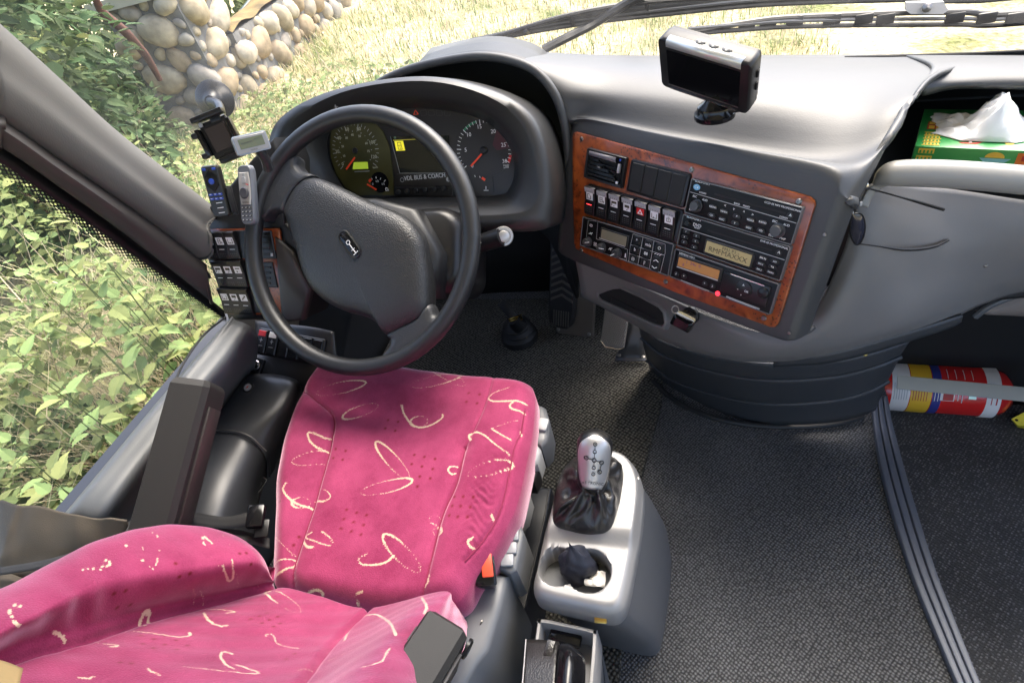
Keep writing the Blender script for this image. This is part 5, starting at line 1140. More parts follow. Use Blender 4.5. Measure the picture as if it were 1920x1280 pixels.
CUSH = [[(-0.6361,0.6586,1.00),(-0.6353,0.6554,0.99),(-0.6367,0.6514,0.95),(-0.6403,0.6469,0.89),(-0.6459,0.6420,0.82),(-0.6532,0.6370,0.72),(-0.6619,0.6321,0.62),(-0.6715,0.6275,0.51),(-0.6818,0.6234,0.40),(-0.6920,0.6200,0.30),(-0.7020,0.6175,0.30),(-0.7110,0.6160,0.30),(-0.7188,0.6156,0.30),(-0.7250,0.6162,0.30),(-0.7293,0.6179,0.30),(-0.7314,0.6205,0.30),(-0.7313,0.6241,0.30),(-0.7289,0.6283,0.30),(-0.7244,0.6331,0.30),(-0.7179,0.6381,0.30),(-0.7097,0.6432,0.30),(-0.7003,0.6481,0.40),(-0.6902,0.6526,0.51),(-0.6796,0.6564,0.62),(-0.6693,0.6593,0.72),(-0.6597,0.6613,0.82),(-0.6512,0.6623,0.89),(-0.6442,0.6621,0.95),(-0.6391,0.6608,0.99),(-0.6361,0.6586,1.00)],
[(-0.5884,0.6079,0.30),(-0.5873,0.6053,0.30),(-0.5877,0.6019,0.30),(-0.5895,0.5978,0.30),(-0.5926,0.5934,0.30),(-0.5969,0.5888,0.30),(-0.6021,0.5841,0.34),(-0.6081,0.5797,0.45),(-0.6146,0.5757,0.57),(-0.6212,0.5723,0.67),(-0.6277,0.5696,0.77),(-0.6337,0.5679,0.86),(-0.6391,0.5670,0.93),(-0.6435,0.5672,0.97),(-0.6467,0.5684,1.00),(-0.6486,0.5705,1.00),(-0.6491,0.5735,0.97),(-0.6481,0.5772,0.93),(-0.6457,0.5814,0.86),(-0.6421,0.5860,0.77),(-0.6373,0.5908,0.67),(-0.6315,0.5954,0.57),(-0.6252,0.5997,0.45),(-0.6185,0.6035,0.34),(-0.6118,0.6066,0.30),(-0.6054,0.6089,0.30),(-0.5996,0.6102,0.30),(-0.5947,0.6104,0.30),(-0.5909,0.6097,0.30),(-0.5884,0.6079,0.30)],
[(-0.4384,0.6943,1.00),(-0.4381,0.6911,0.99),(-0.4401,0.6872,0.95),(-0.4442,0.6828,0.89),(-0.4504,0.6781,0.82),(-0.4582,0.6734,0.72),(-0.4673,0.6689,0.62),(-0.4774,0.6647,0.51),(-0.4879,0.6611,0.40),(-0.4984,0.6582,0.30),(-0.5084,0.6561,0.30),(-0.5175,0.6550,0.30),(-0.5252,0.6549,0.30),(-0.5311,0.6559,0.30),(-0.5350,0.6578,0.30),(-0.5366,0.6606,0.30),(-0.5359,0.6642,0.30),(-0.5330,0.6684,0.30),(-0.5278,0.6730,0.30),(-0.5208,0.6778,0.30),(-0.5121,0.6826,0.30),(-0.5022,0.6870,0.40),(-0.4916,0.6910,0.51),(-0.4809,0.6943,0.62),(-0.4704,0.6968,0.72),(-0.4608,0.6984,0.82),(-0.4524,0.6989,0.89),(-0.4457,0.6983,0.95),(-0.4410,0.6968,0.99),(-0.4384,0.6943,1.00)],
[(-0.4211,0.6647,0.30),(-0.4226,0.6629,0.30),(-0.4261,0.6624,0.30),(-0.4316,0.6633,0.30),(-0.4388,0.6654,0.30),(-0.4474,0.6688,0.30),(-0.4570,0.6732,0.34),(-0.4673,0.6785,0.45),(-0.4777,0.6845,0.57),(-0.4879,0.6909,0.67),(-0.4972,0.6974,0.77),(-0.5053,0.7037,0.86),(-0.5117,0.7095,0.93),(-0.5160,0.7145,0.97),(-0.5181,0.7184,1.00),(-0.5178,0.7210,1.00),(-0.5151,0.7222,0.97),(-0.5102,0.7219,0.93),(-0.5032,0.7202,0.86),(-0.4946,0.7171,0.77),(-0.4849,0.7128,0.67),(-0.4745,0.7075,0.57),(-0.4639,0.7016,0.45),(-0.4536,0.6952,0.34),(-0.4442,0.6888,0.30),(-0.4359,0.6826,0.30),(-0.4293,0.6768,0.30),(-0.4245,0.6718,0.30),(-0.4217,0.6677,0.30),(-0.4211,0.6647,0.30)],
[(-0.5382,0.6115,0.90),(-0.5358,0.6072,0.90),(-0.5336,0.6031,0.90),(-0.5311,0.5988,0.90),(-0.5277,0.5942,0.90),(-0.5231,0.5889,0.90),(-0.5177,0.5832,0.90),(-0.5119,0.5777,0.90),(-0.5062,0.5732,0.90),(-0.5006,0.5696,0.90),(-0.4948,0.5667,0.90),(-0.4890,0.5646,0.90),(-0.4832,0.5636,0.90),(-0.4774,0.5640,0.90),(-0.4714,0.5655,0.90),(-0.4656,0.5678,0.90),(-0.4604,0.5705,0.90),(-0.4556,0.5739,0.90),(-0.4511,0.5782,0.90),(-0.4474,0.5825,0.90),(-0.4448,0.5860,0.90),(-0.4440,0.5886,0.90),(-0.4445,0.5906,0.90),(-0.4456,0.5924,0.90),(-0.4464,0.5943,0.90)],
[(-0.4723,0.5797,0.30),(-0.4715,0.5770,0.30),(-0.4715,0.5743,0.30),(-0.4724,0.5717,0.30),(-0.4740,0.5694,0.30),(-0.4763,0.5674,0.30),(-0.4792,0.5658,0.34),(-0.4826,0.5648,0.45),(-0.4863,0.5643,0.57),(-0.4901,0.5644,0.67),(-0.4938,0.5650,0.77),(-0.4974,0.5663,0.86),(-0.5006,0.5680,0.93),(-0.5032,0.5701,0.97),(-0.5052,0.5725,1.00),(-0.5065,0.5752,1.00),(-0.5069,0.5779,0.97),(-0.5065,0.5806,0.93),(-0.5053,0.5832,0.86),(-0.5033,0.5854,0.77),(-0.5006,0.5872,0.67),(-0.4974,0.5885,0.57),(-0.4938,0.5893,0.45),(-0.4900,0.5895,0.34),(-0.4861,0.5891,0.30),(-0.4824,0.5881,0.30),(-0.4790,0.5866,0.30),(-0.4761,0.5846,0.30),(-0.4738,0.5823,0.30),(-0.4723,0.5797,0.30)],
[(-0.3286,0.6563,0.40),(-0.3355,0.6538,0.43),(-0.3427,0.6514,0.46),(-0.3494,0.6489,0.49),(-0.3548,0.6462,0.52),(-0.3589,0.6432,0.55),(-0.3621,0.6400,0.58),(-0.3641,0.6369,0.61),(-0.3647,0.6340,0.64),(-0.3637,0.6315,0.67),(-0.3612,0.6291,0.70),(-0.3577,0.6271,0.73),(-0.3534,0.6256,0.76),(-0.3485,0.6248,0.79),(-0.3429,0.6245,0.82),(-0.3363,0.6245,0.85),(-0.3289,0.6245,0.88),(-0.3202,0.6245,0.91),(-0.3105,0.6246,0.94),(-0.3003,0.6247,0.97),(-0.2905,0.6248,1.00)],
[(-0.2887,0.6043,0.90),(-0.2938,0.6044,0.90),(-0.2992,0.6044,0.90),(-0.3042,0.6046,0.90),(-0.3084,0.6054,0.90),(-0.3117,0.6069,0.90),(-0.3144,0.6090,0.90),(-0.3164,0.6113,0.90),(-0.3174,0.6135,0.90),(-0.3173,0.6156,0.90),(-0.3161,0.6177,0.90),(-0.3145,0.6199,0.90),(-0.3131,0.6220,0.90)],
[(-0.3745,0.5415,1.00),(-0.3763,0.5441,0.98),(-0.3783,0.5468,0.96),(-0.3798,0.5493,0.94),(-0.3799,0.5515,0.92),(-0.3779,0.5535,0.90),(-0.3746,0.5554,0.88),(-0.3706,0.5567,0.86),(-0.3665,0.5571,0.84),(-0.3625,0.5563,0.82),(-0.3582,0.5547,0.80),(-0.3536,0.5523,0.78),(-0.3486,0.5494,0.76),(-0.3432,0.5456,0.74),(-0.3375,0.5411,0.72),(-0.3313,0.5362,0.70),(-0.3246,0.5314,0.68),(-0.3172,0.5266,0.66),(-0.3091,0.5217,0.64),(-0.3009,0.5168,0.62),(-0.2929,0.5119,0.60)],
[(-0.3479,0.5607,0.30),(-0.3419,0.5637,0.30),(-0.3360,0.5667,0.30),(-0.3300,0.5696,0.30),(-0.3237,0.5725,0.30),(-0.3171,0.5754,0.30),(-0.3102,0.5781,0.30),(-0.3033,0.5809,0.30),(-0.2963,0.5836,0.30)],
[(-0.3389,0.5637,0.70),(-0.3338,0.5606,0.70),(-0.3287,0.5575,0.70),(-0.3236,0.5545,0.70),(-0.3184,0.5517,0.70),(-0.3133,0.5490,0.70),(-0.3081,0.5464,0.70),(-0.3029,0.5439,0.70),(-0.2978,0.5414,0.70)],
[(-0.2853,0.4978,1.00),(-0.2849,0.4949,0.99),(-0.2862,0.4914,0.95),(-0.2891,0.4876,0.89),(-0.2935,0.4836,0.82),(-0.2992,0.4796,0.72),(-0.3059,0.4758,0.62),(-0.3132,0.4724,0.51),(-0.3210,0.4694,0.40),(-0.3288,0.4672,0.30),(-0.3362,0.4656,0.30),(-0.3429,0.4649,0.30),(-0.3487,0.4651,0.30),(-0.3532,0.4661,0.30),(-0.3562,0.4679,0.30),(-0.3576,0.4705,0.30),(-0.3573,0.4737,0.30),(-0.3553,0.4773,0.30),(-0.3517,0.4813,0.30),(-0.3466,0.4854,0.30),(-0.3403,0.4894,0.30),(-0.3331,0.4931,0.40),(-0.3253,0.4964,0.51),(-0.3174,0.4990,0.62),(-0.3096,0.5010,0.72),(-0.3024,0.5020,0.82),(-0.2961,0.5023,0.89),(-0.2910,0.5016,0.95),(-0.2873,0.5001,0.99),(-0.2853,0.4978,1.00)],
[(-0.4626,0.4558,0.30),(-0.4648,0.4546,0.30),(-0.4689,0.4550,0.30),(-0.4748,0.4569,0.30),(-0.4823,0.4603,0.30),(-0.4910,0.4650,0.30),(-0.5006,0.4709,0.34),(-0.5107,0.4777,0.45),(-0.5208,0.4852,0.57),(-0.5305,0.4929,0.67),(-0.5393,0.5005,0.77),(-0.5467,0.5077,0.86),(-0.5523,0.5141,0.93),(-0.5559,0.5193,0.97),(-0.5571,0.5231,1.00),(-0.5560,0.5252,1.00),(-0.5525,0.5256,0.97),(-0.5468,0.5241,0.93),(-0.5394,0.5210,0.86),(-0.5305,0.5163,0.77),(-0.5206,0.5104,0.67),(-0.5103,0.5036,0.57),(-0.5000,0.4962,0.45),(-0.4903,0.4885,0.34),(-0.4815,0.4810,0.30),(-0.4741,0.4740,0.30),(-0.4683,0.4677,0.30),(-0.4644,0.4624,0.30),(-0.4625,0.4584,0.30),(-0.4626,0.4558,0.30)],
[(-0.4549,0.4535,1.00),(-0.4545,0.4509,0.99),(-0.4560,0.4476,0.95),(-0.4594,0.4438,0.89),(-0.4646,0.4397,0.82),(-0.4713,0.4355,0.72),(-0.4792,0.4313,0.62),(-0.4879,0.4274,0.51),(-0.4970,0.4239,0.40),(-0.5062,0.4210,0.30),(-0.5149,0.4188,0.30),(-0.5229,0.4174,0.30),(-0.5297,0.4170,0.30),(-0.5350,0.4174,0.30),(-0.5385,0.4188,0.30),(-0.5402,0.4210,0.30),(-0.5398,0.4239,0.30),(-0.5374,0.4275,0.30),(-0.5331,0.4315,0.30),(-0.5271,0.4357,0.30),(-0.5197,0.4400,0.30),(-0.5112,0.4442,0.40),(-0.5021,0.4480,0.51),(-0.4927,0.4512,0.62),(-0.4836,0.4538,0.72),(-0.4751,0.4555,0.82),(-0.4677,0.4564,0.89),(-0.4617,0.4563,0.95),(-0.4574,0.4554,0.99),(-0.4549,0.4535,1.00)],
[(-0.3818,0.4860,0.80),(-0.3852,0.4857,0.80),(-0.3889,0.4854,0.80),(-0.3922,0.4849,0.80),(-0.3945,0.4840,0.80),(-0.3957,0.4825,0.80),(-0.3960,0.4805,0.80),(-0.3958,0.4784,0.80),(-0.3951,0.4765,0.80),(-0.3939,0.4747,0.80),(-0.3920,0.4727,0.80),(-0.3900,0.4712,0.80),(-0.3881,0.4702,0.80),(-0.3863,0.4702,0.80),(-0.3846,0.4708,0.80),(-0.3829,0.4717,0.80),(-0.3812,0.4725,0.80)],
[(-0.6521,0.5335,0.90),(-0.6508,0.5309,0.90),(-0.6492,0.5284,0.90),(-0.6482,0.5260,0.90),(-0.6486,0.5240,0.90),(-0.6506,0.5225,0.90),(-0.6538,0.5212,0.90),(-0.6579,0.5205,0.90),(-0.6628,0.5205,0.90),(-0.6691,0.5219,0.90),(-0.6767,0.5243,0.90),(-0.6842,0.5267,0.90),(-0.6902,0.5282,0.90),(-0.6945,0.5284,0.90),(-0.6978,0.5280,0.90),(-0.6998,0.5269,0.90),(-0.7002,0.5249,0.90),(-0.6987,0.5217,0.90),(-0.6955,0.5175,0.90),(-0.6913,0.5130,0.90),(-0.6867,0.5090,0.90),(-0.6816,0.5055,0.90),(-0.6757,0.5020,0.90),(-0.6696,0.4990,0.90),(-0.6638,0.4967,0.90),(-0.6582,0.4953,0.90),(-0.6528,0.4947,0.90),(-0.6473,0.4943,0.90),(-0.6419,0.4939,0.90)],
[(-0.6419,0.4939,0.50),(-0.6496,0.4923,0.49),(-0.6573,0.4908,0.48),(-0.6649,0.4891,0.47),(-0.6720,0.4867,0.47),(-0.6788,0.4832,0.46),(-0.6853,0.4790,0.45),(-0.6909,0.4747,0.44),(-0.6951,0.4709,0.43),(-0.6976,0.4675,0.42),(-0.6990,0.4643,0.42),(-0.6989,0.4615,0.41),(-0.6975,0.4593,0.40),(-0.6941,0.4576,0.39),(-0.6892,0.4563,0.38),(-0.6833,0.4556,0.38),(-0.6773,0.4558,0.37),(-0.6708,0.4570,0.36),(-0.6636,0.4591,0.35),(-0.6565,0.4615,0.34),(-0.6503,0.4636,0.33),(-0.6454,0.4652,0.33),(-0.6413,0.4667,0.32),(-0.6375,0.4681,0.31),(-0.6335,0.4696,0.30)],
[(-0.6862,0.4175,0.90),(-0.6870,0.4150,0.90),(-0.6881,0.4125,0.90),(-0.6886,0.4100,0.90),(-0.6876,0.4072,0.90),(-0.6847,0.4040,0.90),(-0.6805,0.4006,0.90),(-0.6754,0.3972,0.90),(-0.6701,0.3941,0.90),(-0.6643,0.3912,0.90),(-0.6580,0.3883,0.90),(-0.6513,0.3858,0.90),(-0.6447,0.3840,0.90),(-0.6380,0.3829,0.90),(-0.6312,0.3826,0.90),(-0.6243,0.3825,0.90),(-0.6175,0.3822,0.90)],
[(-0.6176,0.4194,0.40),(-0.6128,0.4179,0.43),(-0.6078,0.4164,0.46),(-0.6032,0.4149,0.49),(-0.5994,0.4131,0.53),(-0.5963,0.4109,0.56),(-0.5938,0.4085,0.59),(-0.5921,0.4061,0.62),(-0.5916,0.4038,0.65),(-0.5925,0.4015,0.68),(-0.5946,0.3992,0.71),(-0.5975,0.3973,0.74),(-0.6008,0.3960,0.78),(-0.6047,0.3956,0.81),(-0.6093,0.3958,0.84),(-0.6141,0.3964,0.87),(-0.6189,0.3968,0.90)],
[(-0.6259,0.3927,0.30),(-0.6247,0.3907,0.30),(-0.6242,0.3885,0.30),(-0.6245,0.3863,0.30),(-0.6255,0.3841,0.30),(-0.6272,0.3821,0.30),(-0.6295,0.3804,0.34),(-0.6324,0.3790,0.45),(-0.6356,0.3780,0.57),(-0.6390,0.3775,0.67),(-0.6425,0.3774,0.77),(-0.6459,0.3778,0.86),(-0.6491,0.3787,0.93),(-0.6519,0.3799,0.97),(-0.6541,0.3816,1.00),(-0.6557,0.3835,1.00),(-0.6567,0.3857,0.97),(-0.6568,0.3879,0.93),(-0.6562,0.3901,0.86),(-0.6548,0.3922,0.77),(-0.6528,0.3941,0.67),(-0.6502,0.3957,0.57),(-0.6471,0.3970,0.45),(-0.6437,0.3977,0.34),(-0.6401,0.3980,0.30),(-0.6366,0.3978,0.30),(-0.6333,0.3972,0.30),(-0.6303,0.3961,0.30),(-0.6278,0.3945,0.30),(-0.6259,0.3927,0.30)],
[(-0.5941,0.3401,0.60),(-0.5968,0.3379,0.60),(-0.5999,0.3357,0.60),(-0.6022,0.3336,0.60),(-0.6023,0.3317,0.60),(-0.5997,0.3302,0.60),(-0.5953,0.3290,0.60),(-0.5896,0.3279,0.60),(-0.5836,0.3268,0.60),(-0.5764,0.3257,0.60),(-0.5680,0.3246,0.60),(-0.5601,0.3237,0.60),(-0.5542,0.3235,0.60),(-0.5508,0.3239,0.60),(-0.5490,0.3248,0.60),(-0.5484,0.3261,0.60),(-0.5487,0.3277,0.60),(-0.5501,0.3297,0.60),(-0.5526,0.3322,0.60),(-0.5559,0.3348,0.60),(-0.5594,0.3371,0.60),(-0.5633,0.3390,0.60),(-0.5678,0.3407,0.60),(-0.5724,0.3423,0.60),(-0.5770,0.3440,0.60)],
[(-0.6022,0.3245,1.00),(-0.5990,0.3222,1.00),(-0.5958,0.3198,1.00),(-0.5926,0.3176,1.00),(-0.5895,0.3161,1.00),(-0.5865,0.3156,1.00),(-0.5835,0.3156,1.00),(-0.5806,0.3160,1.00),(-0.5777,0.3162,1.00)],
[(-0.3834,0.3022,0.30),(-0.3855,0.3008,0.30),(-0.3894,0.3006,0.30),(-0.3949,0.3015,0.30),(-0.4017,0.3036,0.30),(-0.4097,0.3068,0.30),(-0.4183,0.3109,0.34),(-0.4273,0.3158,0.45),(-0.4363,0.3213,0.57),(-0.4449,0.3271,0.67),(-0.4525,0.3330,0.77),(-0.4589,0.3386,0.86),(-0.4637,0.3438,0.93),(-0.4666,0.3482,0.97),(-0.4675,0.3516,1.00),(-0.4662,0.3537,1.00),(-0.4629,0.3546,0.97),(-0.4577,0.3541,0.93),(-0.4509,0.3523,0.86),(-0.4429,0.3493,0.77),(-0.4340,0.3452,0.67),(-0.4248,0.3403,0.57),(-0.4157,0.3349,0.45),(-0.4070,0.3291,0.34),(-0.3993,0.3233,0.30),(-0.3928,0.3177,0.30),(-0.3878,0.3127,0.30),(-0.3845,0.3083,0.30),(-0.3830,0.3047,0.30),(-0.3834,0.3022,0.30)],
[(-0.4806,0.3199,0.50),(-0.4835,0.3174,0.53),(-0.4868,0.3149,0.55),(-0.4895,0.3124,0.57),(-0.4907,0.3101,0.60),(-0.4904,0.3077,0.62),(-0.4890,0.3054,0.65),(-0.4865,0.3034,0.68),(-0.4833,0.3021,0.70),(-0.4789,0.3016,0.72),(-0.4734,0.3018,0.75),(-0.4675,0.3024,0.78),(-0.4621,0.3033,0.80),(-0.4571,0.3045,0.82),(-0.4520,0.3061,0.85),(-0.4474,0.3080,0.88),(-0.4436,0.3101,0.90),(-0.4409,0.3125,0.93),(-0.4390,0.3153,0.95),(-0.4375,0.3182,0.98),(-0.4358,0.3211,1.00)],
[(-0.3978,0.3855,0.30),(-0.3982,0.3869,0.30),(-0.3987,0.3883,0.30),(-0.3988,0.3897,0.30),(-0.3980,0.3909,0.30),(-0.3958,0.3919,0.30),(-0.3926,0.3928,0.30),(-0.3892,0.3934,0.30),(-0.3862,0.3933,0.30),(-0.3837,0.3925,0.30),(-0.3814,0.3911,0.30),(-0.3793,0.3894,0.30),(-0.3771,0.3879,0.30)],
[(-0.3707,0.3692,1.00),(-0.3704,0.3679,0.99),(-0.3706,0.3667,0.95),(-0.3710,0.3656,0.89),(-0.3718,0.3645,0.82),(-0.3729,0.3637,0.72),(-0.3743,0.3631,0.62),(-0.3758,0.3627,0.51),(-0.3774,0.3625,0.40),(-0.3791,0.3627,0.30),(-0.3807,0.3631,0.30),(-0.3822,0.3637,0.30),(-0.3835,0.3646,0.30),(-0.3846,0.3656,0.30),(-0.3854,0.3667,0.30),(-0.3858,0.3680,0.30),(-0.3859,0.3692,0.30),(-0.3856,0.3704,0.30),(-0.3850,0.3715,0.30),(-0.3840,0.3725,0.30),(-0.3828,0.3732,0.30),(-0.3813,0.3738,0.40),(-0.3797,0.3740,0.51),(-0.3781,0.3740,0.62),(-0.3764,0.3737,0.72),(-0.3748,0.3732,0.82),(-0.3734,0.3724,0.89),(-0.3722,0.3715,0.95),(-0.3713,0.3704,0.99),(-0.3707,0.3692,1.00)],
[(-0.3921,0.3797,0.50),(-0.3872,0.3785,0.50),(-0.3823,0.3773,0.50),(-0.3775,0.3761,0.50),(-0.3726,0.3749,0.50)],
[(-0.3681,0.2994,0.90),(-0.3674,0.2973,0.90),(-0.3667,0.2952,0.90),(-0.3661,0.2932,0.90),(-0.3659,0.2913,0.90),(-0.3662,0.2896,0.90),(-0.3670,0.2880,0.90),(-0.3679,0.2864,0.90),(-0.3688,0.2848,0.90)],
[(-0.6697,0.3308,0.40),(-0.6614,0.3267,0.40),(-0.6533,0.3227,0.40),(-0.6451,0.3187,0.40),(-0.6369,0.3147,0.40),(-0.6287,0.3107,0.40),(-0.6204,0.3067,0.40),(-0.6122,0.3027,0.40),(-0.6041,0.2988,0.40)],
[(-0.6493,0.2824,0.50),(-0.6433,0.2841,0.52),(-0.6374,0.2858,0.54),(-0.6314,0.2875,0.56),(-0.6253,0.2890,0.58),(-0.6183,0.2908,0.60),(-0.6108,0.2926,0.62),(-0.6041,0.2938,0.64),(-0.5996,0.2939,0.66),(-0.5979,0.2922,0.68),(-0.5982,0.2892,0.70),(-0.5997,0.2858,0.72),(-0.6016,0.2827,0.74),(-0.6042,0.2799,0.76),(-0.6077,0.2772,0.78),(-0.6115,0.2746,0.80),(-0.6151,0.2724,0.82),(-0.6183,0.2707,0.84),(-0.6214,0.2694,0.86),(-0.6244,0.2682,0.88),(-0.6275,0.2670,0.90)],
[(-0.5705,0.2494,0.80),(-0.5649,0.2516,0.80),(-0.5592,0.2539,0.80),(-0.5537,0.2560,0.80),(-0.5488,0.2573,0.80),(-0.5445,0.2578,0.80),(-0.5407,0.2577,0.80),(-0.5375,0.2571,0.80),(-0.5352,0.2561,0.80),(-0.5339,0.2545,0.80),(-0.5334,0.2523,0.80),(-0.5336,0.2501,0.80),(-0.5346,0.2484,0.80),(-0.5367,0.2474,0.80),(-0.5397,0.2469,0.80),(-0.5430,0.2465,0.80),(-0.5462,0.2461,0.80)],
[(-0.4653,0.2638,0.80),(-0.4681,0.2628,0.80),(-0.4712,0.2618,0.80),(-0.4738,0.2608,0.80),(-0.4756,0.2595,0.80),(-0.4762,0.2580,0.80),(-0.4760,0.2563,0.80),(-0.4752,0.2546,0.80),(-0.4740,0.2527,0.80),(-0.4725,0.2508,0.80),(-0.4705,0.2487,0.80),(-0.4683,0.2467,0.80),(-0.4661,0.2449,0.80),(-0.4639,0.2434,0.80),(-0.4617,0.2421,0.80),(-0.4595,0.2409,0.80),(-0.4573,0.2397,0.80)],
[(-0.3149,0.3614,0.90),(-0.3167,0.3601,0.90),(-0.3186,0.3588,0.90),(-0.3202,0.3574,0.90),(-0.3210,0.3559,0.90),(-0.3207,0.3541,0.90),(-0.3197,0.3521,0.90),(-0.3183,0.3502,0.90),(-0.3169,0.3488,0.90),(-0.3155,0.3482,0.90),(-0.3140,0.3480,0.90),(-0.3125,0.3480,0.90),(-0.3109,0.3480,0.90)],
[(-0.7144,0.7271,0.80),(-0.7131,0.7280,0.80),(-0.7119,0.7289,0.80),(-0.7105,0.7299,0.80),(-0.7086,0.7310,0.80),(-0.7059,0.7325,0.80),(-0.7028,0.7342,0.80),(-0.6994,0.7359,0.80),(-0.6962,0.7376,0.80)],
[(-0.2883,0.5651,0.90),(-0.2875,0.5634,0.90),(-0.2867,0.5616,0.90),(-0.2860,0.5599,0.90),(-0.2852,0.5582,0.90)],
[(-0.2963,0.4016,1.00),(-0.2957,0.4006,1.00),(-0.2951,0.3996,1.00),(-0.2945,0.3986,1.00),(-0.2939,0.3976,1.00)]]
CUSHDOT = np.array([(-0.4079,0.6445),(-0.3847,0.6416),(-0.4067,0.6241),(-0.3843,0.6214),(-0.5530,0.5750),(-0.5310,0.5730),(-0.5504,0.5555),(-0.5285,0.5522),(-0.4709,0.5039),(-0.4493,0.5004),(-0.4276,0.4976),(-0.4682,0.4845),(-0.4469,0.4809),(-0.4253,0.4778),(-0.4440,0.4616),(-0.4234,0.4595),(-0.4415,0.4427),(-0.7519,0.5111),(-0.7466,0.4922),(-0.6298,0.5009),(-0.6080,0.4990),(-0.6252,0.4816),(-0.6045,0.4798),(-0.5509,0.3866),(-0.5310,0.3842),(-0.5116,0.3822),(-0.5478,0.3698),(-0.5284,0.3672),(-0.5091,0.3650),(-0.5451,0.3534),(-0.5248,0.3511),(-0.5062,0.3483),(-0.3692,0.4295),(-0.3528,0.4294),(-0.3349,0.4294),(-0.3674,0.4128),(-0.3519,0.4126),(-0.3350,0.4119),(-0.3663,0.3953),(-0.3505,0.3935),(-0.3344,0.3947),(-0.6837,0.3857),(-0.6794,0.3681),(-0.6136,0.3303),(-0.6152,0.3157)])
CUSHOUT = [(-0.7874,0.6818),(-0.7793,0.7169),(-0.7340,0.7343),(-0.6286,0.7339),(-0.5253,0.7245),(-0.4275,0.7127),(-0.3469,0.7027),(-0.3070,0.6918),(-0.2871,0.6672),(-0.2768,0.6231),(-0.2713,0.5697),(-0.2687,0.5147),(-0.2678,0.4394),(-0.2743,0.4017),(-0.2865,0.3568),(-0.3046,0.3175),(-0.3207,0.2766),(-0.3784,0.2530),(-0.4427,0.2433),(-0.5242,0.2442),(-0.6154,0.2519),(-0.6433,0.2752),(-0.6670,0.3173),(-0.6967,0.3727),(-0.7261,0.4231),(-0.7431,0.4615),(-0.7704,0.5400),(-0.7853,0.6218)]
CUSHSEAM = [[(-0.7723,0.6312),(-0.7532,0.6211),(-0.7345,0.6112),(-0.7170,0.6015),(-0.7005,0.5927),(-0.6851,0.5841),(-0.6723,0.5730),(-0.6630,0.5582),(-0.6561,0.5411),(-0.6502,0.5235),(-0.6451,0.5075),(-0.6409,0.4911),(-0.6359,0.4700),(-0.6292,0.4421),(-0.6220,0.4107),(-0.6155,0.3798),(-0.6099,0.3488),(-0.6050,0.3184),(-0.6004,0.2933),(-0.5961,0.2757),(-0.5920,0.2623),(-0.5881,0.2492)],[(-0.3817,0.5271),(-0.3788,0.5028),(-0.3760,0.4793),(-0.3747,0.4580),(-0.3760,0.4400),(-0.3787,0.4237),(-0.3802,0.4062),(-0.3797,0.3861),(-0.3781,0.3652),(-0.3764,0.3453),(-0.3745,0.3263),(-0.3726,0.3082),(-0.3713,0.2923),(-0.3711,0.2795),(-0.3715,0.2685),(-0.3718,0.2578)],[(-0.2901,0.6112),(-0.2889,0.5944),(-0.2877,0.5779),(-0.2871,0.5629),(-0.2879,0.5525),(-0.2894,0.5433),(-0.2900,0.5258),(-0.2883,0.4938),(-0.2859,0.4557),(-0.2858,0.4233),(-0.2894,0.3997),(-0.2950,0.3801),(-0.3010,0.3634),(-0.3071,0.3497),(-0.3137,0.3385),(-0.3202,0.3275)],[(-0.3817,0.5271),(-0.3784,0.5442),(-0.3750,0.5618),(-0.3722,0.5803),(-0.3705,0.6009),(-0.3694,0.6226),(-0.3691,0.6434),(-0.3698,0.6621),(-0.3713,0.6796),(-0.3729,0.6975)]]
seat = thing('driver_chair', 'pink velvet driver seat printed with cream loops, with grey plastic side controls', 'seat', (-.53, .35, .01))
ol = cr(CUSHOUT, 16, True); K = len(ol); c0 = ol.mean(0); NR = 150
tt = np.linspace(.002, 1, NR)
X = c0[0] + (ol[None, :, 0] - c0[0]) * tt[:, None]; Y = c0[1] + (ol[None, :, 1] - c0[1]) * tt[:, None]
de = polyd(X.ravel(), Y.ravel(), np.vstack([ol, ol[:1]])).reshape(X.shape)
Z = .492 - .030 * np.clip(1 - de / .034, 0, 1) ** 2.2
sx = (X - c0[0]) / .22; sy = (Y - c0[1]) / .22
Z += .012 * np.clip(np.abs(sx) - .45, 0, 1) ** 1.2 - .008 * np.exp(-(sx ** 2) * 3) + .010 * np.clip(sy - .3, 0, 1) - .02 * np.clip(sy - .75, 0, 1)
for i, s in enumerate(CUSHSEAM):
    d = polyd(X.ravel(), Y.ravel(), s).reshape(X.shape)
    Z -= (.0055 if i < 2 else .003) * np.exp(-(d / .0032) ** 2) + (.004 if i < 2 else .001) * np.exp(-(d / .014) ** 2)
# gathers in the right bolster
wr = np.exp(-((X + .315) / .022) ** 2) * np.exp(-((Y - .415) / .075) ** 2)
Z += wr * (.0011 * np.sin(Y * 330 + 5 * np.sin(X * 90 + Y * 40) + 60 * X) + .0007 * np.sin(Y * 560 + 4 * np.sin(X * 140)))
Z += .0012 * np.sin(X * 38 + 3 * np.sin(Y * 17)) * np.sin(Y * 31 + 2 * np.sin(X * 23))
V = np.stack([X, Y, Z], -1).reshape(-1, 3)
dn = [(o * (.985 if k else 1.004) + c0 * (.015 if k else -.004)) for k, o in enumerate((ol, ol, ol))]
low = [np.column_stack([dn[0], np.full(K, .435)]), np.column_stack([dn[1], np.full(K, .40)]), np.column_stack([c0 + (ol - c0) * .93, np.full(K, .375)])]
V = np.vstack([V] + low)
f = [(i * K + j, i * K + (j + 1) % K, (i + 1) * K + (j + 1) % K, (i + 1) * K + j) for i in range(NR + 2) for j in range(K)]
cu = part('cushion', (V, f), PINK, seat, world=True, sharp=75)
if cu.data.polygons[len(f) // 3].normal.z < 0: cu.data.flip_normals()
pr = seg_w(V[:, 0], V[:, 1], CUSH)
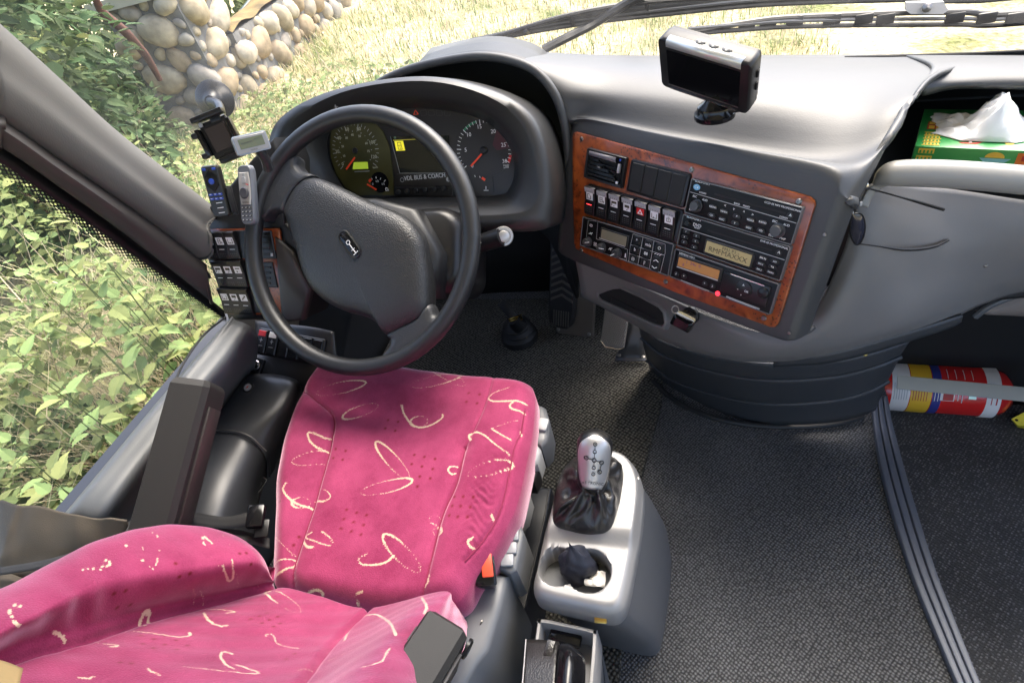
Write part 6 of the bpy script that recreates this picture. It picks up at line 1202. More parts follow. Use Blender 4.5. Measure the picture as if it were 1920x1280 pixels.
dt = np.zeros(len(V))
for q in CUSHDOT: dt = np.maximum(dt, np.clip(1.6 - np.hypot(V[:, 0] - q[0], V[:, 1] - q[1]) / .0022, 0, 1))
pr[NR * K:] = 0; dt[NR * K:] = 0
print_attr(cu, pr, dt)
# stitched seam threads
for s in CUSHSEAM[:3]:
    s = np.array(s)
    pts = [(x, y, float(Z.ravel()[np.argmin((X.ravel() - x) ** 2 + (Y.ravel() - y) ** 2)]) + .0012) for x, y in s]
    part('seam', tube(pts, .0011, 5, 3), mat('seam_thread', (.20, .01, .05), .8) if 'seam_thread' not in bpy.data.materials else bpy.data.materials['seam_thread'], seat, world=True)

BACK = [[(-0.6508,0.2409,0.3700),(-0.6228,0.2529,0.4700),(-0.6047,0.2506,0.5000),(-0.6001,0.2480,0.5000),(-0.5192,0.2423,0.4980),(-0.4368,0.2380,0.4980),(-0.3286,0.2700,0.5150),(-0.3177,0.2674,0.4900),(-0.3217,0.2714,0.4000)],
[(-0.6835,0.2738,0.4500),(-0.6555,0.2858,0.5500),(-0.5930,0.2488,0.5740),(-0.6314,0.1910,0.5650),(-0.5254,0.1885,0.5600),(-0.4238,0.1832,0.5600),(-0.3149,0.2258,0.5830),(-0.2838,0.2065,0.5700),(-0.2878,0.2105,0.4800)],
[(-0.7429,0.2540,0.5200),(-0.7149,0.2660,0.6200),(-0.6206,0.2024,0.6480),(-0.6450,0.1449,0.6300),(-0.5271,0.1353,0.6200),(-0.4004,0.1428,0.6200),(-0.3019,0.1697,0.6600),(-0.2621,0.1511,0.6500),(-0.2661,0.1551,0.5600)],
[(-0.7539,0.1885,0.6000),(-0.7259,0.2005,0.7000),(-0.6378,0.1488,0.7260),(-0.6345,0.0995,0.7000),(-0.5084,0.0866,0.6900),(-0.3681,0.0979,0.6900),(-0.2804,0.1189,0.7350),(-0.2451,0.1076,0.7200),(-0.2491,0.1116,0.6300)],
[(-0.7318,0.0922,0.6800),(-0.7038,0.1042,0.7800),(-0.6126,0.0787,0.8030),(-0.6232,0.0486,0.7800),(-0.4890,0.0271,0.7700),(-0.3429,0.0487,0.7700),(-0.2574,0.0694,0.8100),(-0.2271,0.0637,0.8000),(-0.2311,0.0677,0.7100)],
[(-0.7188,0.0191,0.7600),(-0.6908,0.0311,0.8600),(-0.5803,0.0089,0.8850),(-0.5546,-0.0178,0.8700),(-0.4432,-0.0195,0.8600),(-0.3112,0.0043,0.8600),(-0.2321,0.0256,0.8900),(-0.2082,0.0269,0.8800),(-0.2122,0.0309,0.7900)]]
BACKS = [[(-0.680,0.197,0.700,1.00),(-0.743,0.214,0.645,1.00),(-0.744,0.214,0.641,1.00),(-0.745,0.212,0.637,1.00),(-0.746,0.211,0.634,1.00),(-0.746,0.210,0.630,1.00),(-0.747,0.210,0.627,1.00),(-0.747,0.209,0.623,1.00),(-0.748,0.208,0.620,1.00),(-0.748,0.209,0.617,1.00),(-0.749,0.208,0.613,1.00),(-0.749,0.209,0.610,1.00),(-0.749,0.210,0.607,1.00),(-0.749,0.211,0.606,1.00),(-0.749,0.212,0.605,1.00),(-0.648,0.185,0.693,1.00),(-0.749,0.215,0.604,1.00)],
[(-0.741,0.231,0.636,0.40),(-0.743,0.229,0.629,0.41),(-0.670,0.204,0.686,0.42),(-0.664,0.200,0.687,0.43),(-0.747,0.223,0.610,0.44),(-0.748,0.221,0.606,0.45),(-0.749,0.219,0.602,0.46),(-0.750,0.218,0.597,0.47),(-0.750,0.216,0.593,0.49),(-0.751,0.215,0.588,0.50),(-0.637,0.181,0.688,0.51),(-0.753,0.213,0.579,0.52),(-0.634,0.180,0.685,0.53),(-0.633,0.180,0.684,0.54),(-0.754,0.215,0.574,0.55),(-0.753,0.218,0.574,0.56),(-0.636,0.186,0.682,0.57),(-0.639,0.190,0.680,0.58),(-0.645,0.196,0.678,0.59),(-0.747,0.233,0.588,0.60),(-0.656,0.208,0.673,0.61),(-0.744,0.240,0.599,0.62),(-0.743,0.242,0.605,0.64),(-0.741,0.245,0.610,0.65),(-0.682,0.227,0.665,0.66),(-0.686,0.229,0.664,0.67),(-0.739,0.247,0.622,0.68),(-0.739,0.246,0.624,0.69),(-0.694,0.231,0.666,0.70)],
[(-0.606,0.222,0.614,0.30),(-0.606,0.221,0.616,0.30),(-0.607,0.221,0.617,0.30),(-0.608,0.221,0.619,0.30),(-0.728,0.265,0.500,0.30),(-0.727,0.265,0.506,0.30),(-0.619,0.227,0.625,0.34),(-0.725,0.268,0.522,0.45),(-0.725,0.268,0.530,0.57),(-0.724,0.270,0.537,0.67),(-0.641,0.241,0.625,0.77),(-0.646,0.244,0.625,0.86),(-0.720,0.274,0.556,0.93),(-0.654,0.251,0.622,0.97),(-0.657,0.253,0.620,1.00),(-0.657,0.255,0.618,1.00),(-0.715,0.277,0.561,0.97),(-0.653,0.254,0.618,0.93),(-0.649,0.252,0.618,0.86),(-0.643,0.250,0.617,0.77),(-0.638,0.247,0.617,0.67),(-0.714,0.275,0.533,0.57),(-0.714,0.274,0.527,0.45),(-0.715,0.272,0.518,0.34),(-0.716,0.271,0.511,0.30),(-0.718,0.270,0.504,0.30),(-0.719,0.269,0.498,0.30),(-0.722,0.267,0.492,0.30),(-0.606,0.223,0.614,0.30),(-0.606,0.222,0.614,0.30)],
[(-0.615,0.217,0.575,1.00),(-0.614,0.217,0.577,0.99),(-0.613,0.216,0.582,0.95),(-0.610,0.217,0.589,0.89),(-0.607,0.218,0.598,0.82),(-0.605,0.220,0.607,0.72),(-0.605,0.223,0.613,0.62),(-0.717,0.270,0.500,0.51),(-0.713,0.273,0.511,0.40),(-0.708,0.276,0.523,0.30),(-0.704,0.279,0.533,0.30),(-0.700,0.282,0.542,0.30),(-0.695,0.284,0.549,0.30),(-0.648,0.267,0.598,0.30),(-0.651,0.271,0.595,0.30),(-0.685,0.286,0.559,0.30),(-0.684,0.286,0.556,0.30),(-0.687,0.286,0.549,0.30),(-0.689,0.285,0.541,0.30),(-0.626,0.257,0.600,0.30),(-0.694,0.281,0.522,0.30),(-0.699,0.278,0.510,0.40),(-0.604,0.236,0.605,0.51),(-0.601,0.231,0.603,0.62),(-0.601,0.226,0.597,0.72),(-0.604,0.224,0.589,0.82),(-0.607,0.222,0.583,0.89),(-0.611,0.220,0.577,0.95),(-0.613,0.218,0.575,0.99),(-0.615,0.217,0.575,1.00)],
[(-0.603,0.226,0.584,0.30),(-0.605,0.225,0.579,0.30),(-0.608,0.225,0.574,0.30),(-0.610,0.224,0.569,0.30),(-0.612,0.223,0.564,0.30),(-0.615,0.222,0.559,0.30),(-0.617,0.222,0.553,0.30),(-0.620,0.220,0.549,0.30),(-0.621,0.219,0.544,0.30)],
[(-0.737,0.162,0.688,0.80),(-0.659,0.147,0.746,0.80),(-0.738,0.166,0.682,0.80),(-0.658,0.150,0.742,0.80),(-0.740,0.170,0.675,0.80),(-0.656,0.153,0.738,0.80),(-0.742,0.174,0.666,0.80),(-0.743,0.175,0.661,0.80),(-0.652,0.155,0.732,0.80),(-0.743,0.178,0.659,0.80),(-0.743,0.178,0.661,0.80),(-0.743,0.179,0.662,0.80),(-0.743,0.180,0.661,0.80),(-0.656,0.160,0.730,0.80),(-0.744,0.183,0.657,0.80),(-0.655,0.162,0.726,0.80),(-0.655,0.163,0.725,0.80),(-0.655,0.164,0.724,0.80),(-0.657,0.166,0.722,0.80),(-0.658,0.167,0.722,0.80),(-0.660,0.168,0.722,0.80),(-0.661,0.169,0.722,0.80),(-0.744,0.189,0.657,0.80),(-0.664,0.169,0.724,0.80),(-0.664,0.168,0.725,0.80)],
[(-0.629,0.188,0.612,0.30),(-0.631,0.187,0.608,0.30),(-0.634,0.186,0.602,0.30),(-0.635,0.186,0.598,0.30),(-0.637,0.185,0.593,0.30),(-0.638,0.183,0.590,0.30),(-0.639,0.182,0.587,0.30),(-0.639,0.181,0.585,0.30),(-0.639,0.180,0.584,0.30)],
[(-0.632,0.191,0.596,0.30),(-0.633,0.191,0.591,0.30),(-0.635,0.190,0.587,0.30),(-0.636,0.189,0.582,0.30),(-0.636,0.189,0.578,0.30),(-0.636,0.188,0.576,0.30),(-0.636,0.188,0.574,0.30),(-0.636,0.187,0.574,0.30),(-0.635,0.187,0.572,0.30)],
[(-0.639,0.134,0.641,1.00),(-0.641,0.135,0.641,1.00),(-0.644,0.137,0.640,1.00),(-0.646,0.139,0.640,1.00),(-0.647,0.141,0.639,1.00),(-0.648,0.142,0.640,1.00),(-0.648,0.143,0.639,1.00),(-0.648,0.145,0.638,1.00),(-0.648,0.145,0.639,1.00),(-0.648,0.146,0.636,1.00),(-0.648,0.147,0.635,1.00),(-0.648,0.147,0.634,1.00),(-0.648,0.147,0.632,1.00),(-0.647,0.147,0.631,1.00),(-0.645,0.145,0.630,1.00),(-0.643,0.144,0.630,1.00),(-0.642,0.143,0.629,1.00)],
[(-0.632,0.089,0.800,0.90),(-0.721,0.101,0.737,0.90),(-0.721,0.101,0.738,0.90),(-0.636,0.088,0.802,0.90),(-0.637,0.089,0.802,0.90),(-0.720,0.099,0.742,0.90),(-0.720,0.097,0.744,0.90),(-0.720,0.096,0.743,0.90),(-0.630,0.082,0.807,0.90),(-0.625,0.080,0.809,0.90),(-0.721,0.090,0.737,0.90),(-0.619,0.077,0.809,0.90),(-0.722,0.088,0.731,0.90),(-0.612,0.074,0.809,0.90),(-0.610,0.073,0.808,0.90),(-0.609,0.073,0.806,0.90),(-0.610,0.073,0.803,0.90)],
[(-0.634,0.122,0.657,0.60),(-0.630,0.122,0.655,0.62),(-0.626,0.122,0.652,0.64),(-0.621,0.121,0.652,0.66),(-0.618,0.122,0.649,0.68),(-0.612,0.122,0.647,0.70),(-0.607,0.122,0.646,0.72),(-0.603,0.124,0.643,0.74),(-0.597,0.124,0.642,0.76),(-0.593,0.124,0.640,0.78),(-0.589,0.125,0.638,0.80),(-0.585,0.126,0.637,0.82),(-0.583,0.127,0.634,0.84),(-0.582,0.129,0.632,0.86),(-0.580,0.130,0.631,0.88),(-0.580,0.131,0.629,0.90),(-0.580,0.133,0.627,0.92),(-0.580,0.133,0.626,0.94),(-0.582,0.134,0.625,0.96),(-0.585,0.135,0.624,0.98),(-0.587,0.136,0.623,1.00)],
[(-0.623,0.173,0.580,0.90),(-0.619,0.171,0.582,0.90),(-0.615,0.169,0.584,0.90),(-0.610,0.166,0.587,0.90),(-0.605,0.164,0.589,0.90),(-0.600,0.161,0.592,0.90),(-0.596,0.161,0.593,0.90),(-0.590,0.159,0.594,0.90),(-0.584,0.157,0.597,0.90),(-0.580,0.156,0.597,0.90),(-0.575,0.156,0.597,0.90),(-0.571,0.155,0.598,0.90),(-0.567,0.155,0.599,0.90),(-0.567,0.155,0.598,0.90),(-0.567,0.157,0.596,0.90),(-0.567,0.158,0.595,0.90),(-0.564,0.158,0.595,0.90)],
[(-0.630,0.181,0.573,0.40),(-0.625,0.182,0.571,0.44),(-0.621,0.183,0.569,0.48),(-0.616,0.183,0.567,0.53),(-0.611,0.184,0.566,0.57),(-0.605,0.184,0.566,0.61),(-0.597,0.184,0.565,0.65),(-0.592,0.184,0.565,0.69),(-0.588,0.183,0.566,0.73),(-0.588,0.182,0.567,0.78),(-0.591,0.181,0.568,0.82),(-0.593,0.180,0.570,0.86),(-0.595,0.179,0.571,0.90)],
[(-0.509,0.205,0.539,0.30),(-0.509,0.203,0.541,0.30),(-0.510,0.203,0.542,0.30),(-0.513,0.202,0.543,0.30),(-0.520,0.203,0.544,0.30),(-0.526,0.204,0.543,0.30),(-0.533,0.206,0.541,0.34),(-0.644,0.247,0.406,0.45),(-0.555,0.212,0.534,0.57),(-0.565,0.216,0.530,0.67),(-0.575,0.219,0.527,0.77),(-0.583,0.223,0.523,0.86),(-0.590,0.226,0.520,0.93),(-0.597,0.230,0.518,0.97),(-0.599,0.232,0.516,1.00),(-0.601,0.234,0.514,1.00),(-0.600,0.236,0.512,0.97),(-0.597,0.237,0.511,0.93),(-0.646,0.258,0.443,0.86),(-0.586,0.236,0.510,0.77),(-0.578,0.235,0.511,0.67),(-0.569,0.231,0.514,0.57),(-0.558,0.228,0.516,0.45),(-0.548,0.225,0.519,0.34),(-0.537,0.221,0.524,0.30),(-0.528,0.217,0.527,0.30),(-0.521,0.214,0.531,0.30),(-0.514,0.210,0.535,0.30),(-0.512,0.208,0.537,0.30),(-0.509,0.205,0.539,0.30)],
[(-0.639,0.085,0.741,0.80),(-0.639,0.085,0.739,0.80),(-0.639,0.086,0.735,0.80),(-0.639,0.086,0.734,0.80),(-0.639,0.086,0.732,0.80),(-0.638,0.086,0.730,0.80),(-0.638,0.087,0.729,0.80),(-0.637,0.086,0.728,0.80),(-0.636,0.086,0.726,0.80)],
[(-0.632,0.098,0.701,0.40),(-0.630,0.098,0.699,0.45),(-0.626,0.096,0.698,0.50),(-0.622,0.096,0.696,0.55),(-0.619,0.096,0.695,0.60),(-0.616,0.096,0.693,0.65),(-0.611,0.096,0.691,0.70),(-0.608,0.096,0.690,0.75),(-0.606,0.096,0.690,0.80),(-0.606,0.096,0.690,0.85),(-0.605,0.094,0.692,0.90),(-0.607,0.093,0.694,0.95),(-0.608,0.093,0.696,1.00)],
[(-0.498,0.120,0.640,0.80),(-0.503,0.121,0.639,0.80),(-0.505,0.120,0.640,0.80),(-0.509,0.121,0.639,0.80),(-0.511,0.121,0.639,0.80),(-0.510,0.119,0.641,0.80),(-0.512,0.119,0.641,0.80),(-0.509,0.117,0.645,0.80),(-0.506,0.115,0.648,0.80),(-0.504,0.114,0.650,0.80),(-0.498,0.111,0.654,0.80),(-0.492,0.109,0.657,0.80),(-0.487,0.107,0.660,0.80),(-0.481,0.105,0.663,0.80),(-0.476,0.104,0.664,0.80),(-0.471,0.103,0.666,0.80),(-0.466,0.102,0.667,0.80)],
[(-0.514,0.090,0.685,0.40),(-0.508,0.092,0.683,0.42),(-0.500,0.092,0.683,0.44),(-0.494,0.093,0.680,0.46),(-0.485,0.094,0.679,0.48),(-0.479,0.095,0.677,0.50),(-0.470,0.096,0.676,0.52),(-0.464,0.098,0.674,0.54),(-0.457,0.099,0.672,0.56),(-0.448,0.100,0.672,0.58),(-0.442,0.101,0.670,0.60),(-0.435,0.102,0.669,0.62),(-0.434,0.103,0.668,0.64),(-0.434,0.104,0.667,0.66),(-0.439,0.105,0.665,0.68),(-0.444,0.105,0.664,0.70),(-0.449,0.106,0.663,0.72),(-0.454,0.106,0.662,0.74),(-0.462,0.108,0.659,0.76),(-0.467,0.108,0.659,0.78),(-0.472,0.108,0.658,0.80)],
[(-0.539,0.080,0.702,0.60),(-0.537,0.079,0.703,0.60),(-0.535,0.078,0.703,0.60),(-0.530,0.077,0.704,0.60),(-0.527,0.077,0.704,0.60),(-0.525,0.077,0.704,0.60),(-0.523,0.077,0.704,0.60),(-0.518,0.076,0.705,0.60),(-0.516,0.076,0.705,0.60)],
[(-0.569,0.053,0.745,0.80),(-0.567,0.053,0.744,0.80),(-0.565,0.053,0.743,0.80),(-0.565,0.054,0.742,0.80),(-0.563,0.054,0.742,0.80),(-0.560,0.055,0.740,0.80),(-0.561,0.055,0.739,0.80),(-0.561,0.056,0.738,0.80),(-0.561,0.057,0.736,0.80)],
[(-0.501,0.155,0.595,0.50),(-0.502,0.156,0.594,0.50),(-0.504,0.157,0.593,0.50),(-0.506,0.158,0.592,0.50),(-0.506,0.158,0.592,0.50),(-0.506,0.159,0.590,0.50),(-0.503,0.159,0.590,0.50),(-0.501,0.161,0.588,0.50),(-0.497,0.160,0.589,0.50),(-0.493,0.158,0.591,0.50),(-0.487,0.154,0.595,0.50),(-0.483,0.151,0.598,0.50),(-0.479,0.149,0.600,0.50),(-0.475,0.148,0.602,0.50),(-0.468,0.147,0.603,0.50),(-0.464,0.147,0.603,0.50),(-0.461,0.147,0.603,0.50),(-0.456,0.146,0.604,0.50),(-0.453,0.147,0.603,0.50),(-0.449,0.147,0.603,0.50),(-0.445,0.148,0.603,0.50)],
[(-0.399,0.169,0.589,0.90),(-0.409,0.179,0.571,0.90),(-0.419,0.190,0.554,0.90),(-0.425,0.199,0.542,0.90),(-0.429,0.207,0.532,0.90),(-0.429,0.214,0.526,0.90),(-0.426,0.220,0.520,0.90),(-0.420,0.223,0.519,0.90),(-0.412,0.224,0.521,0.90),(-0.402,0.222,0.529,0.90),(-0.386,0.216,0.546,0.90),(-0.363,0.205,0.575,0.90),(-0.343,0.194,0.603,0.90),(-0.324,0.183,0.630,0.90),(-0.312,0.175,0.648,0.90),(-0.302,0.168,0.662,0.90),(-0.294,0.162,0.672,0.90)],
[(-0.397,0.116,0.656,0.40),(-0.393,0.121,0.650,0.40),(-0.388,0.126,0.646,0.40),(-0.381,0.130,0.644,0.40),(-0.373,0.134,0.644,0.40),(-0.364,0.140,0.644,0.40),(-0.354,0.145,0.647,0.40),(-0.339,0.148,0.657,0.40),(-0.327,0.152,0.662,0.40)],
[(-0.348,0.253,0.528,0.90),(-0.337,0.245,0.546,0.90),(-0.326,0.237,0.564,0.90),(-0.317,0.230,0.576,0.90),(-0.312,0.225,0.584,0.90),(-0.307,0.221,0.592,0.90),(-0.305,0.216,0.598,0.90),(-0.302,0.212,0.604,0.90),(-0.300,0.208,0.609,0.90)],
[(-0.280,0.141,0.703,0.60),(-0.278,0.136,0.710,0.60),(-0.274,0.131,0.719,0.60),(-0.271,0.126,0.726,0.60),(-0.269,0.122,0.731,0.60),(-0.270,0.119,0.737,0.60),(-0.272,0.116,0.741,0.60),(-0.274,0.114,0.744,0.60),(-0.278,0.112,0.745,0.60)]]
BACKDOT = [(-0.630,0.199,0.662),(-0.747,0.246,0.536),(-0.621,0.187,0.652),(-0.618,0.196,0.643),(-0.634,0.147,0.700),(-0.635,0.139,0.710),(-0.643,0.140,0.674),(-0.643,0.131,0.688),(-0.606,0.249,0.595),(-0.604,0.254,0.586),(-0.690,0.276,0.480),(-0.594,0.243,0.577),(-0.615,0.115,0.660),(-0.599,0.123,0.644),(-0.598,0.114,0.657),(-0.579,0.121,0.644),(-0.594,0.105,0.671),(-0.578,0.112,0.658),(-0.558,0.118,0.646),(-0.577,0.103,0.671),(-0.557,0.110,0.659),(-0.545,0.191,0.558),(-0.525,0.189,0.560),(-0.546,0.183,0.567),(-0.551,0.176,0.575),(-0.528,0.181,0.569),(-0.530,0.173,0.577),(-0.510,0.179,0.569),(-0.511,0.172,0.577),(-0.569,0.077,0.709),(-0.560,0.080,0.704),(-0.435,0.129,0.631),(-0.436,0.138,0.618)]
A = np.array(BACK); nv_, nu_ = 80, 80
A = cr(A, nv_); A = np.swapaxes(cr(np.swapaxes(A, 0, 1), nu_), 0, 1)
Rr, Kk = A.shape[:2]
# seam valleys between the bolsters and the middle panel, normals from the net itself
du = np.gradient(A, axis=1); dv_ = np.gradient(A, axis=0); N = np.cross(du, dv_); N /= np.linalg.norm(N, axis=2, keepdims=True) + 1e-9
if (N * (np.array([0, .3, 1.2]) - A)).sum() < 0: N = -N
cols = np.arange(Kk) / nu_
gro = .007 * np.exp(-((cols - 3) / .05) ** 2) + .007 * np.exp(-((cols - 5) / .05) ** 2) + .006 * np.exp(-((cols - 3) / .25) ** 2)
rv_ = np.arange(Rr)[:, None] / nv_
fold = .0016 * np.exp(-((cols[None] - 2.3) / .6) ** 2) * np.exp(-((rv_ - 3.35) / .45) ** 2) * np.sin(rv_ * 17 + cols[None] * 5)
fold += .0006 * np.sin(cols[None] * 9 + rv_ * 5) * np.sin(rv_ * 7)
V0 = A.reshape(-1, 3).copy()
A = A - N * (gro[None] - fold)[..., None]
V = A.reshape(-1, 3)
f = [(i * Kk + j, i * Kk + j + 1, (i + 1) * Kk + j + 1, (i + 1) * Kk + j) for i in range(Rr - 1) for j in range(Kk - 1)]
bk_ = part('backrest', (V, f), PINK, seat, world=True, sharp=75, solid=.02)
pr = np.zeros(len(V)); dt = np.zeros(len(V))
for s in BACKS:
    s = np.array(s)
    lo_, hi_ = s[:, :3].min(0) - .012, s[:, :3].max(0) + .012
    ii = np.where(((V0 > lo_) & (V0 < hi_)).all(1))[0]
    if not len(ii): continue
    Q = V0[ii]
    for p0, p1 in zip(s[:-1], s[1:]):
        e = p1[:3] - p0[:3]; t = np.clip(((Q - p0[:3]) @ e) / (e @ e + 1e-12), 0, 1)
        d = np.linalg.norm(Q - p0[:3] - t[:, None] * e, axis=1); w = p0[3] + (p1[3] - p0[3]) * t
        pr[ii] = np.maximum(pr[ii], np.clip(1.25 - d / (.0008 + .0017 * w), 0, 1) * (.24 + .66 * w))
for q in BACKDOT: dt = np.maximum(dt, np.clip(1.6 - np.linalg.norm(V0 - np.array(q), axis=1) / .0022, 0, 1))
print_attr(bk_, pr, dt)

part('headrest_cover', patch([[(-0.62,0.0405,0.825), (-0.586,0.0432,0.815), (-0.5664,0.0427,0.805)], [(-0.594,0.0261,0.83), (-0.5582,0.0305,0.825), (-0.5473,0.0328,0.815)], [(-0.5554,0.0071,0.84), (-0.5255,0.0139,0.835), (-0.5232,0.0169,0.825)]], 4, 4), mat('tan_cloth', (.30, .21, .09), .9, grain=.5, gscale=400), seat, world=True, solid=.003)
# seat pedestal and black plinth
part('pedestal', join(box(.40, .42, .20, (-.53, .42, .26), .03), box(.30, .34, .16, (-.53, .42, .09), .02)), BLKP, seat, world=True)
# grey plastic controls along the right edge of the cushion
def sidebox(name, pts, m, z0, bev=.006):
    """rounded moulding whose outline lies level beside the seat"""
    return part(name, slab([p[:2] for p in pts], z0, pts[0][2], bev, seg=3), m, seat, world=True, sharp=50)
h1 = sidebox('control_housing', [(-0.2995,0.6823,0.43), (-0.2736,0.6704,0.43), (-0.2586,0.6353,0.43), (-0.2553,0.5963,0.43), (-0.2639,0.579,0.43), (-0.2953,0.5895,0.43), (-0.3186,0.6704,0.43)], SEATPL, .36, .010)
part('button', xform(box(.020, .027, .010, (0, 0, 0), .004), axes((-0.269,0.6239,0.434), (.98, -.1, -.1), (.1, .98, .1), (.1, -.1, .98))), LIGHTG, h1, world=True)
sidebox('lever_paddle', [(-0.2968,0.5919,0.425), (-0.2747,0.5984,0.425), (-0.2651,0.5755,0.425), (-0.2664,0.5478,0.425), (-0.2804,0.5398,0.425), (-0.3006,0.5631,0.425)], LIGHTG, .37, .009)
sidebox('dark_lever', [(-0.3144,0.556,0.4), (-0.2749,0.5619,0.4), (-0.2668,0.5466,0.4), (-0.272,0.5238,0.4), (-0.3066,0.5226,0.4)], BLKP, .36, .006)
sidebox('recline_lever', [(-0.3114,0.5102,0.41), (-0.2861,0.516,0.41), (-0.2729,0.4959,0.41), (-0.2734,0.4589,0.41), (-0.2854,0.4416,0.41), (-0.3059,0.4481,0.41)], GREYBTN, .36, .009)
bb = sidebox('button_box', [(-0.3153,0.4384,0.42), (-0.27,0.4282,0.42), (-0.2627,0.4158,0.42), (-0.2612,0.3553,0.42), (-0.2699,0.3482,0.42), (-0.3177,0.3615,0.42)], SEATPL, .33, .006)
for p in ((-0.2788,0.4071,0.424), (-0.2772,0.3854,0.424), (-0.2775,0.365,0.424)):
    part('button', xform(box(.021, .019, .008, (0, 0, 0), .0025), axes(p, (.96, .22, -.1), (-.22, .96, .1), (.1, -.1, .98))), GREYBTN, bb, world=True)
sidebox('side_shell', [(-0.3737,0.3235,0.41), (-0.3429,0.3331,0.41), (-0.305,0.3522,0.41), (-0.2759,0.3493,0.41), (-0.2752,0.3049,0.41), (-0.2789,0.24,0.41), (-0.2908,0.2189,0.41), (-0.3046,0.1773,0.41), (-0.3655,0.1664,0.41), (-0.3824,0.234,0.41)], SEATPL, .20, .012)
# buckle
bu = thing('belt_buckle', 'black seat belt buckle with a red release button beside the pink cushion', 'belt buckle', (-0.3245,0.348,0.4))
bo = Vector((-0.3016,0.3364,0.445))
bmq = axes(bo, (.93, .30, -.20), (-.28, .90, .33), (.28, -.25, .92))
part('housing', xform(box(.032, .050, .045, (0, 0, -.004), .005), bmq), GLOSS, bu, world=True)
part('release_button', xform(box(.017, .034, .006, (.004, .004, .020), .002), bmq), mat('buckle_red', (.70, .07, .03), .4), bu, world=True)

# armrests
def armrest(name, label, a, b, w, h, tilt, mm):
    o = thing(name, label, 'armrest', tuple(b))
    a, b = Vector(a), Vector(b); d = (a - b).normalized()
    n = Vector(tilt); n = (n - d * n.dot(d)).normalized(); s = d.cross(n)
    m = axes(b, s, n, d); L_ = (a - b).length
    prof = [(w * .5, -h), (w * .5, -h * .12), (w * .38, 0), (-w * .44, 0), (-w * .5, -h * .1), (-w * .5, -h)]
    rings = []
    for z, k, dz in ((0, 1, 0), (L_ * .8, 1, 0), (L_ * .97, 1, 0), (L_, .93, -.004), (L_ + .004, .82, -.008)):
        rings.append([(x * k, y * k + dz, z) for x, y in prof])
    part('pad', xform(loft(rings), m), mm, o, world=True, sharp=25)
    part('side_cover', xform(slab([(.004, 0), (-h * .02 + .0, 0)], 0, 1) if False else box(.004, h * .62, L_ * .86, (w * .5 + .0015, -h * .60, L_ * .42), .001), m), BROWNP, o, world=True)
    part('side_cover', xform(box(.004, h * .62, L_ * .86, (-w * .5 - .0015, -h * .60, L_ * .42), .001), m), BROWNP, o, world=True)
    return o, m
armrest('armrest', 'raised left armrest of dark ribbed plastic beside the window sill', (-0.775,0.4603,0.715), (-0.7762,0.2463,0.6), .062, .075, (.40, -.35, .85), ARMR)
o_, m_ = armrest('armrest', 'dark armrest at the right of the seat with a round screw cap', (-0.2447,0.1889,0.665), (-0.2588,0.0934,0.7), .050, .055, (.2, -.35, .9), ARMR)
part('screw_cap', xform(lathe([(.011, 0), (.011, .003), (.009, .0045), (.008, .003), (.0001, .003)], 18, True, False), m_ @ Matrix.Translation((.027, -.025, .10)) @ Matrix.Rotation(math.pi / 2, 4, 'Y')), BLKS, o_, world=True)
part('screw', xform(lathe([(.003, 0), (.003, .0015), (.0001, .002)], 10, True, False), m_ @ Matrix.Translation((.029, -.010, .125)) @ Matrix.Rotation(math.pi / 2, 4, 'Y')), SCREW, o_, world=True)

# belt webbing, tongue, cloth
bl = thing('seat_belt', 'black seat belt webbing passing behind the left armrest', 'seat belt', (-0.8581,0.266,0.56))
def ribbon(l, r, t=.0015): return patch([l, r], 3, 6)
part('webbing', ribbon([(-0.8425,0.3422,0.5), (-0.7752,0.3454,0.49), (-0.7325,0.3584,0.49)], [(-0.8173,0.3177,0.5), (-0.7655,0.3271,0.485), (-0.7164,0.338,0.485)]), BELT, bl, world=True, solid=.0016)
part('webbing', ribbon([(-0.8273,0.2707,0.6), (-0.854,0.2348,0.6), (-0.9034,0.1954,0.61), (-0.99,0.1616,0.62)], [(-0.8053,0.2409,0.6), (-0.8465,0.2162,0.6), (-0.8997,0.182,0.61), (-0.9778,0.1521,0.62)]), BELT, bl, world=True, solid=.0016)
part('webbing', ribbon([(-0.8541,0.332,0.49), (-0.7787,0.336,0.475), (-0.689,0.3322,0.46)], [(-0.8392,0.3135,0.49), (-0.7655,0.3177,0.475), (-0.6778,0.3144,0.46)]), BELT, bl, world=True, solid=.0016)
tg_ = axes((-0.7118,0.3527,0.49), (.9, .3, -.2), (-.3, .92, .2), (.2, -.1, .97))
part('tongue', xform(join(box(.030, .040, .014, (0, 0, 0), .004)), tg_), GLOSS, bl, world=True)
part('tongue_plate', xform(box(.022, .030, .003, (.012, -.02, -.004), .001), tg_), BLKS, bl, world=True)
oc = patch([[(-1.13,0.2662,0.62), (-1.0579,0.2541,0.64), (-0.9719,0.2542,0.64), (-0.8811,0.251,0.635), (-0.8085,0.259,0.625)],
            [(-1.1193,0.2334,0.6), (-1.0451,0.2246,0.62), (-0.9494,0.2201,0.625), (-0.8761,0.2319,0.62), (-0.8126,0.2537,0.61)],
            [(-1.0797,0.1932,0.59), (-1.0287,0.1922,0.6), (-0.9444,0.1966,0.605), (-0.8848,0.2103,0.6), (-0.8275,0.2424,0.595)],
            [(-1.0572,0.1613,0.575), (-1.0181,0.1645,0.58), (-0.9596,0.1708,0.575), (-0.9142,0.1878,0.57), (-0.8612,0.2248,0.57)],
            [(-1.066,0.1345,0.54), (-1.037,0.1413,0.54), (-0.9894,0.1526,0.54), (-0.9402,0.1723,0.54), (-0.8999,0.2122,0.54)]], 10, 12)
oc = [(x, y, z + .0035 * math.sin(55 * x + 60 * y + 2 * math.sin(30 * x)) + .0022 * math.sin(120 * y - 70 * x + 3 * math.sin(40 * y))) for x, y, z in oc[0]], oc[1]
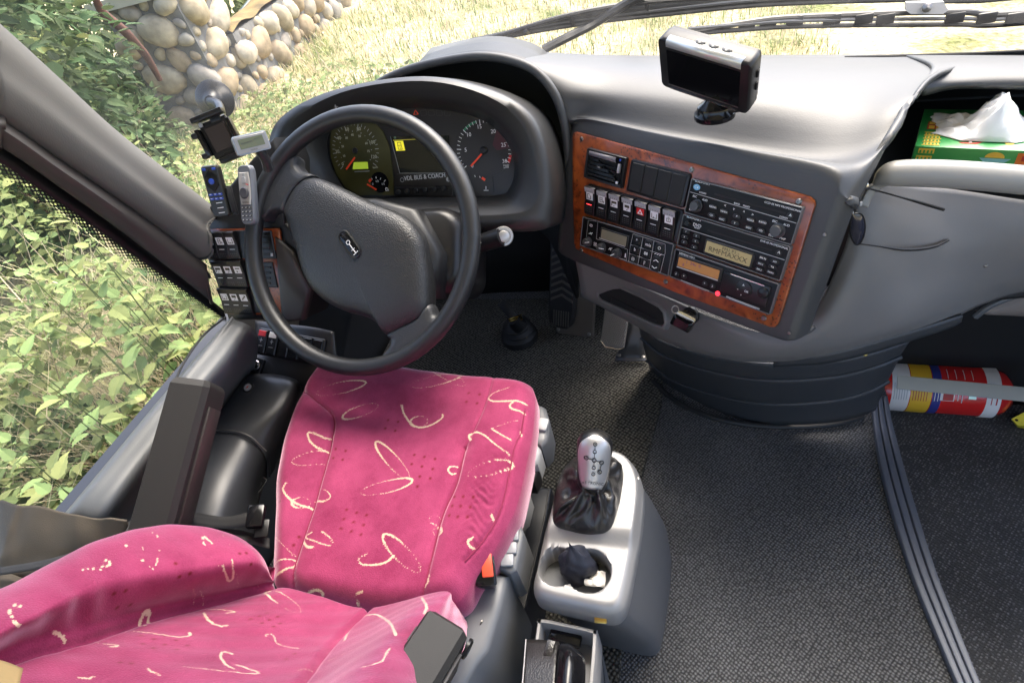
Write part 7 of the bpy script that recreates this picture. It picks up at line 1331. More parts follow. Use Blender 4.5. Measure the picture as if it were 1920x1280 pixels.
cl_ = part('folded_cloth', oc, OLIVE, None, solid=.004)
tag(cl_, 'olive brown cloth draped over the sill behind the left armrest', 'cloth')
cl2 = part('folded_cloth', patch([[(-1.0928,0.169,0.585), (-0.987,0.1685,0.59), (-0.9469,0.1647,0.58)], [(-1.0718,0.1485,0.58), (-0.9792,0.1573,0.59), (-0.9569,0.1565,0.575)], [(-1.0842,0.1385,0.56), (-1.0104,0.1489,0.565), (-0.9785,0.1524,0.56)]], 5, 5), OLIVE, None, solid=.004)
tag(cl2, 'small light fold of olive cloth at the far left edge below the black belt', 'cloth')

# ------------------------------------------------------------------ console box beside the seat's left: duct with a lock, sockets and switches
sb = thing('side_console', 'black moulded side console between the driver seat and the window sill', 'side console', (-1.2911,0.8043,0.1))
duct = [[(-0.9813,0.7068,0.455), (-0.9061,0.7063,0.455), (-0.851,0.6969,0.45), (-0.8472,0.6868,0.42), (-0.8668,0.649,0.36)],
        [(-0.9659,0.6694,0.475), (-0.8879,0.6727,0.475), (-0.8327,0.6653,0.465), (-0.8367,0.663,0.43), (-0.8556,0.6267,0.37)],
        [(-0.9651,0.5953,0.475), (-0.8923,0.5922,0.475), (-0.8327,0.5969,0.465), (-0.8232,0.6113,0.43), (-0.8445,0.5835,0.37)],
        [(-0.9678,0.5293,0.475), (-0.9072,0.5337,0.475), (-0.8618,0.5322,0.46), (-0.8377,0.5233,0.42), (-0.8552,0.507,0.36)],
        [(-0.9785,0.5256,0.468), (-0.9123,0.5305,0.468), (-0.8667,0.529,0.453), (-0.8454,0.5183,0.413), (-0.8625,0.5029,0.355)],
        [(-0.9705,0.5135,0.474), (-0.9051,0.5184,0.474), (-0.8595,0.5159,0.459), (-0.8412,0.506,0.418), (-0.8651,0.4961,0.355)],
        [(-0.9556,0.4313,0.47), (-0.8918,0.4434,0.47), (-0.8506,0.4485,0.45), (-0.8379,0.4451,0.41), (-0.8519,0.4434,0.35)],
        [(-0.9494,0.3703,0.465), (-0.8781,0.3781,0.465), (-0.8373,0.3889,0.445), (-0.8285,0.3969,0.4), (-0.8346,0.3973,0.34)],
        [(-0.9375,0.3016,0.455), (-0.8583,0.3115,0.455), (-0.8233,0.3263,0.435), (-0.8149,0.3402,0.39), (-0.8212,0.3479,0.33)]]
part('duct_cover', patch(duct, 6, 6), TRIMD, sb, world=True, solid=.006, sharp=60)
shp = [[(-1.0296,0.8412,0.5), (-0.9433,0.8188,0.51), (-0.8473,0.808,0.51), (-0.784,0.8012,0.5)],
       [(-1.0129,0.7921,0.475), (-0.9369,0.7753,0.475), (-0.8508,0.7682,0.475), (-0.779,0.7676,0.46)],
       [(-0.9954,0.7233,0.455), (-0.9397,0.7222,0.44), (-0.8527,0.7255,0.44), (-0.7694,0.7389,0.42)],
       [(-1.0123,0.6946,0.43), (-0.9392,0.6903,0.42), (-0.8516,0.6953,0.41), (-0.7773,0.7169,0.38)]]
part('shelf_moulding', patch(shp, 5, 6), TRIMD, sb, world=True, solid=.006, sharp=60)
lk = part('lock_barrel', xform(lathe([(.0125, 0), (.0125, .004), (.010, .006), (.0085, .005), (.0001, .005)], 22, True, False), aim((-0.9298,0.644,0.477), (.1, -.25, 1))), BLKS, sb, world=True)
part('lock_face', xform(lathe([(.0082, .004), (.0082, .0066), (.0001, .0070)], 20, True, False), aim((-0.9298,0.644,0.477), (.1, -.25, 1))), LIGHTG, lk, world=True)
part('lock_mark', xform(slab([(-.0045, 0), (0, .002), (.0045, 0), (0, -.002)], .007, .0073), aim((-0.9298,0.644,0.477), (.1, -.25, 1), .6)), RED, lk, world=True)
part('duct_lock_wire', tube([(-0.9596,0.5233,0.48), (-0.8991,0.529,0.482), (-0.8531,0.5269,0.468), (-0.8346,0.5218,0.428)], .0012, 6, 4), STEEL, sb, world=True)
swf = axes((-0.8882,0.7661,0.485), (.985, -.05, -.16), (.10, .80, .59), (.10, -.60, .79))
part('switch_frame', xform(slab(rrect(.175, .062, .004, 0, 0), -.004, .005, .002), swf), BLKS, sb, world=True)
def sq(px, py):
    return px, py
for k in range(6):
    x = -.072 + .0285 * k
    pt = part('rocker_switch', xform(join(slab(rrect(.0255, .054, .002, x, 0), .004, .011 if k < 2 else .0075, .002)), swf), BLKS, sb, world=True)
    if k < 2:
        part('lens', xform(slab(rrect(.019, .013, .001, x, .0185), .0108, .0122, .0006), swf), mat('lens_red', (.55, .015, .012), .3) if k == 0 else LABW, pt, world=True)
        part('symbol', xform(join(bar2((x, -.002), (x, .008), .0016, .0112), bar2((x - .004, .003), (x + .004, .003), .0016, .0112), bar2((x - .006, -.010), (x + .006, -.010), .001, .0112)), swf), GREYPR, pt, world=True)
sk_ = axes((-0.9751,0.728,0.458), (.96, -.10, -.22), (.10, .90, .42), (.20, -.42, .88))
so = part('socket_plate', xform(join(loft([[(x, y, z) for x, y in rrect(s, s, .003)] for s, z in ((.037, 0), (.037, .006), (.034, .008), (.027, .008), (.025, .003))], True, True)), sk_), BLKS, sb, world=True)
part('socket_ring', xform(lathe([(.0118, .003), (.0118, .0075), (.0095, .0085), (.0085, .004), (.0001, .004)], 22, True, False), sk_), CHROME, so, world=True)
part('socket_knob', xform(box(.016, .0075, .012, (-.004, 0, .009), .003), sk_), GLOSS, so, world=True)
part('belt_tray', xform(box(.004, .085, .06, (0, 0, 0), .0015), axes((-0.8877,0.4972,0.36), (.85, .25, -.35), (.15, .88, .40), (.40, -.35, .85))), BLKP, sb, world=True)
eg = axes((-0.855,0.474,0.375), (.80, -.20, -.52), (.18, .95, .1), (.52, -.15, .82))
part('embossed_mark', xform(join(ring2(rrect(.018, .034, .004), .0012, .0, .001), ring2(rrect(.008, .012, .001), .001, .0, .001)), eg), mat('emboss_grey', (.05, .05, .052), .5), sb, world=True)
part('window_cable', tube([(-0.9119,0.6905,0.645), (-0.9362,0.6466,0.64), (-0.9308,0.5824,0.64), (-0.9159,0.5315,0.64), (-0.8972,0.4933,0.64), (-0.8914,0.4815,0.635)], .0022, 7, 5), RUBBER, sb, world=True)

# ------------------------------------------------------------------ gear console
gc = thing('gear_console', 'silver topped gear console with cup holders right of the driver seat', 'gear console', (-0.1771,0.6292,0.01))
gt = [(-0.2267,0.5241,0.41), (-0.2168,0.5558,0.41), (-0.1935,0.5795,0.41), (-0.1614,0.5914,0.41), (-0.1304,0.5929,0.41), (-0.104,0.5772,0.41), (-0.0861,0.5433,0.41), (-0.0809,0.5081,0.41), (-0.0819,0.4507,0.41), (-0.0866,0.3974,0.41), (-0.0918,0.348,0.41), (-0.0989,0.3254,0.41), (-0.1162,0.316,0.41), (-0.1589,0.317,0.41), (-0.2036,0.3204,0.41), (-0.2263,0.3266,0.41), (-0.2345,0.3418,0.41), (-0.2342,0.3732,0.41), (-0.2337,0.4229,0.41), (-0.2312,0.4666,0.41)]
go = np.array(cr([q[:2] for q in gt], 6, True)); K = len(go); gc0 = go.mean(0); NR = 90
tt = np.linspace(.004, 1, NR)
X = gc0[0] + (go[None, :, 0] - gc0[0]) * tt[:, None]; Y = gc0[1] + (go[None, :, 1] - gc0[1]) * tt[:, None]
de = polyd(X.ravel(), Y.ravel(), np.vstack([go, go[:1]])).reshape(X.shape)
Z = .412 - .014 * np.clip(1 - de / .014, 0, 1) ** 2
cA, cB = np.array((-0.2004,0.3713,0.4))[:2], np.array((-0.1519,0.3721,0.4))[:2]
dA = np.hypot(X - cA[0], Y - cA[1]) - .030; dB = np.hypot(X - cB[0], Y - cB[1]) - .034
dm = np.minimum(dA, dB); sm_ = lambda t: np.clip(t, 0, 1) ** 2 * (3 - 2 * np.clip(t, 0, 1))
Z -= .062 * sm_((.001 - dm) / .007)
# raised step between the boot and the cups
st0, st1 = np.array((-0.2403,0.4202,0.41))[:2], np.array((-0.0826,0.4282,0.41))[:2]
nrm_ = np.array([-(st1 - st0)[1], (st1 - st0)[0]]); nrm_ /= np.linalg.norm(nrm_)
dd = (X - st0[0]) * nrm_[0] + (Y - st0[1]) * nrm_[1]
Z += .012 * sm_((dd + .012) / .024) * sm_(de / .010)
V = np.stack([X, Y, Z], -1).reshape(-1, 3)
f = [(i * K + j, i * K + (j + 1) % K, (i + 1) * K + (j + 1) % K, (i + 1) * K + j) for i in range(NR - 1) for j in range(K)]
rim2 = [[(gc0[0] + (x - gc0[0]) * s, gc0[1] + (y - gc0[1]) * s, z) for x, y in go] for s, z in ((1.012, .388), (1.012, .365), (.99, .362))]
V = np.vstack([V] + [np.array(r) for r in rim2])
f += [((NR - 1 + i) * K + j, (NR - 1 + i) * K + (j + 1) % K, (NR + i) * K + (j + 1) % K, (NR + i) * K + j) for i in range(3) for j in range(K)]
tp = part('top_plate', (V, f), SILV, gc, world=True, sharp=60)
if tp.data.polygons[0].normal.z < 0: tp.data.flip_normals()
bs = []
for k_, (z, s, dx, dy) in enumerate(((.375, .985, .0, .0), (.34, 1.0, .004, .006), (.24, 1.03, .016, .030), (.12, 1.06, .026, .060), (.0, 1.08, .028, .078))):
    bs.append([(gc0[0] + (x - gc0[0]) * s + dx, gc0[1] + (y - gc0[1]) * (s - .0 if y > gc0[1] else s - .10 * (k_ / 4)) + dy, z) for x, y in go])
part('side_body', loft(bs), SILVG, gc, world=True, sharp=60)
part('top_screw', xform(lathe([(.003, 0), (.003, .001), (.0001, .0012)], 8, True, False), Matrix.Translation((-0.0917,0.5387,0.413))), SCREW, gc, world=True)
part('striker_plate', xform(box(.018, .008, .004, (0, 0, 0), .001), aim((-0.129,0.3123,0.385), (0, -.5, .85), .1)), BRASS, gc, world=True)
part('cup_mat', xform(lathe([(.028, 0), (.028, .003), (.0001, .003)], 28, True, False), Matrix.Translation((*cA, .350))), RUBBER, gc, world=True)
part('cup_mat', xform(lathe([(.032, 0), (.032, .003), (.0001, .003)], 28, True, False), Matrix.Translation((*cB, .350))), RUBBER, gc, world=True)
# leather gaiter
ga = [(-0.2201,0.4495,0.425), (-0.2236,0.4991,0.425), (-0.2171,0.5369,0.425), (-0.2005,0.5627,0.425), (-0.1718,0.5742,0.425), (-0.1342,0.5707,0.425), (-0.1155,0.5464,0.425), (-0.1138,0.5004,0.425), (-0.1184,0.4612,0.425), (-0.1265,0.4354,0.425), (-0.1522,0.4268,0.425), (-0.1899,0.4276,0.425), (-0.2116,0.4324,0.425)]
gb = np.array(cr([q[:2] for q in ga], 8, True)); K = len(gb); g0 = gb.mean(0)
ktop = np.array((-0.1525,0.4848,0.475)); rings = []
for t, z in ((0, .412), (.0, .424), (.12, .437), (.30, .447), (.48, .455), (.62, .462), (.74, .466), (.80, .474)):
    ring = []
    for j, (x, y) in enumerate(gb):
        a = 2 * math.pi * j / K
        cx_ = g0 * (1 - t) + ktop[:2] * t; e = np.array((x, y)) - g0
        w_ = 1 + (.13 * math.sin(7 * a + 5 * t) + .10 * math.sin(13 * a + 9 * t + 1) + .05 * math.sin(23 * a)) * (t * (1.15 - t) * 1.7)
        p = cx_ + e * (1 - t) ** .75 * w_
        ring.append((p[0], p[1], z + (.006 * math.sin(5 * a + 7 * t) + .004 * math.sin(11 * a + 3)) * min(1, t * 2.2)))
    rings.append(ring)
part('gaiter', loft([ [tuple(p) for p in r] for r in cr(np.array(rings), 4)]), LEATHER, gc, world=True, sharp=80)
kb0, kb1 = Vector((-0.1553,0.4823,0.463)), Vector((-0.1471,0.5356,0.545))
kz = (kb1 - kb0).normalized(); kx = Vector((1, .2, 0)); kx = (kx - kz * kx.dot(kz)).normalized(); kyy = kz.cross(kx)
KM = axes(kb0, kx, kyy, kz); KL = (kb1 - kb0).length
prof = [(0, .019), (.08, .0235), (.22, .0245), (.45, .0262), (.65, .0278), (.82, .0272), (.92, .0225), (.975, .014), (1.0, .002)]
kn = part('gear_knob', xform(loft([[p for p in [(r * math.cos(q), r * .82 * math.sin(q), t * KL) for q in [2 * math.pi * i / 28 for i in range(28)]]] for t, r in prof]), KM), BLKS, gc, world=True, sharp=60)
face = []
for t, r in prof[1:-1]:
    face.append([(r * 1.015 * math.cos(q), -r * .82 * 1.04 * math.sin(q) - .0006, t * KL) for q in [math.radians(90 + (i / 6 - 1) * 66 * max(.02, 1 - abs((t - .5) / .48) ** 3) ** .5) for i in range(13)]])
kf = part('knob_plate', xform((patch(face, 3, 1)), KM), mat('knob_satin', (.46, .45, .45), .42, metal=.75), kn, world=True, solid=.001)
def kp(u, t):
    r = np.interp(t, [p[0] for p in prof], [p[1] for p in prof]); q = math.asin(max(-1, min(1, u / r)))
    return u, -r * .82 * 1.04 * math.cos(q) - .0022, t * KL
def kring(u, t, r=.0032): return tube([kp(u + r * math.cos(a), t + r * math.sin(a) / KL) for a in [2 * math.pi * i / 14 for i in range(14)]], .0006, 4, closed=True)
def kline(a, b): return tube([kp(*a), kp((a[0] + b[0]) / 2, (a[1] + b[1]) / 2), kp(*b)], .0006, 4)
def ktext(s, size, u, t):
    g = text(s, size, 0, 0, 0, thick=.0001); o = kp(u, t)
    return [(o[0] + x, o[1] - z - .0003, o[2] + y) for x, y, z in g[0]], g[1]
part('gear_marks', xform(join(kring(0, .60), kring(-.0125, .62), kring(.0115, .56), kring(.0095, .40), kring(0, .74, .0026), kring(0, .86, .0026), kring(0, .47, .0026), kring(0, .36, .0026), kline((.003, .59), (.0085, .575)), kline((-.003, .605), (-.0095, .615)), kline((.0112, .52), (.0100, .44)), kline((0, .635), (0, .71)), kline((0, .77), (0, .83)), kline((0, .565), (0, .50)),
    ktext('D', .0066, 0, .60), ktext('AM', .0046, -.0125, .62), ktext('N', .0066, .0115, .56), ktext('R', .0066, .0095, .40), ktext('+', .005, 0, .86), ktext('-', .005, 0, .36), ktext('AS TRONIC', .0066, 0, .20)), KM), BLKS, kf, world=True, kind='stuff')

# things in the cup holder
ph = thing('cloth_pouch', 'crumpled dark cloth pouch standing in the right cup holder', 'pouch', (float(cB[0]), float(cB[1]), .354))
rings = []
rdg = lambda q: 1 - abs(2 * (q % 1) - 1)
for i in range(26):
    t = i / 25
    r = .024 * math.sin(math.pi * min(1, .22 + .80 * t)) ** .7 + .004; r = r * (1 - max(0, t - .86) / .14 * .97)
    ring = []
    for k in range(48):
        a = 2 * math.pi * k / 48
        q = 1 + .22 * (rdg(a / 2.1 + 1.3 * t) - .5) + .20 * (rdg(a / 1.26 - 2.1 * t + .4) - .5) * t + .12 * (rdg(a * .95 + 5 * t) - .5)
        ring.append((cB[0] - .017 - .012 * t + r * q * math.cos(a), cB[1] + .012 + .010 * t + r * .92 * q * math.sin(a), .354 + .080 * t + .012 * t * math.cos(a + .6) + .006 * t * rdg(a / 1.3)))
    rings.append(ring)
part('pouch', loft(rings), mat('navy_cloth', (.010, .012, .022), .6, grain=.5, gscale=600), ph, world=True, sharp=35)
for (px, lab, r_, m__, tz) in (((-0.1446,0.3723,0.37), 'crinkled silver wrapper lying in the right cup holder', .016, LABW, .3), ):
    wv = [[(px[0] + (i - 3) * .0052 + rng.uniform(-.0015, .0015), px[1] + (j - 2) * .0065, px[2] + .012 + rng.uniform(0, .010)) for i in range(7)] for j in range(5)]
    o = part('candy_wrapper', patch(wv, 2, 2), LABW, None, solid=.0006); tag(o, lab, 'wrapper')
for q, lab in (((-0.1452,0.3655,0.364), 'upper white coin in the right cup holder'), ((-0.1478,0.356,0.36), 'lower white coin in the right cup holder')):
    o = part('coin', xform(lathe([(.0108, 0), (.0112, .001), (.0108, .002), (.0001, .002)], 18, True, False), Matrix.Translation(q) @ Matrix.Rotation(.3, 4, 'X')), LABW, None); tag(o, lab, 'coin', 'coins in the cup holder')
o = part('sweet', xform(box(.015, .022, .009, (0, 0, 0), .003), Matrix.Translation((-0.16,0.3634,0.364)) @ Matrix.Rotation(.6, 4, 'Z')), RED, None); tag(o, 'small red wrapped sweet in the right cup holder', 'sweet')

# handbrake box behind the console, with a leather case in it
hbx = thing('rear_console', 'silver edged console tray behind the gear console at the bottom edge', 'console tray', (-0.246,0.365,0.01))
to = [(-0.2212,0.3067,0.37), (-0.1829,0.3065,0.37), (-0.1406,0.3039,0.37), (-0.1333,0.2961,0.37), (-0.1295,0.2197,0.37), (-0.1282,0.1464,0.37), (-0.2166,0.1408,0.37), (-0.2192,0.2036,0.37), (-0.2259,0.2966,0.37)]
to2 = ccw([q[:2] for q in cr([p[:2] for p in to], 4, True)])
part('tray_rim', loft([[(x, y, .30) for x, y in to2], [(x, y, .366) for x, y in to2], [(x, y, .370) for x, y in inset(to2, .002)], [(x, y, .370) for x, y in inset(to2, .006)], [(x, y, .366) for x, y in inset(to2, .007)], [(x, y, .315) for x, y in inset(to2, .008)]], False, True), SILV, hbx, world=True)
part('tray_body', loft([[(x, y, z) for x, y in inset(to2, d)] for z, d in ((.002, .02), (.30, .002))]), SILVG, hbx, world=True)
part('release_lever', xform(box(.05, .02, .012, (0, 0, 0), .004), Matrix.Translation((-0.1844,0.2929,0.345)) @ Matrix.Rotation(-.1, 4, 'Z')), GLOSS, hbx, world=True)
hc = thing('leather_case', 'black leather case with a strap lying on the console tray', 'leather case', (-0.188,0.2434,0.37))
fl = [[(-0.2336,0.2685,0.385), (-0.214,0.2707,0.388), (-0.1836,0.272,0.39)], [(-0.2255,0.2346,0.4), (-0.2047,0.2375,0.402), (-0.1775,0.2378,0.405)], [(-0.2179,0.1929,0.41), (-0.1981,0.1959,0.412), (-0.1722,0.1966,0.415)]]
part('flap', patch(fl, 5, 5), LEATHER, hc, world=True, solid=.004)
part('strap', xform(box(.012, .022, .004, (0, 0, 0), .001), Matrix.Translation((-0.1939,0.2582,0.398)) @ Matrix.Rotation(-.1, 4, 'Z')), LEATHER, hc, world=True)
part('hard_shell', patch([[(-0.1829,0.2724,0.385), (-0.1652,0.269,0.395), (-0.1487,0.2629,0.385)], [(-0.1814,0.2596,0.4), (-0.1607,0.2555,0.412), (-0.1439,0.2551,0.39)], [(-0.1781,0.2327,0.41), (-0.1574,0.2332,0.42), (-0.1391,0.236,0.395)], [(-0.1731,0.1934,0.415), (-0.1546,0.194,0.425), (-0.1361,0.204,0.4)]], 5, 5), GLOSS, hc, world=True, solid=.004)
part('stitching', tube([(-0.2328,0.2676,0.388), (-0.2247,0.2338,0.403), (-0.2172,0.1922,0.413)], .0008, 5, 4), GREYPR, hc, world=True)
sp2 = thing('seat_rail_cover', 'flat black cover box between the seat and the gear console', 'rail cover', (-0.3586,0.4909,0.01))
ro_ = [(-0.3835,0.6517,0.17), (-0.3017,0.6518,0.17), (-0.2987,0.5729,0.17), (-0.3013,0.451,0.17), (-0.3059,0.2851,0.17), (-0.3046,0.1648,0.17), (-0.367,0.1526,0.17), (-0.3764,0.2819,0.17)]
part('cover', slab([p[:2] for p in ro_], .01, .17, .006, seg=3), mat('cover_black', (.018, .020, .026), .35, var=.1), sp2, world=True)
part('cover_edge', tube([(-0.3049,0.6455,0.173), (-0.3024,0.5708,0.173), (-0.3047,0.4492,0.173), (-0.3089,0.2837,0.173)], .002, 6), BLKP, sp2, world=True)


# ------------------------------------------------------------------ devices left of the wheel
GP = ((0.0054,0.9079,0.9232),(0.8404,-0.5044,-0.1985),(-0.0199,-0.3946,0.9186),(-0.5417,-0.768,-0.3417))
gp = thing('navigation_device', 'black navigation device with silver top strip on a stalk on top of the dashboard', 'sat nav', frame=GP)
gw, gh = .150, .0915
body = part('body', loft([[(x, y, z) for x, y in rrect(w_, h_, .008, 0, 0, 4)] for w_, h_, z in ((gw - .010, gh - .008, -.030), (gw - .002, gh - .002, -.024), (gw, gh, -.004), (gw - .001, gh - .001, 0), (gw - .004, gh - .004, .0015))]), mat('device_black', (.010, .010, .011), .36, spec=.3), gp, sharp=40)
part('screen', slab(rrect(gw * .80, gh * .74, .002, 0, -.004), .001, .0019), mat('screen_black', (.004, .004, .005), .08), gp)
part('silver_strip', loft([[(x, y, z) for x in (-gw * .40, gw * .40)] for y, z in ((gh * .38, .0022), (gh * .455, .0026), (gh * .502, .0005), (gh * .506, -.005), (gh * .50, -.010))], False, False, False), mat('device_silver', (.60, .60, .58), .3, metal=.5), gp, solid=.001)
part('lower_strip', slab(rrect(gw * .76, .0022, .001, 0, -gh * .455), .001, .003), CHROME, gp)
part('screen_edge', slab(rrect(gw * .80, .0018, .0006, 0, -gh * .385), .001, .0026), STEEL, gp)
part('back_shell', loft([[(x, y, z) for x, y in rrect(w_, h_, .006, 0, 0, 3)] for w_, h_, z in ((gw - .03, gh - .02, -.036), (gw - .008, gh - .006, -.031), (gw - .006, gh - .004, -.025))]), BLKP, gp)
for k in range(3):
    part('top_button', xform(lathe([(.0075, 0), (.0075, .0012), (.006, .002), (.0001, .002)], 18, True, False), Matrix.Translation((-.012 + .021 * k, gh / 2 - .0005, -.013)) @ Matrix.Rotation(-math.pi / 2, 4, 'X') @ Matrix.Scale(.62, 4, (0, 1, 0))), mat('button_grey', (.16, .16, .16), .3) if k == 0 else bpy.data.materials['button_grey'], gp)
for k in range(2): part('side_latch', box(.003, .012, .006, (gw / 2, -.006 + .022 * k, -.018), .001), BLKP, gp)
gbp = Vector((0.0239,0.927,0.856))
part('suction_base', xform(lathe([(.031, -.004), (.031, .003), (.027, .008), (.026, .014), (.018, .020), (.013, .026)], 26), Matrix.Translation(gbp)), GLOSS, gp, world=True)
gO = Vector(GP[0]); gey = Vector(GP[2]); gen_ = Vector(GP[3])
part('stalk', tube([tuple(gbp + Vector((0, 0, .022))), tuple(gbp + Vector((0, 0, .035))), tuple(gO - gey * .035 - gen_ * .033)], [.012, .011, .010], 14), GLOSS, gp, world=True)
part('base_lever', xform(box(.020, .010, .008, (.026, -.014, .010), .002), Matrix.Translation(gbp)), BLKS, gp, world=True)

HD = ((-0.8581,0.8704,0.9369),(0.8846,0.4587,0.0847),(-0.2556,0.3248,0.9106),(0.3901,-0.8271,0.4046))
hd = thing('phone_holder', 'empty black phone cradle on a suction cup at the lower left of the windscreen', 'phone holder', frame=HD)
part('back_plate', slab(rrect(.055, .066, .003), -.012, -.004, .002), BLKS, hd)
part('inner_pad', slab(rrect(.040, .046, .002), -.004, -.002, .001), mat('pad_brown', (.035, .025, .024), .3), hd)
part('top_clamp', join(box(.062, .010, .022, (0, .040, .002), .002), box(.020, .014, .006, (.008, .034, -.006), .001)), BLKS, hd)
part('bottom_clamp', join(box(.048, .010, .018, (.006, -.040, 0), .002), box(.018, .014, .006, (0, -.034, -.006), .001)), BLKS, hd)
for s in (-1, 1): part('side_jaw', join(box(.008, .050, .018, (s * .031, 0, 0), .002)), GLOSS, hd)
for y in (-.022, .016): part('jaw_foot', box(.012, .010, .014, (-.038, y, .004), .003), BLKS, hd)
part('corner_clip', box(.006, .008, .006, (-.020, .030, .002), .001), LIGHTG, hd)
cq = Vector((-0.9995,1.06,0.9473))
part('suction_cup', xform(lathe([(.040, .0), (.0405, .003), (.036, .008), (.024, .014), (.014, .022), (.011, .034)], 30), aim(cq, (.35, -.80, .2))), BLKS, hd, world=True)
part('arm', tube([tuple(cq + Vector((.012, -.028, .006))), tuple((cq + Vector(HD[0])) / 2 + Vector((0, .02, .012))), tuple(Vector(HD[0]) - Vector(HD[3]) * .014)], [.010, .009, .009], 12, 4), BLKS, hd, world=True)

DP = ((-0.7321,0.8025,0.9453),(0.6503,0.7397,-0.1731),(-0.0974,0.3071,0.9467),(0.7534,-0.5988,0.2717))
DP = (DP[0],) + tuple(tuple(c * .845 for c in q) for q in DP[1:])
dp = thing('caller_display', 'small silver hands-free display with green screen beside the phone cradle', 'display unit', frame=DP)
part('case', loft([[(x, y, z) for x, y in rrect(w_, h_, .005, 0, 0, 4)] for w_, h_, z in ((.058, .028, -.024), (.068, .036, -.018), (.069, .038, -.004), (.067, .036, 0))]), mat('display_grey', (.26, .28, .31), .3, metal=.3), dp)
part('front', slab(rrect(.063, .032, .003), -.001, .0008, .0006), SILV, dp)
sc2 = part('screen', slab(rrect(.049, .019, .001, 0, .002), .0004, .0014), mat('screen_green', (.10, .11, .04), .2), dp)
part('screen_text', join(bar2((-.020, .003), (.002, .004), .0016, .0014), bar2((.004, .006), (.020, .0075), .0008, .0014)), mat('screen_ink', (.035, .03, .012), .4), sc2, kind='stuff')
part('lettering', text('NOKIA', .0045, 0, -.0125, .0009), LCDK, dp, kind='stuff')
part('neck', tube([(.012, -.018, -.012), (.016, -.036, -.016), (.018, -.055, -.030)], [.012, .010, .012], 12, 3), mat('neck_black', (.03, .03, .032), .15), dp)

RM = ((-0.8268,0.7621,0.8828),(0.9871,0.1462,-0.0652),(0.0034,0.3883,0.9215),(0.16,-0.9099,0.3828))
RM = (RM[0],) + tuple(tuple(c * .88 for c in q) for q in RM[1:])
rm = thing('remote_control', 'black remote control with blue keys clipped to the dashboard end', 'remote control', frame=RM)
part('body', loft([[(x, y, z) for x, y in rrect(w_, h_, .006, 0, 0, 4)] for w_, h_, z in ((.034, .098, -.016), (.038, .102, -.010), (.038, .102, -.003), (.034, .098, 0))]), mat('remote_black', (.012, .011, .009), .3), rm)
dk = part('key_pad', slab([(0, .044), (.014, .030), (.014, .012), (0, -.001), (-.014, .012), (-.014, .030)], -.001, .0015, .001), GLOSS, rm)
part('centre_key', move(lathe([(.006, 0), (.006, .002), (.004, .003), (.0001, .003)], 16, True, False), (0, .020, .001)), BLUE, rm)
for x in (-.011, .011): part('key', slab(rrect(.008, .005, .001, x, .044), -.0005, .0014, .0006), BLUE, rm)
for r in range(2):
    for k in range(3):
        kk = part('key', slab(rrect(.0085, .0048, .0012, -.0105 + .0105 * k, -.006 - .0085 * r), -.0005, .0014, .0006), BLUE, rm)
        part('key_mark', bar2((-.0125 + .0105 * k, -.005 - .0085 * r), (-.0085 + .0105 * k, -.0055 - .0085 * r), .001, .0015), WHITE, kk)
for r in range(3):
    part('print_line', bar2((-.004, -.023 - .010 * r), (.010, -.0225 - .010 * r), .0013, .0002), WHITE, rm)
part('holder_clip', join(box(.046, .06, .010, (.002, -.022, -.020), .003), box(.004, .05, .014, (.0225, -.02, -.012), .001)), BLKP, rm)

HS = ((-0.798,0.795,0.8543),(0.9932,-0.1112,0.0335),(0.0365,0.5725,0.8191),(-0.1102,-0.8123,0.5727))
HS = (HS[0],) + tuple(tuple(c * .88 for c in q) for q in HS[1:])
hs = thing('phone_handset', 'silver and grey phone handset with round key in a cradle beside the wheel rim', 'handset', frame=HS)
part('body', loft([[(x, y, z) for x, y in rrect(w_, h_, .010, 0, 0, 5)] for w_, h_, z in ((.032, .11, -.016), (.040, .122, -.010), (.040, .122, -.003), (.035, .117, .001))]), mat('handset_grey', (.12, .13, .15), .35), hs)
part('face', slab([(-.013, .046), (.013, .046), (.016, .030), (.016, -.005), (.013, -.020), (-.013, -.020), (-.016, -.005), (-.016, .030)], 0, .003, .0015), mat('handset_silver', (.50, .48, .45), .35, metal=.3), hs)
part('round_key', move(lathe([(.0125, 0), (.0125, .003), (.010, .005), (.0001, .0045)], 22, True, False), (0, .004, .002)), mat('handset_dark', (.07, .07, .08), .35), hs)
part('soft_key', slab(rrect(.012, .014, .004, 0, .030), .002, .0042, .001), LIGHTG, hs)
part('speaker_symbol', slab(rrect(.008, .007, .001, 0, .041), .002, .0036, .0006), LIGHTG, hs)
part('red_mark', bar2((.005, .022), (.013, .020), .0016, .003), RED, hs)
part('lettering', text('NOKIA', .0058, .001, -.0155, .0031), LCDK, hs, kind='stuff')
for r in range(4):
    for k in range(3):
        part('key', slab(rrect(.0085, .0042, .0015, -.0105 + .0105 * k, -.026 - .0085 * r), 0, .0022, .0008), mat('key_grey', (.05, .05, .055), .4) if 'key_grey' not in bpy.data.materials else bpy.data.materials['key_grey'], hs)
part('key_marks', join(*[bar2((-.0125 + .0105 * k, -.0262 - .0085 * r), (-.009 + .0105 * k, -.0255 - .0085 * r), .0012, .0023) for r in range(4) for k in range(3)]), WHITE, hs, kind='stuff')
cc = thing('coiled_cord', 'black coiled handset cord hanging behind the wheel to the switch panel', 'cord', (-0.8252,0.87,0.731))
cp_ = cr([(-0.8328,0.9,0.7541), (-0.8435,0.9,0.7257), (-0.8572,0.9,0.6991), (-0.8733,0.895,0.668), (-0.881,0.885,0.6567), (-0.895,0.875,0.6469), (-0.8988,0.865,0.6545), (-0.9001,0.855,0.6707)], 30)
hx = []
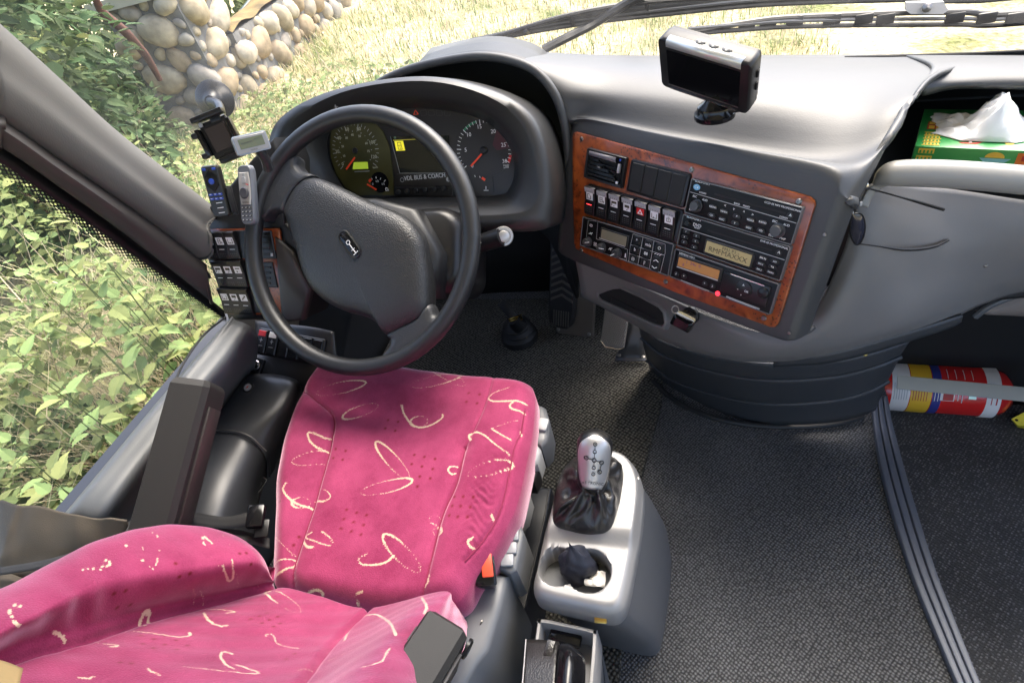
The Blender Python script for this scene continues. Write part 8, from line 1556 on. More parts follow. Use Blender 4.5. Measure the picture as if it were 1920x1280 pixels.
for i, p in enumerate(cp_):
    t = (cp_[min(len(cp_) - 1, i + 1)] - cp_[max(0, i - 1)]); t = Vector(t).normalized(); u = Vector((0, -1, .2)); u = (u - t * u.dot(t)).normalized(); s = t.cross(u)
    a = i * .82; rr_ = .0062 if 8 < i < len(cp_) - 26 else .0015
    hx.append(tuple(Vector(p) + (u * math.cos(a) + s * math.sin(a)) * rr_))
part('coil', tube(hx, .0017, 5), RUBBER, cc, world=True)

# ------------------------------------------------------------------ passenger side of the dashboard
tF, tR, tB = Vector((0.3298,0.9824,0.745)), Vector((0.4583,0.9407,0.745)), Vector((0.3635,1.1155,0.745))
tex = (tR - tF); tex.z = 0; tex.normalize(); tey = Vector((-tex.y, tex.x, 0))
TBF = (tuple(tF), tuple(tex), tuple(tey), (0, 0, 1))
tb = thing('tissue_box', 'green tissue box printed with yellow tower, boat and buildings in the dashboard shelf', 'tissue box', frame=TBF)
TW, TD, TH = .235, (tB - tF).dot(tey), .058
part('carton', box(TW, TD, TH, (TW / 2, TD / 2, -TH / 2), .0012), BOXG, tb)
BY = mat('print_yellow', (.75, .50, .06), .5); BOR = mat('print_orange', (.62, .16, .02), .5); BRD = mat('print_red', (.42, .03, .02), .5); BCY = mat('print_cyan', (.20, .50, .55), .5); BNV = mat('print_navy', (.02, .04, .20), .5)
def top_(x, y): return (x, y, .0006)
def flat_quads(rects, z=.0005): return join(*[slab([(a, c), (b, c), (b, d), (a, d)], z - .0004, z) for a, b, c, d in rects])
def front(g): return [(x, -.0002 - z, y) for x, y, z in g[0]], g[1]     # (x, height) plane of the front face
twr = part('printed_tower', flat_quads([(.010, .030, .006 + .011 * k, .0135 + .011 * k) for k in range(4)] + [(.008, .032, .0045 + .011 * k, .0062 + .011 * k) for k in range(5)]), BY, tb)
part('tower_arches', flat_quads([(.0115 + .0048 * i, .0140 + .0048 * i, .0068 + .011 * k, .0115 + .011 * k) for i in range(4) for k in range(4)], .0009), BOXG, twr)
tw2 = part('printed_tower', front(flat_quads([(.006 - .001 * k, .027 - .001 * k, -.011 - .012 * k, -.003 - .012 * k) for k in range(4)])), BY, tb)
part('tower_arches', front(flat_quads([(.0075 + .005 * i - .001 * k, .0100 + .005 * i - .001 * k, -.0105 - .012 * k, -.0055 - .012 * k) for i in range(4) for k in range(4)], .0009)), BOXG, tw2)
bt = part('printed_boat', slab([(.055, .018), (.060, .0145), (.078, .0145), (.086, .022), (.090, .028), (.086, .026), (.076, .0185), (.062, .0185)], 0, .0005), BRD, tb)
part('boat_figure', flat_quads([(.068, .072, .0185, .030)]), TISSUE, tb)
part('boat_sail', slab([(.047, .028), (.057, .028), (.052, .042)], 0, .0005), BOR, tb)
part('printed_bus', flat_quads([(.010, .044, .060, .074), (.010, .044, .076, .088)]), BRD, tb)
part('bus_windows', flat_quads([(.012 + .011 * i, .020 + .011 * i, .078, .086) for i in range(3)] + [(.022, .028, .060, .070), (.012, .020, .062, .072)], .0009), BY, tb)
part('printed_arena', slab([(.150, .003)] + [(.19 - .045 * math.cos(math.radians(a)), .006 + .03 * math.sin(math.radians(a))) for a in range(10, 175, 15)] + [(.232, .003)], 0, .0005), BY, tb)
part('arena_rows', flat_quads([(.160 + .010 * i, .165 + .010 * i, .009 + .009 * j, .014 + .009 * j) for i in range(6) for j in range(2)], .0009), TISSUE, tb)
pa = part('printed_building', front(flat_quads([(.130, .200, -.036, -.004)])), BOR, tb)
part('building_windows', front(flat_quads([(.136 + .012 * i, .142 + .012 * i, -.016 - .013 * j, -.008 - .013 * j) for i in range(5) for j in range(2)], .0009)), BRD, pa)
part('printed_dish', front(slab([(.086, -.014), (.124, -.014), (.118, -.020), (.092, -.020)], 0, .0005)), BCY, tb)
part('printed_fork', front(flat_quads([(.088, .122, -.029, -.027), (.084, .092, -.031, -.025)])), BCY, tb)
part('printed_dome', front(slab([(.092 + .012 + .012 * math.cos(math.radians(a)), -.013 + .009 * math.sin(math.radians(a))) for a in range(0, 190, 20)], 0, .0005)), BY, tb)
part('blue_base', front(flat_quads([(.03, .235, -.058, -.042)], .0004)), BNV, tb)
part('printed_sun', slab(circ(.006, 10, .118, .022), 0, .0005), BY, tb)
ti = thing('tissue', 'white paper tissue sticking up out of the green box', 'tissue', tuple(tF + tex * .12 + tey * .06))
def tpt(u, v):
    rdg = lambda t: 1 - abs(2 * (t % 1) - 1)                       # sharp crumple ridges
    h = .050 * max(0, 1 - abs(u - .52 - .10 * (v - .5)) / .24) ** 1.4 * (1 - abs(2 * v - 1) ** 2.0)
    h += (.009 * rdg(2.6 * u + 1.1 * v) + .009 * rdg(3.9 * u - 2.3 * v + .3) + .005 * rdg(7.1 * u + 4 * v)) * (1 - abs(2 * u - 1) ** 3) * (1 - abs(2 * v - 1) ** 4)
    x = .016 + .150 * u + .006 * math.sin(6 * v) + .004 * rdg(5 * v)
    y = .034 + .075 * v - .024 * (1 - abs(2 * u - 1)) * (1 - v) + .010 * rdg(2.2 * u + .4)
    return tuple(tF + tex * x + tey * y + Vector((0, 0, max(.002, h))))
part('sheet', ([tpt(i / 40, j / 24) for j in range(25) for i in range(41)], [(j * 41 + i, j * 41 + i + 1, (j + 1) * 41 + i + 1, (j + 1) * 41 + i) for j in range(24) for i in range(40)]), TISSUE, ti, world=True, solid=.0005, sharp=25)

gb_ = thing('grab_rail', 'thick pale grey grab rail across the open dashboard shelf', 'grab rail', (0.2671,0.86,0.7694))
part('rail', tube([(0.2484,0.855,0.7565), (0.2601,0.852,0.7701), (0.2775,0.85,0.7739), (0.3221,0.845,0.7719), (0.3721,0.84,0.7662), (0.4207,0.835,0.7592), (0.4951,0.825,0.7492), (.95, .79, .64), (1.40, .75, .62)], [.004, .016, .0185, .019, .019, .019, .019, .019, .019], 18, 5), RAILG, gb_, world=True, sharp=60)
part('end_bracket', patch([[(0.2737,0.85,0.7916), (0.2624,0.853,0.7795), (0.2489,0.857,0.7554), (0.2391,0.852,0.744), (0.2331,0.845,0.7278)], [(0.288,0.85,0.7561), (0.2702,0.853,0.7541), (0.2564,0.857,0.745), (0.2486,0.852,0.7343), (0.2446,0.845,0.7224)]], 4, 5), RAILG, gb_, world=True, solid=.003)
part('bracket_screw', xform(lathe([(.004, 0), (.004, .003), (.0001, .0035)], 10, True, False), aim((0.2359,0.85,0.7595), (-.3, -.9, .2))), CHROME, gb_, world=True)

sg_ = thing('sunglasses', 'black wire sunglasses hanging folded open from the end of the grab rail', 'sunglasses', (0.2244,0.8,0.7155))
lo_ = [(0.2128,0.8,0.739), (0.2185,0.801,0.7425), (0.2272,0.803,0.7371), (0.2339,0.804,0.7197), (0.2352,0.803,0.6998), (0.231,0.802,0.6873), (0.2238,0.801,0.6913), (0.2154,0.8,0.7114)]
lo2 = [tuple(p) for p in cr(lo_, 4, True)]
cL = np.mean(lo2, axis=0)
part('lens', loft([lo2, [tuple(cL + (np.array(p) - cL) * .6 + np.array((.001, -.0035, .001))) for p in lo2], [tuple(cL + (np.array(p) - cL) * .05 + np.array((.001, -.005, .001))) for p in lo2]], True, True), mat('lens_dark', (.025, .026, .04), .08, coat=.4), sg_, world=True)
part('lens_rim', tube(lo2, .0013, 6, closed=True), BLKS, sg_, world=True)
part('bridge', tube([(0.2144,0.8,0.7416), (0.2117,0.803,0.7488), (0.215,0.808,0.7578)], .0015, 6, 3), STEEL, sg_, world=True)
part('nose_pad', xform(box(.004, .007, .002, (0, 0, 0), .0009), aim((0.2209,0.8,0.7587), (.3, -.8, .2))), LIGHTG, sg_, world=True)
part('second_rim', tube([(0.2157,0.808,0.7577), (0.2121,0.812,0.7669), (0.2168,0.815,0.7733), (0.2324,0.818,0.7712)], .0015, 6, 4), BLKS, sg_, world=True)
t1_ = [(0.2329,0.82,0.77), (0.2703,0.836,0.7474), (0.3045,0.85,0.7268), (0.3315,0.862,0.7094), (0.3528,0.87,0.6966)]
part('temple', tube(t1_, [.0013, .0013, .0022, .0026, .0026], 8, 3), BLKS, sg_, world=True)
t2_ = [(0.2325,0.803,0.6875), (0.2631,0.812,0.6748), (0.2971,0.825,0.6581), (0.3266,0.838,0.6484), (0.352,0.852,0.6433), (0.3706,0.864,0.6449)]
part('temple', tube(t2_, [.0013, .0013, .0022, .0026, .0026, .0022], 8, 3), BLKS, sg_, world=True)

fe = thing('fire_extinguisher', 'red fire extinguisher with white, yellow and blue label bands lying behind the pale bar', 'fire extinguisher', (0.671,1.2536,-0.145))
ea, eb2 = Vector((0.4148,1.2043,-0.065)), Vector((0.763,1.1851,-0.065))
ed = (eb2 - ea).normalized(); EL = (eb2 - ea).length; er = .066
EM = aim(ea, ed)
def cylr(z0, z1, r, n=36): return lathe([(r, z0), (r, z1)], n, False, False)
part('cylinder', xform(lathe([(er * .9, -.012), (er, 0), (er, EL * .80), (er * .97, EL * .87), (er * .85, EL * .94), (er * .6, EL * .985), (er * .25, EL)], 36), EM), EXTR, fe, world=True, sharp=60)
for m__, z0, z1 in ((LABW, .22, .335), (LABY, .340, .47), (LABB, .475, .53), (LABW, .80, .885)):
    part('label_band', xform(cylr(EL * z0, EL * z1, er + .0006), EM), m__, fe, world=True)
def onbar(t0, a0, w_, h_, m__, nm, lift=.0012):
    pts = []
    for i in range(7):
        for j in (0, 1):
            q = a0 + w_ * (i / 6 - .5) / er
            pts.append((( er + lift) * math.cos(q), (er + lift) * math.sin(q), EL * t0 + h_ * (j - .5)))
    return part(nm, xform((pts, [(2 * i, 2 * i + 2, 2 * i + 3, 2 * i + 1) for i in range(6)]), EM), m__, fe, world=True)
upd = (EM.to_3x3().inverted() @ Vector((-.35, -.75, .55))); ua = math.atan2(upd.y, upd.x)
upd2 = (EM.to_3x3().inverted() @ Vector((-.25, -.1, 1))); ub = math.atan2(upd2.y, upd2.x)
for k in range(6):
    onbar(.235 + .016 * k, ua, .045, .0016, GREYPR, 'print_line'); onbar(.355 + .017 * k, ua, .045, .0016, BRD, 'print_line')
for k in range(2): onbar(.49 + .02 * k, ua, .040, .0016, LABW, 'print_line')
onbar(.565, ua, .034, .030, LABW, 'pictogram'); onbar(.57, ua + .1, .018, .022, BRD, 'pictogram_figure', .002)
onbar(.655, ua, .04, .0018, LABW, 'print_line'); onbar(.63, ua, .03, .0018, LABW, 'print_line'); onbar(.715, ua, .017, .016, mat('holo_green', (.45, .55, .42), .2, metal=.4), 'seal')
for k in range(4): onbar(.57 + .05 * k, ub, .03, .0012, LABW, 'print_line')
onbar(.83, ua, .04, .0020, BRD, 'print_line'); onbar(.86, ua, .04, .0030, BRD, 'print_line')
b0, b1 = Vector((0.4815,1.1214,0.035)), Vector((0.7713,1.0893,0.035))
bd = (b1 - b0).normalized(); bn_ = Vector((-.25, -.6, .75)); bn_ = (bn_ - bd * bn_.dot(bd)).normalized()
rb = part('retaining_bar', xform(box((b1 - b0).length, .034, .006, ((b1 - b0).length / 2, 0, 0), .0015), axes(b0, bd, bn_.cross(bd), bn_)), ALU)
tag(rb, 'pale grey flat bar across the red fire extinguisher', 'bar')
yw = thing('yellow_tag', 'yellow plastic wedge at the right edge beside the fire extinguisher', 'plastic wedge', (0.803,1.1698,-0.14))
part('wedge', loft([[(0.7605,1.1299,-0.1), (0.7973,1.1422,-0.07), (0.819,1.1266,-0.07), (0.8014,1.1075,-0.1), (0.7733,1.1183,-0.11)], [(0.779,1.1554,-0.135), (0.8305,1.1799,-0.135), (0.8531,1.1639,-0.135), (0.8216,1.1297,-0.14), (0.788,1.1357,-0.14)]]), mat('yellow_plastic', (.75, .62, .03), .4), yw, world=True)
part('rivet', xform(lathe([(.003, 0), (.003, .002), (.0001, .002)], 8, True, False), Matrix.Translation((0.769,1.1238,-0.098))), SCREW, yw, world=True)

# ------------------------------------------------------------------ wipers outside the windscreen
def wiper(label, low, high, mids, y, arm=None, plate=None):
    o = thing('windscreen_wiper', label, 'wiper', low[len(low) // 2], group='windscreen wipers')
    part('rubber_blade', xform(join(tube(low, .005, 8, 4)), Matrix.Identity(4)), RUBBER, o, world=True)
    part('blade_rail', tube([tuple(Vector(p) + Vector((0, -.004, .012))) for p in low], .004, 6, 4), mat('rail_grey', (.12, .12, .12), .35, metal=.4) if 'rail_grey' not in bpy.data.materials else bpy.data.materials['rail_grey'], o, world=True)
    part('bow', tube(high, .006, 8, 4), BLKS, o, world=True)
    if arm: part('spine', patch([[tuple(Vector(cr(low, 8)[int(i * (len(low) - 1) * 8 / 9)])) for i in range(10)], [tuple(Vector(cr(high, 8)[int(i * (len(high) - 1) * 8 / 9)])) for i in range(10)]], 2, 3), BLKP, o, world=True, solid=.006)
    for a, b in mids: part('bow_claw', tube([a, b], .006, 6), BLKS, o, world=True)
    if arm: part('arm', tube(arm, .011, 8, 4), BLKS, o, world=True)
    return o
wiper('upper black windscreen wiper, its tip ending at the left above the instrument hood', [(-0.5656,1.5,0.8554), (-0.4098,1.52,0.856), (-0.2542,1.54,0.8504), (-0.0628,1.55,0.8389), (0.1162,1.55,0.8285), (0.2799,1.55,0.8108), (0.4267,1.55,0.7921), (0.6522,1.55,0.7629), (1.25, 1.5, .78)],
      [(-0.4731,1.5,0.8663), (-0.2974,1.52,0.8805), (-0.1186,1.54,0.8753), (0.1013,1.55,0.8494), (0.4234,1.55,0.8071)],
      [((-0.4102,1.5,0.8671), (-0.4066,1.52,0.858)), ((-0.3001,1.52,0.8797), (-0.2959,1.53,0.8547)), ((-0.1198,1.54,0.8755), (-0.1171,1.55,0.8425))], 1.5,
      [(-0.3665,1.47,0.826), (-0.3048,1.49,0.8403), (-0.2488,1.52,0.8507), (-0.1708,1.53,0.8792), (-0.1146,1.53,0.895)])
w2 = wiper('lower black windscreen wiper with slotted bow, reaching out to the right edge', [(-0.0243,1.42,0.8284), (0.0757,1.43,0.8185), (0.17,1.44,0.8081), (0.2893,1.45,0.7907), (0.3979,1.45,0.7757), (0.5061,1.45,0.7607), (0.6259,1.45,0.746), (1.15, 1.42, .74)],
      [(-0.013,1.42,0.8312), (0.0859,1.43,0.8309), (0.1682,1.44,0.8262), (0.3062,1.45,0.8088), (0.4093,1.45,0.7972), (0.5092,1.45,0.783), (0.6197,1.45,0.7653), (1.15, 1.42, .755)],
      [(P(x, y0, y=1.44), P(x, y1, y=1.44)) for x, y0, y1 in ()], 1.4)
for p in ((0.0974,1.435,0.8213), (0.1405,1.44,0.8199), (0.193,1.44,0.8163), (0.266,1.445,0.807), (0.3266,1.445,0.799), (0.3665,1.445,0.793), (0.4917,1.445,0.7763), (0.5478,1.445,0.7679), (0.5982,1.445,0.7603)):
    part('bow_claw', box(.034, .006, .020, p, .002), BLKS, w2, world=True)
pv = [(0.3949,1.43,0.8224), (0.4602,1.43,0.8142), (0.4717,1.43,0.7971), (0.4641,1.43,0.7915), (0.4072,1.43,0.8001), (0.3961,1.43,0.8087)]
part('pivot_plate', loft([pv, [tuple(Vector(p) + Vector((0, .012, 0))) for p in pv]]), mat('plate_grey', (.32, .32, .33), .4), w2, world=True)
part('pivot_bolt', xform(lathe([(.009, 0), (.009, .006), (.005, .010), (.0001, .011)], 12, True, False), aim((0.4314,1.425,0.8095), (-.2, -.9, .4))), SCREW, w2, world=True)


# ------------------------------------------------------------------ outside, left: cobble gate pillar, low wall, rails, branch, undergrowth
STONES = [mat('cobble_%s' % nme, tuple(q * f_ for q, f_ in zip(c, (1.0, .95, .88))), .9, grain=.9, gscale=45, var=.32, vscale=11, spec=.2) for nme, c in (('cream', (.40, .35, .26)), ('grey', (.30, .28, .25)), ('sand', (.36, .29, .20)), ('pale', (.46, .42, .35)))]
MORTAR = mat('mortar', (.17, .165, .155), .95, grain=.8, gscale=40, var=.25, vscale=12)
def pebble(c, ex, ey, en, a, b, d, seed):
    r = random.Random(seed); v = []; n = 14
    rings = []
    ph, k1, k2 = r.uniform(0, 6), r.uniform(.05, .12), r.uniform(.03, .08)
    for t, z in ((1.0, -.25), (1.0, .0), (.95, .40), (.80, .72), (.50, .90), (.12, .96)):
        ring = []
        for i in range(n):
            q = 2 * math.pi * i / n
            k = 1 + k1 * math.cos(2 * q + ph) + k2 * math.cos(3 * q + 2 * ph) + r.uniform(-.05, .05)
            u, w_ = a * t * k * math.cos(q), b * t * k * math.sin(q)
            ring.append(tuple(c[j] + ex[j] * u + ey[j] * w_ + en[j] * d * z for j in range(3)))
        rings.append(ring)
    return loft(rings)
def pack(wd, ht, rmin, rmax, n, seed):
    r = random.Random(seed); out = []
    for k in range(n * 60):
        s = rmax - (rmax - rmin) * min(1, k / (n * 25))
        x, y = r.uniform(-wd / 2 + s * .6, wd / 2 - s * .6), r.uniform(s * .6, ht - s * .5)
        if all(math.hypot(x - p[0], y - p[1]) > (s + p[2]) * .98 for p in out): out.append((x, y, s))
        if len(out) >= n: break
    return out
gp_ = thing('gate_pillar', 'square gate pillar of rounded cobbles set in mortar with a pale capstone', 'stone pillar', (-4.38, 4.85, -.3))
pz0, pz1 = -.55, .76
pa_ = math.radians(12)
pex, pey = Vector((math.cos(pa_), math.sin(pa_), 0)), Vector((-math.sin(pa_), math.cos(pa_), 0))
pc = Vector((-4.64, 4.90, 0)); hw = .34
def pcor(s, t, z): return tuple(pc + pex * s * hw + pey * t * hw + Vector((0, 0, z)))
part('mortar_core', loft([[pcor(s, t, z) for s, t in ((-1, -1), (1, -1), (1, 1), (-1, 1))] for z in (pz0, pz1)]), MORTAR, gp_, world=True, smooth=False)
part('capstone', loft([[tuple(pc + pex * s * (hw + .07) + pey * t * (hw + .07) + Vector((0, 0, z))) for s, t in ((-1, -1), (1, -1), (1, 1), (-1, 1))] for z in (pz1 + .003, pz1 + .085)]), mat('cap_stone', (.50, .47, .38), .8, var=.1), gp_, world=True, smooth=False)
for face, (e1, nn) in enumerate(((pex, -pey), (pey, pex))):
    for k, (x, y, s) in enumerate(pack(2 * hw, pz1 - pz0, .045, .150, 40, 3 + face)):
        c_ = pc + nn * hw + e1 * x + Vector((0, 0, pz0 + y)); a_ = rng.uniform(-.9, .9)
        u_ = e1 * math.cos(a_) + Vector((0, 0, 1)) * math.sin(a_); v_ = nn.cross(u_)
        part('cobble', pebble(c_, u_, v_, nn, s * rng.uniform(1.0, 1.22), s * rng.uniform(.78, .95), s * rng.uniform(.55, .8), k), STONES[rng.randrange(4)], gp_, world=True, sharp=80)
wl = thing('cobble_wall', 'low mossy cobble wall running back from the gate pillar', 'stone wall', (-4.3, 6.3, -.4))
w0, w1 = Vector((-4.26, 5.15, 0)), Vector((-4.95, 8.8, 0)); wd_ = (w1 - w0).normalized(); wn = Vector((wd_.y, -wd_.x, 0))
WL_ = (w1 - w0).length
part('mortar_core', loft([[tuple(w0 + wd_ * q - wn * t + Vector((0, 0, z))) for q, t in ((0, 0), (WL_, 0), (WL_, .4), (0, .4))] for z in (-.6, .30)]), MORTAR, wl, world=True, smooth=False)
part('moss_top', patch([[tuple(w0 + wd_ * (WL_ * i / 14) - wn * (t * .42 - .01) + Vector((0, 0, .29 + .05 * math.sin(math.pi * t) + rng.uniform(0, .06)))) for i in range(15)] for t in (0, .33, .66, 1)], 3, 3), mat('moss_litter', (.17, .12, .045), .95, grain=1, gscale=50, var=.65, vscale=5), wl, world=True)
for k, (x, y, s) in enumerate(pack(WL_, .85, .045, .15, 90, 11)):
    c_ = w0 + wd_ * (WL_ / 2 + x) + Vector((0, 0, -.55 + y)); a_ = rng.uniform(-.9, .9)
    u_ = wd_ * math.cos(a_) + Vector((0, 0, 1)) * math.sin(a_); v_ = wn.cross(u_)
    part('cobble', pebble(c_, u_, v_, wn, s * rng.uniform(1, 1.2), s * rng.uniform(.78, .95), s * rng.uniform(.5, .75), 100 + k), STONES[rng.randrange(4)], wl, world=True, sharp=80)
for k, (a, b) in enumerate((((-4.7998,5.6,0.4512), (-5.0286,6.2,0.5128)), ((-4.6798,5.5,0.2208), (-4.8634,6.6,0.387)))):
    o = part('fence_rail', tube([a, b], .028, 10), mat('rail_green_grey', (.05, .075, .075), .45), None)
    tag(o, ('short' if k == 0 else 'long') + ' green grey metal rail rising behind the cobble pillar', 'rail')
o = part('branch', tube([(-3.8873,3.6,1.03), (-3.9029,3.6,0.9367), (-3.9314,3.62,0.8532), (-3.8804,3.65,0.7238), (-3.8996,3.7,0.6253), (-3.9276,3.75,0.5159), (-3.9869,3.8,0.3409)], [.022, .024, .030, .032, .030, .028, .02], 9, 4), mat('bark_red', (.11, .045, .03), .85, grain=.8, gscale=80, var=.3, vscale=20), None, sharp=60)
tag(o, 'reddish brown dead branch slanting in front of the cobble pillar', 'branch')

def leaf_mat(name, c, var):
    m = bpy.data.materials.new(name); m.use_nodes = True
    n, l = m.node_tree.nodes, m.node_tree.links
    b = n['Principled BSDF']; out = n['Material Output']
    at = n.new('ShaderNodeAttribute'); at.attribute_name = 'tone'
    hs_ = n.new('ShaderNodeHueSaturation'); hs_.inputs['Color'].default_value = (*c, 1)
    sp = n.new('ShaderNodeSeparateColor'); l.new(at.outputs['Color'], sp.inputs[0])
    mr = n.new('ShaderNodeMapRange'); mr.inputs['To Min'].default_value = 1 - var; mr.inputs['To Max'].default_value = 1 + var
    mh = n.new('ShaderNodeMapRange'); mh.inputs['To Min'].default_value = .465; mh.inputs['To Max'].default_value = .525
    l.new(sp.outputs[0], mr.inputs[0]); l.new(sp.outputs[1], mh.inputs[0])
    l.new(mr.outputs[0], hs_.inputs['Value']); l.new(mh.outputs[0], hs_.inputs['Hue'])
    tr = n.new('ShaderNodeBsdfTranslucent'); mx = n.new('ShaderNodeMixShader'); mx.inputs[0].default_value = .32
    l.new(hs_.outputs[0], b.inputs['Base Color']); l.new(hs_.outputs[0], tr.inputs[0])
    b.inputs['Roughness'].default_value = .7; b.inputs['Specular IOR Level'].default_value = .2
    l.new(b.outputs[0], mx.inputs[1]); l.new(tr.outputs[0], mx.inputs[2]); l.new(mx.outputs[0], out.inputs[0])
    return m
LEAFA = leaf_mat('leaf_fresh', (.205, .255, .098), .6)
LEAFB = leaf_mat('leaf_deep', (.095, .145, .062), .6)
STRAW = leaf_mat('dry_straw', (.55, .48, .30), .35)
_mid = [(0, 0, 0), (.2, 0, .0), (.45, 0, 0), (.72, 0, -.03), (1, 0, -.12)]
_edge = [(.05, .14, .02), (.16, .31, .06), (.25, .28, .05), (.33, .33, .06), (.43, .26, .05), (.52, .27, .05), (.62, .18, .03), (.71, .18, .03), (.82, .09, .0)]
TPL = np.array(_mid + _edge + [(x, -y, z) for x, y, z in _edge])      # pointed, toothed, folded along the midrib
def _half(o, rev):
    e = [5 + o + k for k in range(9)]
    q = [(0, 1, e[1], e[0]), (1, e[3], e[2], e[1]), (1, 2, e[4], e[3]), (2, e[6], e[5], e[4]), (2, 3, e[7], e[6]), (3, 4, e[8], e[7])]
    return [tuple(reversed(p)) for p in q] if rev else q
TF = _half(0, False) + _half(9, True)
def leaves(pos, size, direc, up, r):
    """many leaves in one mesh: position, length, growth direction, upper side"""
    n = len(pos)
    d = direc / (np.linalg.norm(direc, axis=1, keepdims=True) + 1e-9)
    s = np.cross(up, d); s /= np.linalg.norm(s, axis=1, keepdims=True) + 1e-9
    u = np.cross(d, s)
    w_ = r.uniform(.75, 1.15, (n, 1, 1))
    V = pos[:, None, :] + size[:, None, None] * (TPL[None, :, 0:1] * d[:, None, :] + w_ * TPL[None, :, 1:2] * s[:, None, :] + TPL[None, :, 2:3] * u[:, None, :])
    k = len(TPL)
    f = [tuple(i * k + j for j in q) for i in range(n) for q in TF]
    return V.reshape(-1, 3), f
def leaf_obj(name, V, f, m, parent, tone, kind=None, label=None):
    o = part(name, (V, f), m, parent, world=parent is not None, smooth=False)
    a = o.data.color_attributes.new('tone', 'FLOAT_COLOR', 'POINT')
    c = np.ones((len(V), 4)); c[:, 0] = np.repeat(tone[:, 0], len(TPL)); c[:, 1] = np.repeat(tone[:, 1], len(TPL))
    a.data.foreach_set('color', c.ravel())
    if kind: o['kind'] = kind
    return o
gh = np.vectorize(ground_h)
def canopy(n, x0, x1, y0, y1, hmin, hmax, s0, s1, seed, fx=3.1, fy=2.3):
    r = np.random.RandomState(seed)
    x = r.uniform(x0, x1, n); y = r.uniform(y0, y1, n)
    g = gh(x, y)
    top = hmin + (hmax - hmin) * (.5 + .28 * np.sin(fx * x + 1.3 * np.sin(fy * y)) + .22 * np.sin(fy * 2.1 * y + x * 2))
    z = g + top * (1 - r.power(2.2, n) * 0 - r.exponential(.22, n).clip(0, 1))
    pos = np.column_stack([x, y, z])
    size = r.uniform(s0, s1, n)
    ang = r.uniform(0, 2 * np.pi, n)
    d = np.column_stack([np.cos(ang) + .35, np.sin(ang) - .25, r.normal(-.1, .45, n)])
    up = np.column_stack([r.normal(.25, .35, n), r.normal(-.1, .35, n), np.ones(n)])
    tone = np.column_stack([r.beta(2, 2, n), r.uniform(0, 1, n)])
    V, f = leaves(pos, size, d, up, r)
    return V, f, tone
# undergrowth on the bank beside the side window, then bushes further ahead
V, f, t = canopy(19000, -4.6, -1.42, -.6, 2.5, .15, 1.1, .022, .068, 21)
leaf_obj('undergrowth', V, f, LEAFA, None, t, 'stuff')
V, f, t = canopy(9000, -2.4, -1.25, -.8, 2.2, .15, .55, .03, .07, 22, 5, 4)
leaf_obj('ground_cover', V, f, LEAFB, None, t, 'stuff')
def shrub(label, c, rad, h, n, s0, s1, seed, m):
    r = np.random.RandomState(seed)
    o = thing('shrub', label, 'shrub', (c[0], c[1], float(ground_h(c[0], c[1]))), group='bushes on the bank')
    z0 = ground_h(*c)
    q = r.normal(size=(n, 3)); q /= np.linalg.norm(q, axis=1, keepdims=True); rr__ = r.uniform(.55, 1.0, n) ** .6
    lump = 1 + .22 * np.sin(5 * q[:, 0] + seed) * np.sin(4 * q[:, 1] + 2) + .15 * np.sin(9 * q[:, 2] + seed)
    pos = np.column_stack([c[0] + q[:, 0] * rad * rr__ * lump, c[1] + q[:, 1] * rad * rr__ * lump, z0 + h * .52 + q[:, 2] * h * .52 * rr__ * lump])
    d = q + r.normal(0, .6, (n, 3)); d[:, 2] -= .25
    up = np.column_stack([q[:, 0] * .4, q[:, 1] * .4, np.ones(n)]) + r.normal(0, .3, (n, 3))
    V, f = leaves(pos, r.uniform(s0, s1, n), d, up, r)
    leaf_obj('foliage', V, f, m, o, np.column_stack([r.beta(2, 2, n), r.uniform(0, 1, n)]), 'stuff')
    for k in range(5):
        a = 2 * math.pi * k / 5 + seed
        part('stem', tube([(c[0], c[1], z0 - .05), (c[0] + .3 * rad * math.cos(a), c[1] + .3 * rad * math.sin(a), z0 + h * .4), (c[0] + .6 * rad * math.cos(a + .3), c[1] + .6 * rad * math.sin(a + .3), z0 + h * .8)], [.015, .011, .005], 6, 3), bpy.data.materials['bark_red'], o, world=True)
shrub('tall leafy green bush at the top left corner above the windscreen pillar', (-3.85, 2.40), .70, 2.0, 3400, .06, .12, 1, LEAFB)
shrub('dark green bush filling the gap left of the cobble pillar', (-5.05, 3.6), .62, 1.55, 3000, .06, .12, 2, LEAFB)
shrub('low green bush at the foot of the cobble pillar', (-4.15, 3.25), .42, .62, 2000, .05, .09, 3, LEAFB)
shrub('fresh green bush behind the branch at the top left', (-4.9, 2.9), .9, 2.3, 3400, .07, .13, 4, LEAFA)
shrub('big bush beyond the rails behind the cobble wall', (-6.4, 7.6), 1.5, 2.2, 3200, .09, .16, 5, LEAFA)
shrub('broad bush behind the cobble pillar', (-6.2, 5.2), 1.1, 1.9, 2600, .09, .15, 6, LEAFB)

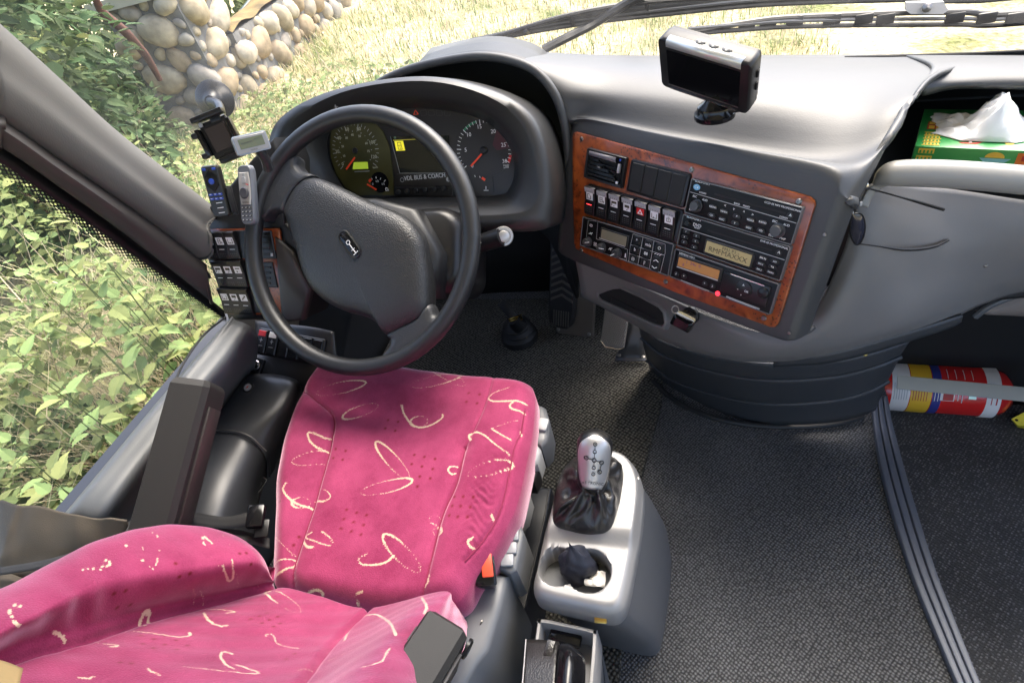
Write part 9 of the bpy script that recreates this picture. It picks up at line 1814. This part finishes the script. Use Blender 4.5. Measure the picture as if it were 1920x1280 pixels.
# tall nettle plants one can tell apart in front of the bank: stem and single leaves
protoV, protoF = leaves(np.zeros((1, 3)), np.ones(1), np.array([[1., 0, 0]]), np.array([[0, 0, 1.]]), np.random.RandomState(1))
def nettle_leaf_mesh(name, m, tone):
    me = bpy.data.meshes.new(name); me.from_pydata([tuple(p) for p in protoV], [], protoF); me.materials.append(m)
    a = me.color_attributes.new('tone', 'FLOAT_COLOR', 'POINT'); c = np.ones((len(protoV), 4)); c[:, 0] = tone[0]; c[:, 1] = tone[1]
    a.data.foreach_set('color', c.ravel()); return me
LM = [nettle_leaf_mesh('nettle_leaf', LEAFA, (rng.uniform(.35, 1), rng.uniform(0, 1))) for _ in range(6)]
STEMM = mat('nettle_stem', (.08, .11, .035), .6)
def nettle(label, p, n, seed, s):
    r = random.Random(seed)
    x, y, ztop = p; z0 = ground_h(x, y) - .03; h = max(.25, ztop - z0)
    o = thing('nettle_plant', label, 'nettle', (x, y, z0), group='nettles beside the window')
    lx, ly = r.uniform(-.10, .10), r.uniform(-.10, .10)
    def at(t): return Vector((lx * t * t, ly * t * t, h * t))
    part('stem', tube([tuple(at(t)) for t in (0, .25, .5, .75, 1)], [.003, .0028, .0025, .002, .001], 6, 2), STEMM, o)
    for k in range(n):
        t = 1 - .62 * (k // 2) / max(1, n // 2 - 1) if n > 2 else .9
        a = (k % 2) * math.pi + (k // 2) * 1.57 + r.uniform(-.35, .35)
        sz = s * (.45 + .55 * min(1, (k // 2 + 1) / 3.0)) * r.uniform(.85, 1.15)
        el = r.uniform(-.35, .25) if k > 3 else r.uniform(.1, .6)
        d = Vector((math.cos(a) * math.cos(el), math.sin(a) * math.cos(el), math.sin(el))); u = Vector((0, 0, 1)); u = (u - d * u.dot(d)).normalized(); sd_ = u.cross(d)
        lf = bpy.data.objects.new('leaf', LM[r.randrange(6)]); C.objects.link(lf); lf.parent = o
        lf.matrix_local = axes(at(t) + d * .012, d, sd_, u) @ Matrix.Scale(sz, 4)
spots = [((-1.62,0.9597,0.8295), 'at the far left below the dotted window edge'), ((-1.6,0.9634,0.7146), 'left of the middle below the dotted window band'), ((-1.66,1.1072,0.6226), 'close under the dotted window band'), ((-1.55,0.8905,0.6093), 'in the upper middle of the side window'),
         ((-1.58,0.8046,0.6775), 'at the left edge in the upper half of the side window'), ((-1.6,0.9862,0.4554), 'right of the middle in the side window'), ((-1.62,1.0348,0.3255), 'near the dry straw at the right of the side window'), ((-1.5,0.7877,0.4721), 'in the centre of the side window'),
         ((-1.5,0.6749,0.5637), 'at the left in the middle of the side window'), ((-1.52,0.6698,0.6557), 'cut by the left picture edge half way down'), ((-1.5,0.8134,0.3184), 'beside the window cable'), ((-1.46,0.5997,0.4347), 'in the lower half of the side window'),
         ((-1.46,0.4909,0.4901), 'at the lower left of the side window'), ((-1.46,0.6496,0.3079), 'above the sill in the lower part of the window'), ((-1.42,0.458,0.3956), 'lowest in the side window above the olive cloth'), ((-1.42,0.3784,0.4523), 'at the left edge just above the olive cloth')]
for k, (p, w_) in enumerate(spots):
    nettle('leafy green nettle ' + w_, p, 18, 40 + k, .066 + .02 * rng.random())

# dry stalks on the bank and grass tufts ahead
def blades(n, x0, x1, y0, y1, h0, h1, w_, m, name, seed, lean=.5):
    r = np.random.RandomState(seed)
    x = r.uniform(x0, x1, n); y = r.uniform(y0, y1, n); z = gh(x, y) - .02
    h = r.uniform(h0, h1, n); a = r.uniform(0, 2 * np.pi, n); ln_ = r.uniform(.1, lean, n) * h
    dx, dy = np.cos(a) * ln_, np.sin(a) * ln_; dx = np.where(y < 2.0, np.minimum(dx, -1.16 - x), dx); sx, sy = -np.sin(a) * w_, np.cos(a) * w_
    V = np.stack([np.column_stack([x - sx, y - sy, z]), np.column_stack([x + sx, y + sy, z]), np.column_stack([x + dx * .35 + sx * .8, y + dy * .35 + sy * .8, z + h * .6]), np.column_stack([x + dx * .35 - sx * .8, y + dy * .35 - sy * .8, z + h * .6]), np.column_stack([x + dx, y + dy, z + h])], 1)
    f = []
    for i in range(n): f += [(5 * i, 5 * i + 1, 5 * i + 2, 5 * i + 3), (5 * i + 3, 5 * i + 2, 5 * i + 4)]
    o = part(name, (V.reshape(-1, 3), f), m, None, smooth=False, kind='stuff')
    t_ = o.data.color_attributes.new('tone', 'FLOAT_COLOR', 'POINT'); c = np.ones((5 * n, 4)); c[:, 0] = np.repeat(r.beta(2, 2, n), 5); c[:, 1] = np.repeat(r.uniform(0, 1, n), 5)
    t_.data.foreach_set('color', c.ravel())
blades(1300, -2.3, -1.32, .70, 1.7, .4, 1.15, .0030, STRAW, 'dry_stalks', 31, 1.0)
blades(700, -2.6, -1.32, -.4, .9, .3, 1.0, .0025, STRAW, 'dry_stalks', 32, 1.2)
blades(14000, -4.6, 1.2, 2.0, 11.0, .05, .17, .006, STRAW, 'dry_grass', 33, 1.2)
blades(9000, -4.6, 1.2, 2.0, 11.0, .05, .16, .006, LEAFA, 'grass', 34, 1.0)
V, f, t = canopy(2500, -4.2, -2.2, 2.6, 5.2, .04, .22, .03, .07, 23, 5, 6)
leaf_obj('weeds', V, f, LEAFA, None, t, 'stuff')
for nm in ('undergrowth', 'ground_cover', 'dry_stalks', 'dry_stalks.001', 'dry_grass', 'grass', 'weeds'):
    bpy.data.objects[nm]['label'] = {'undergrowth': 'dense green undergrowth covering the bank', 'ground_cover': 'low leafy ground cover below the window', 'dry_grass': 'dry yellow grass ahead of the bus', 'grass': 'short green grass blades among the dry grass', 'weeds': 'small leafy weeds at the foot of the wall'}.get(nm, 'dry straw stalks on the bank')
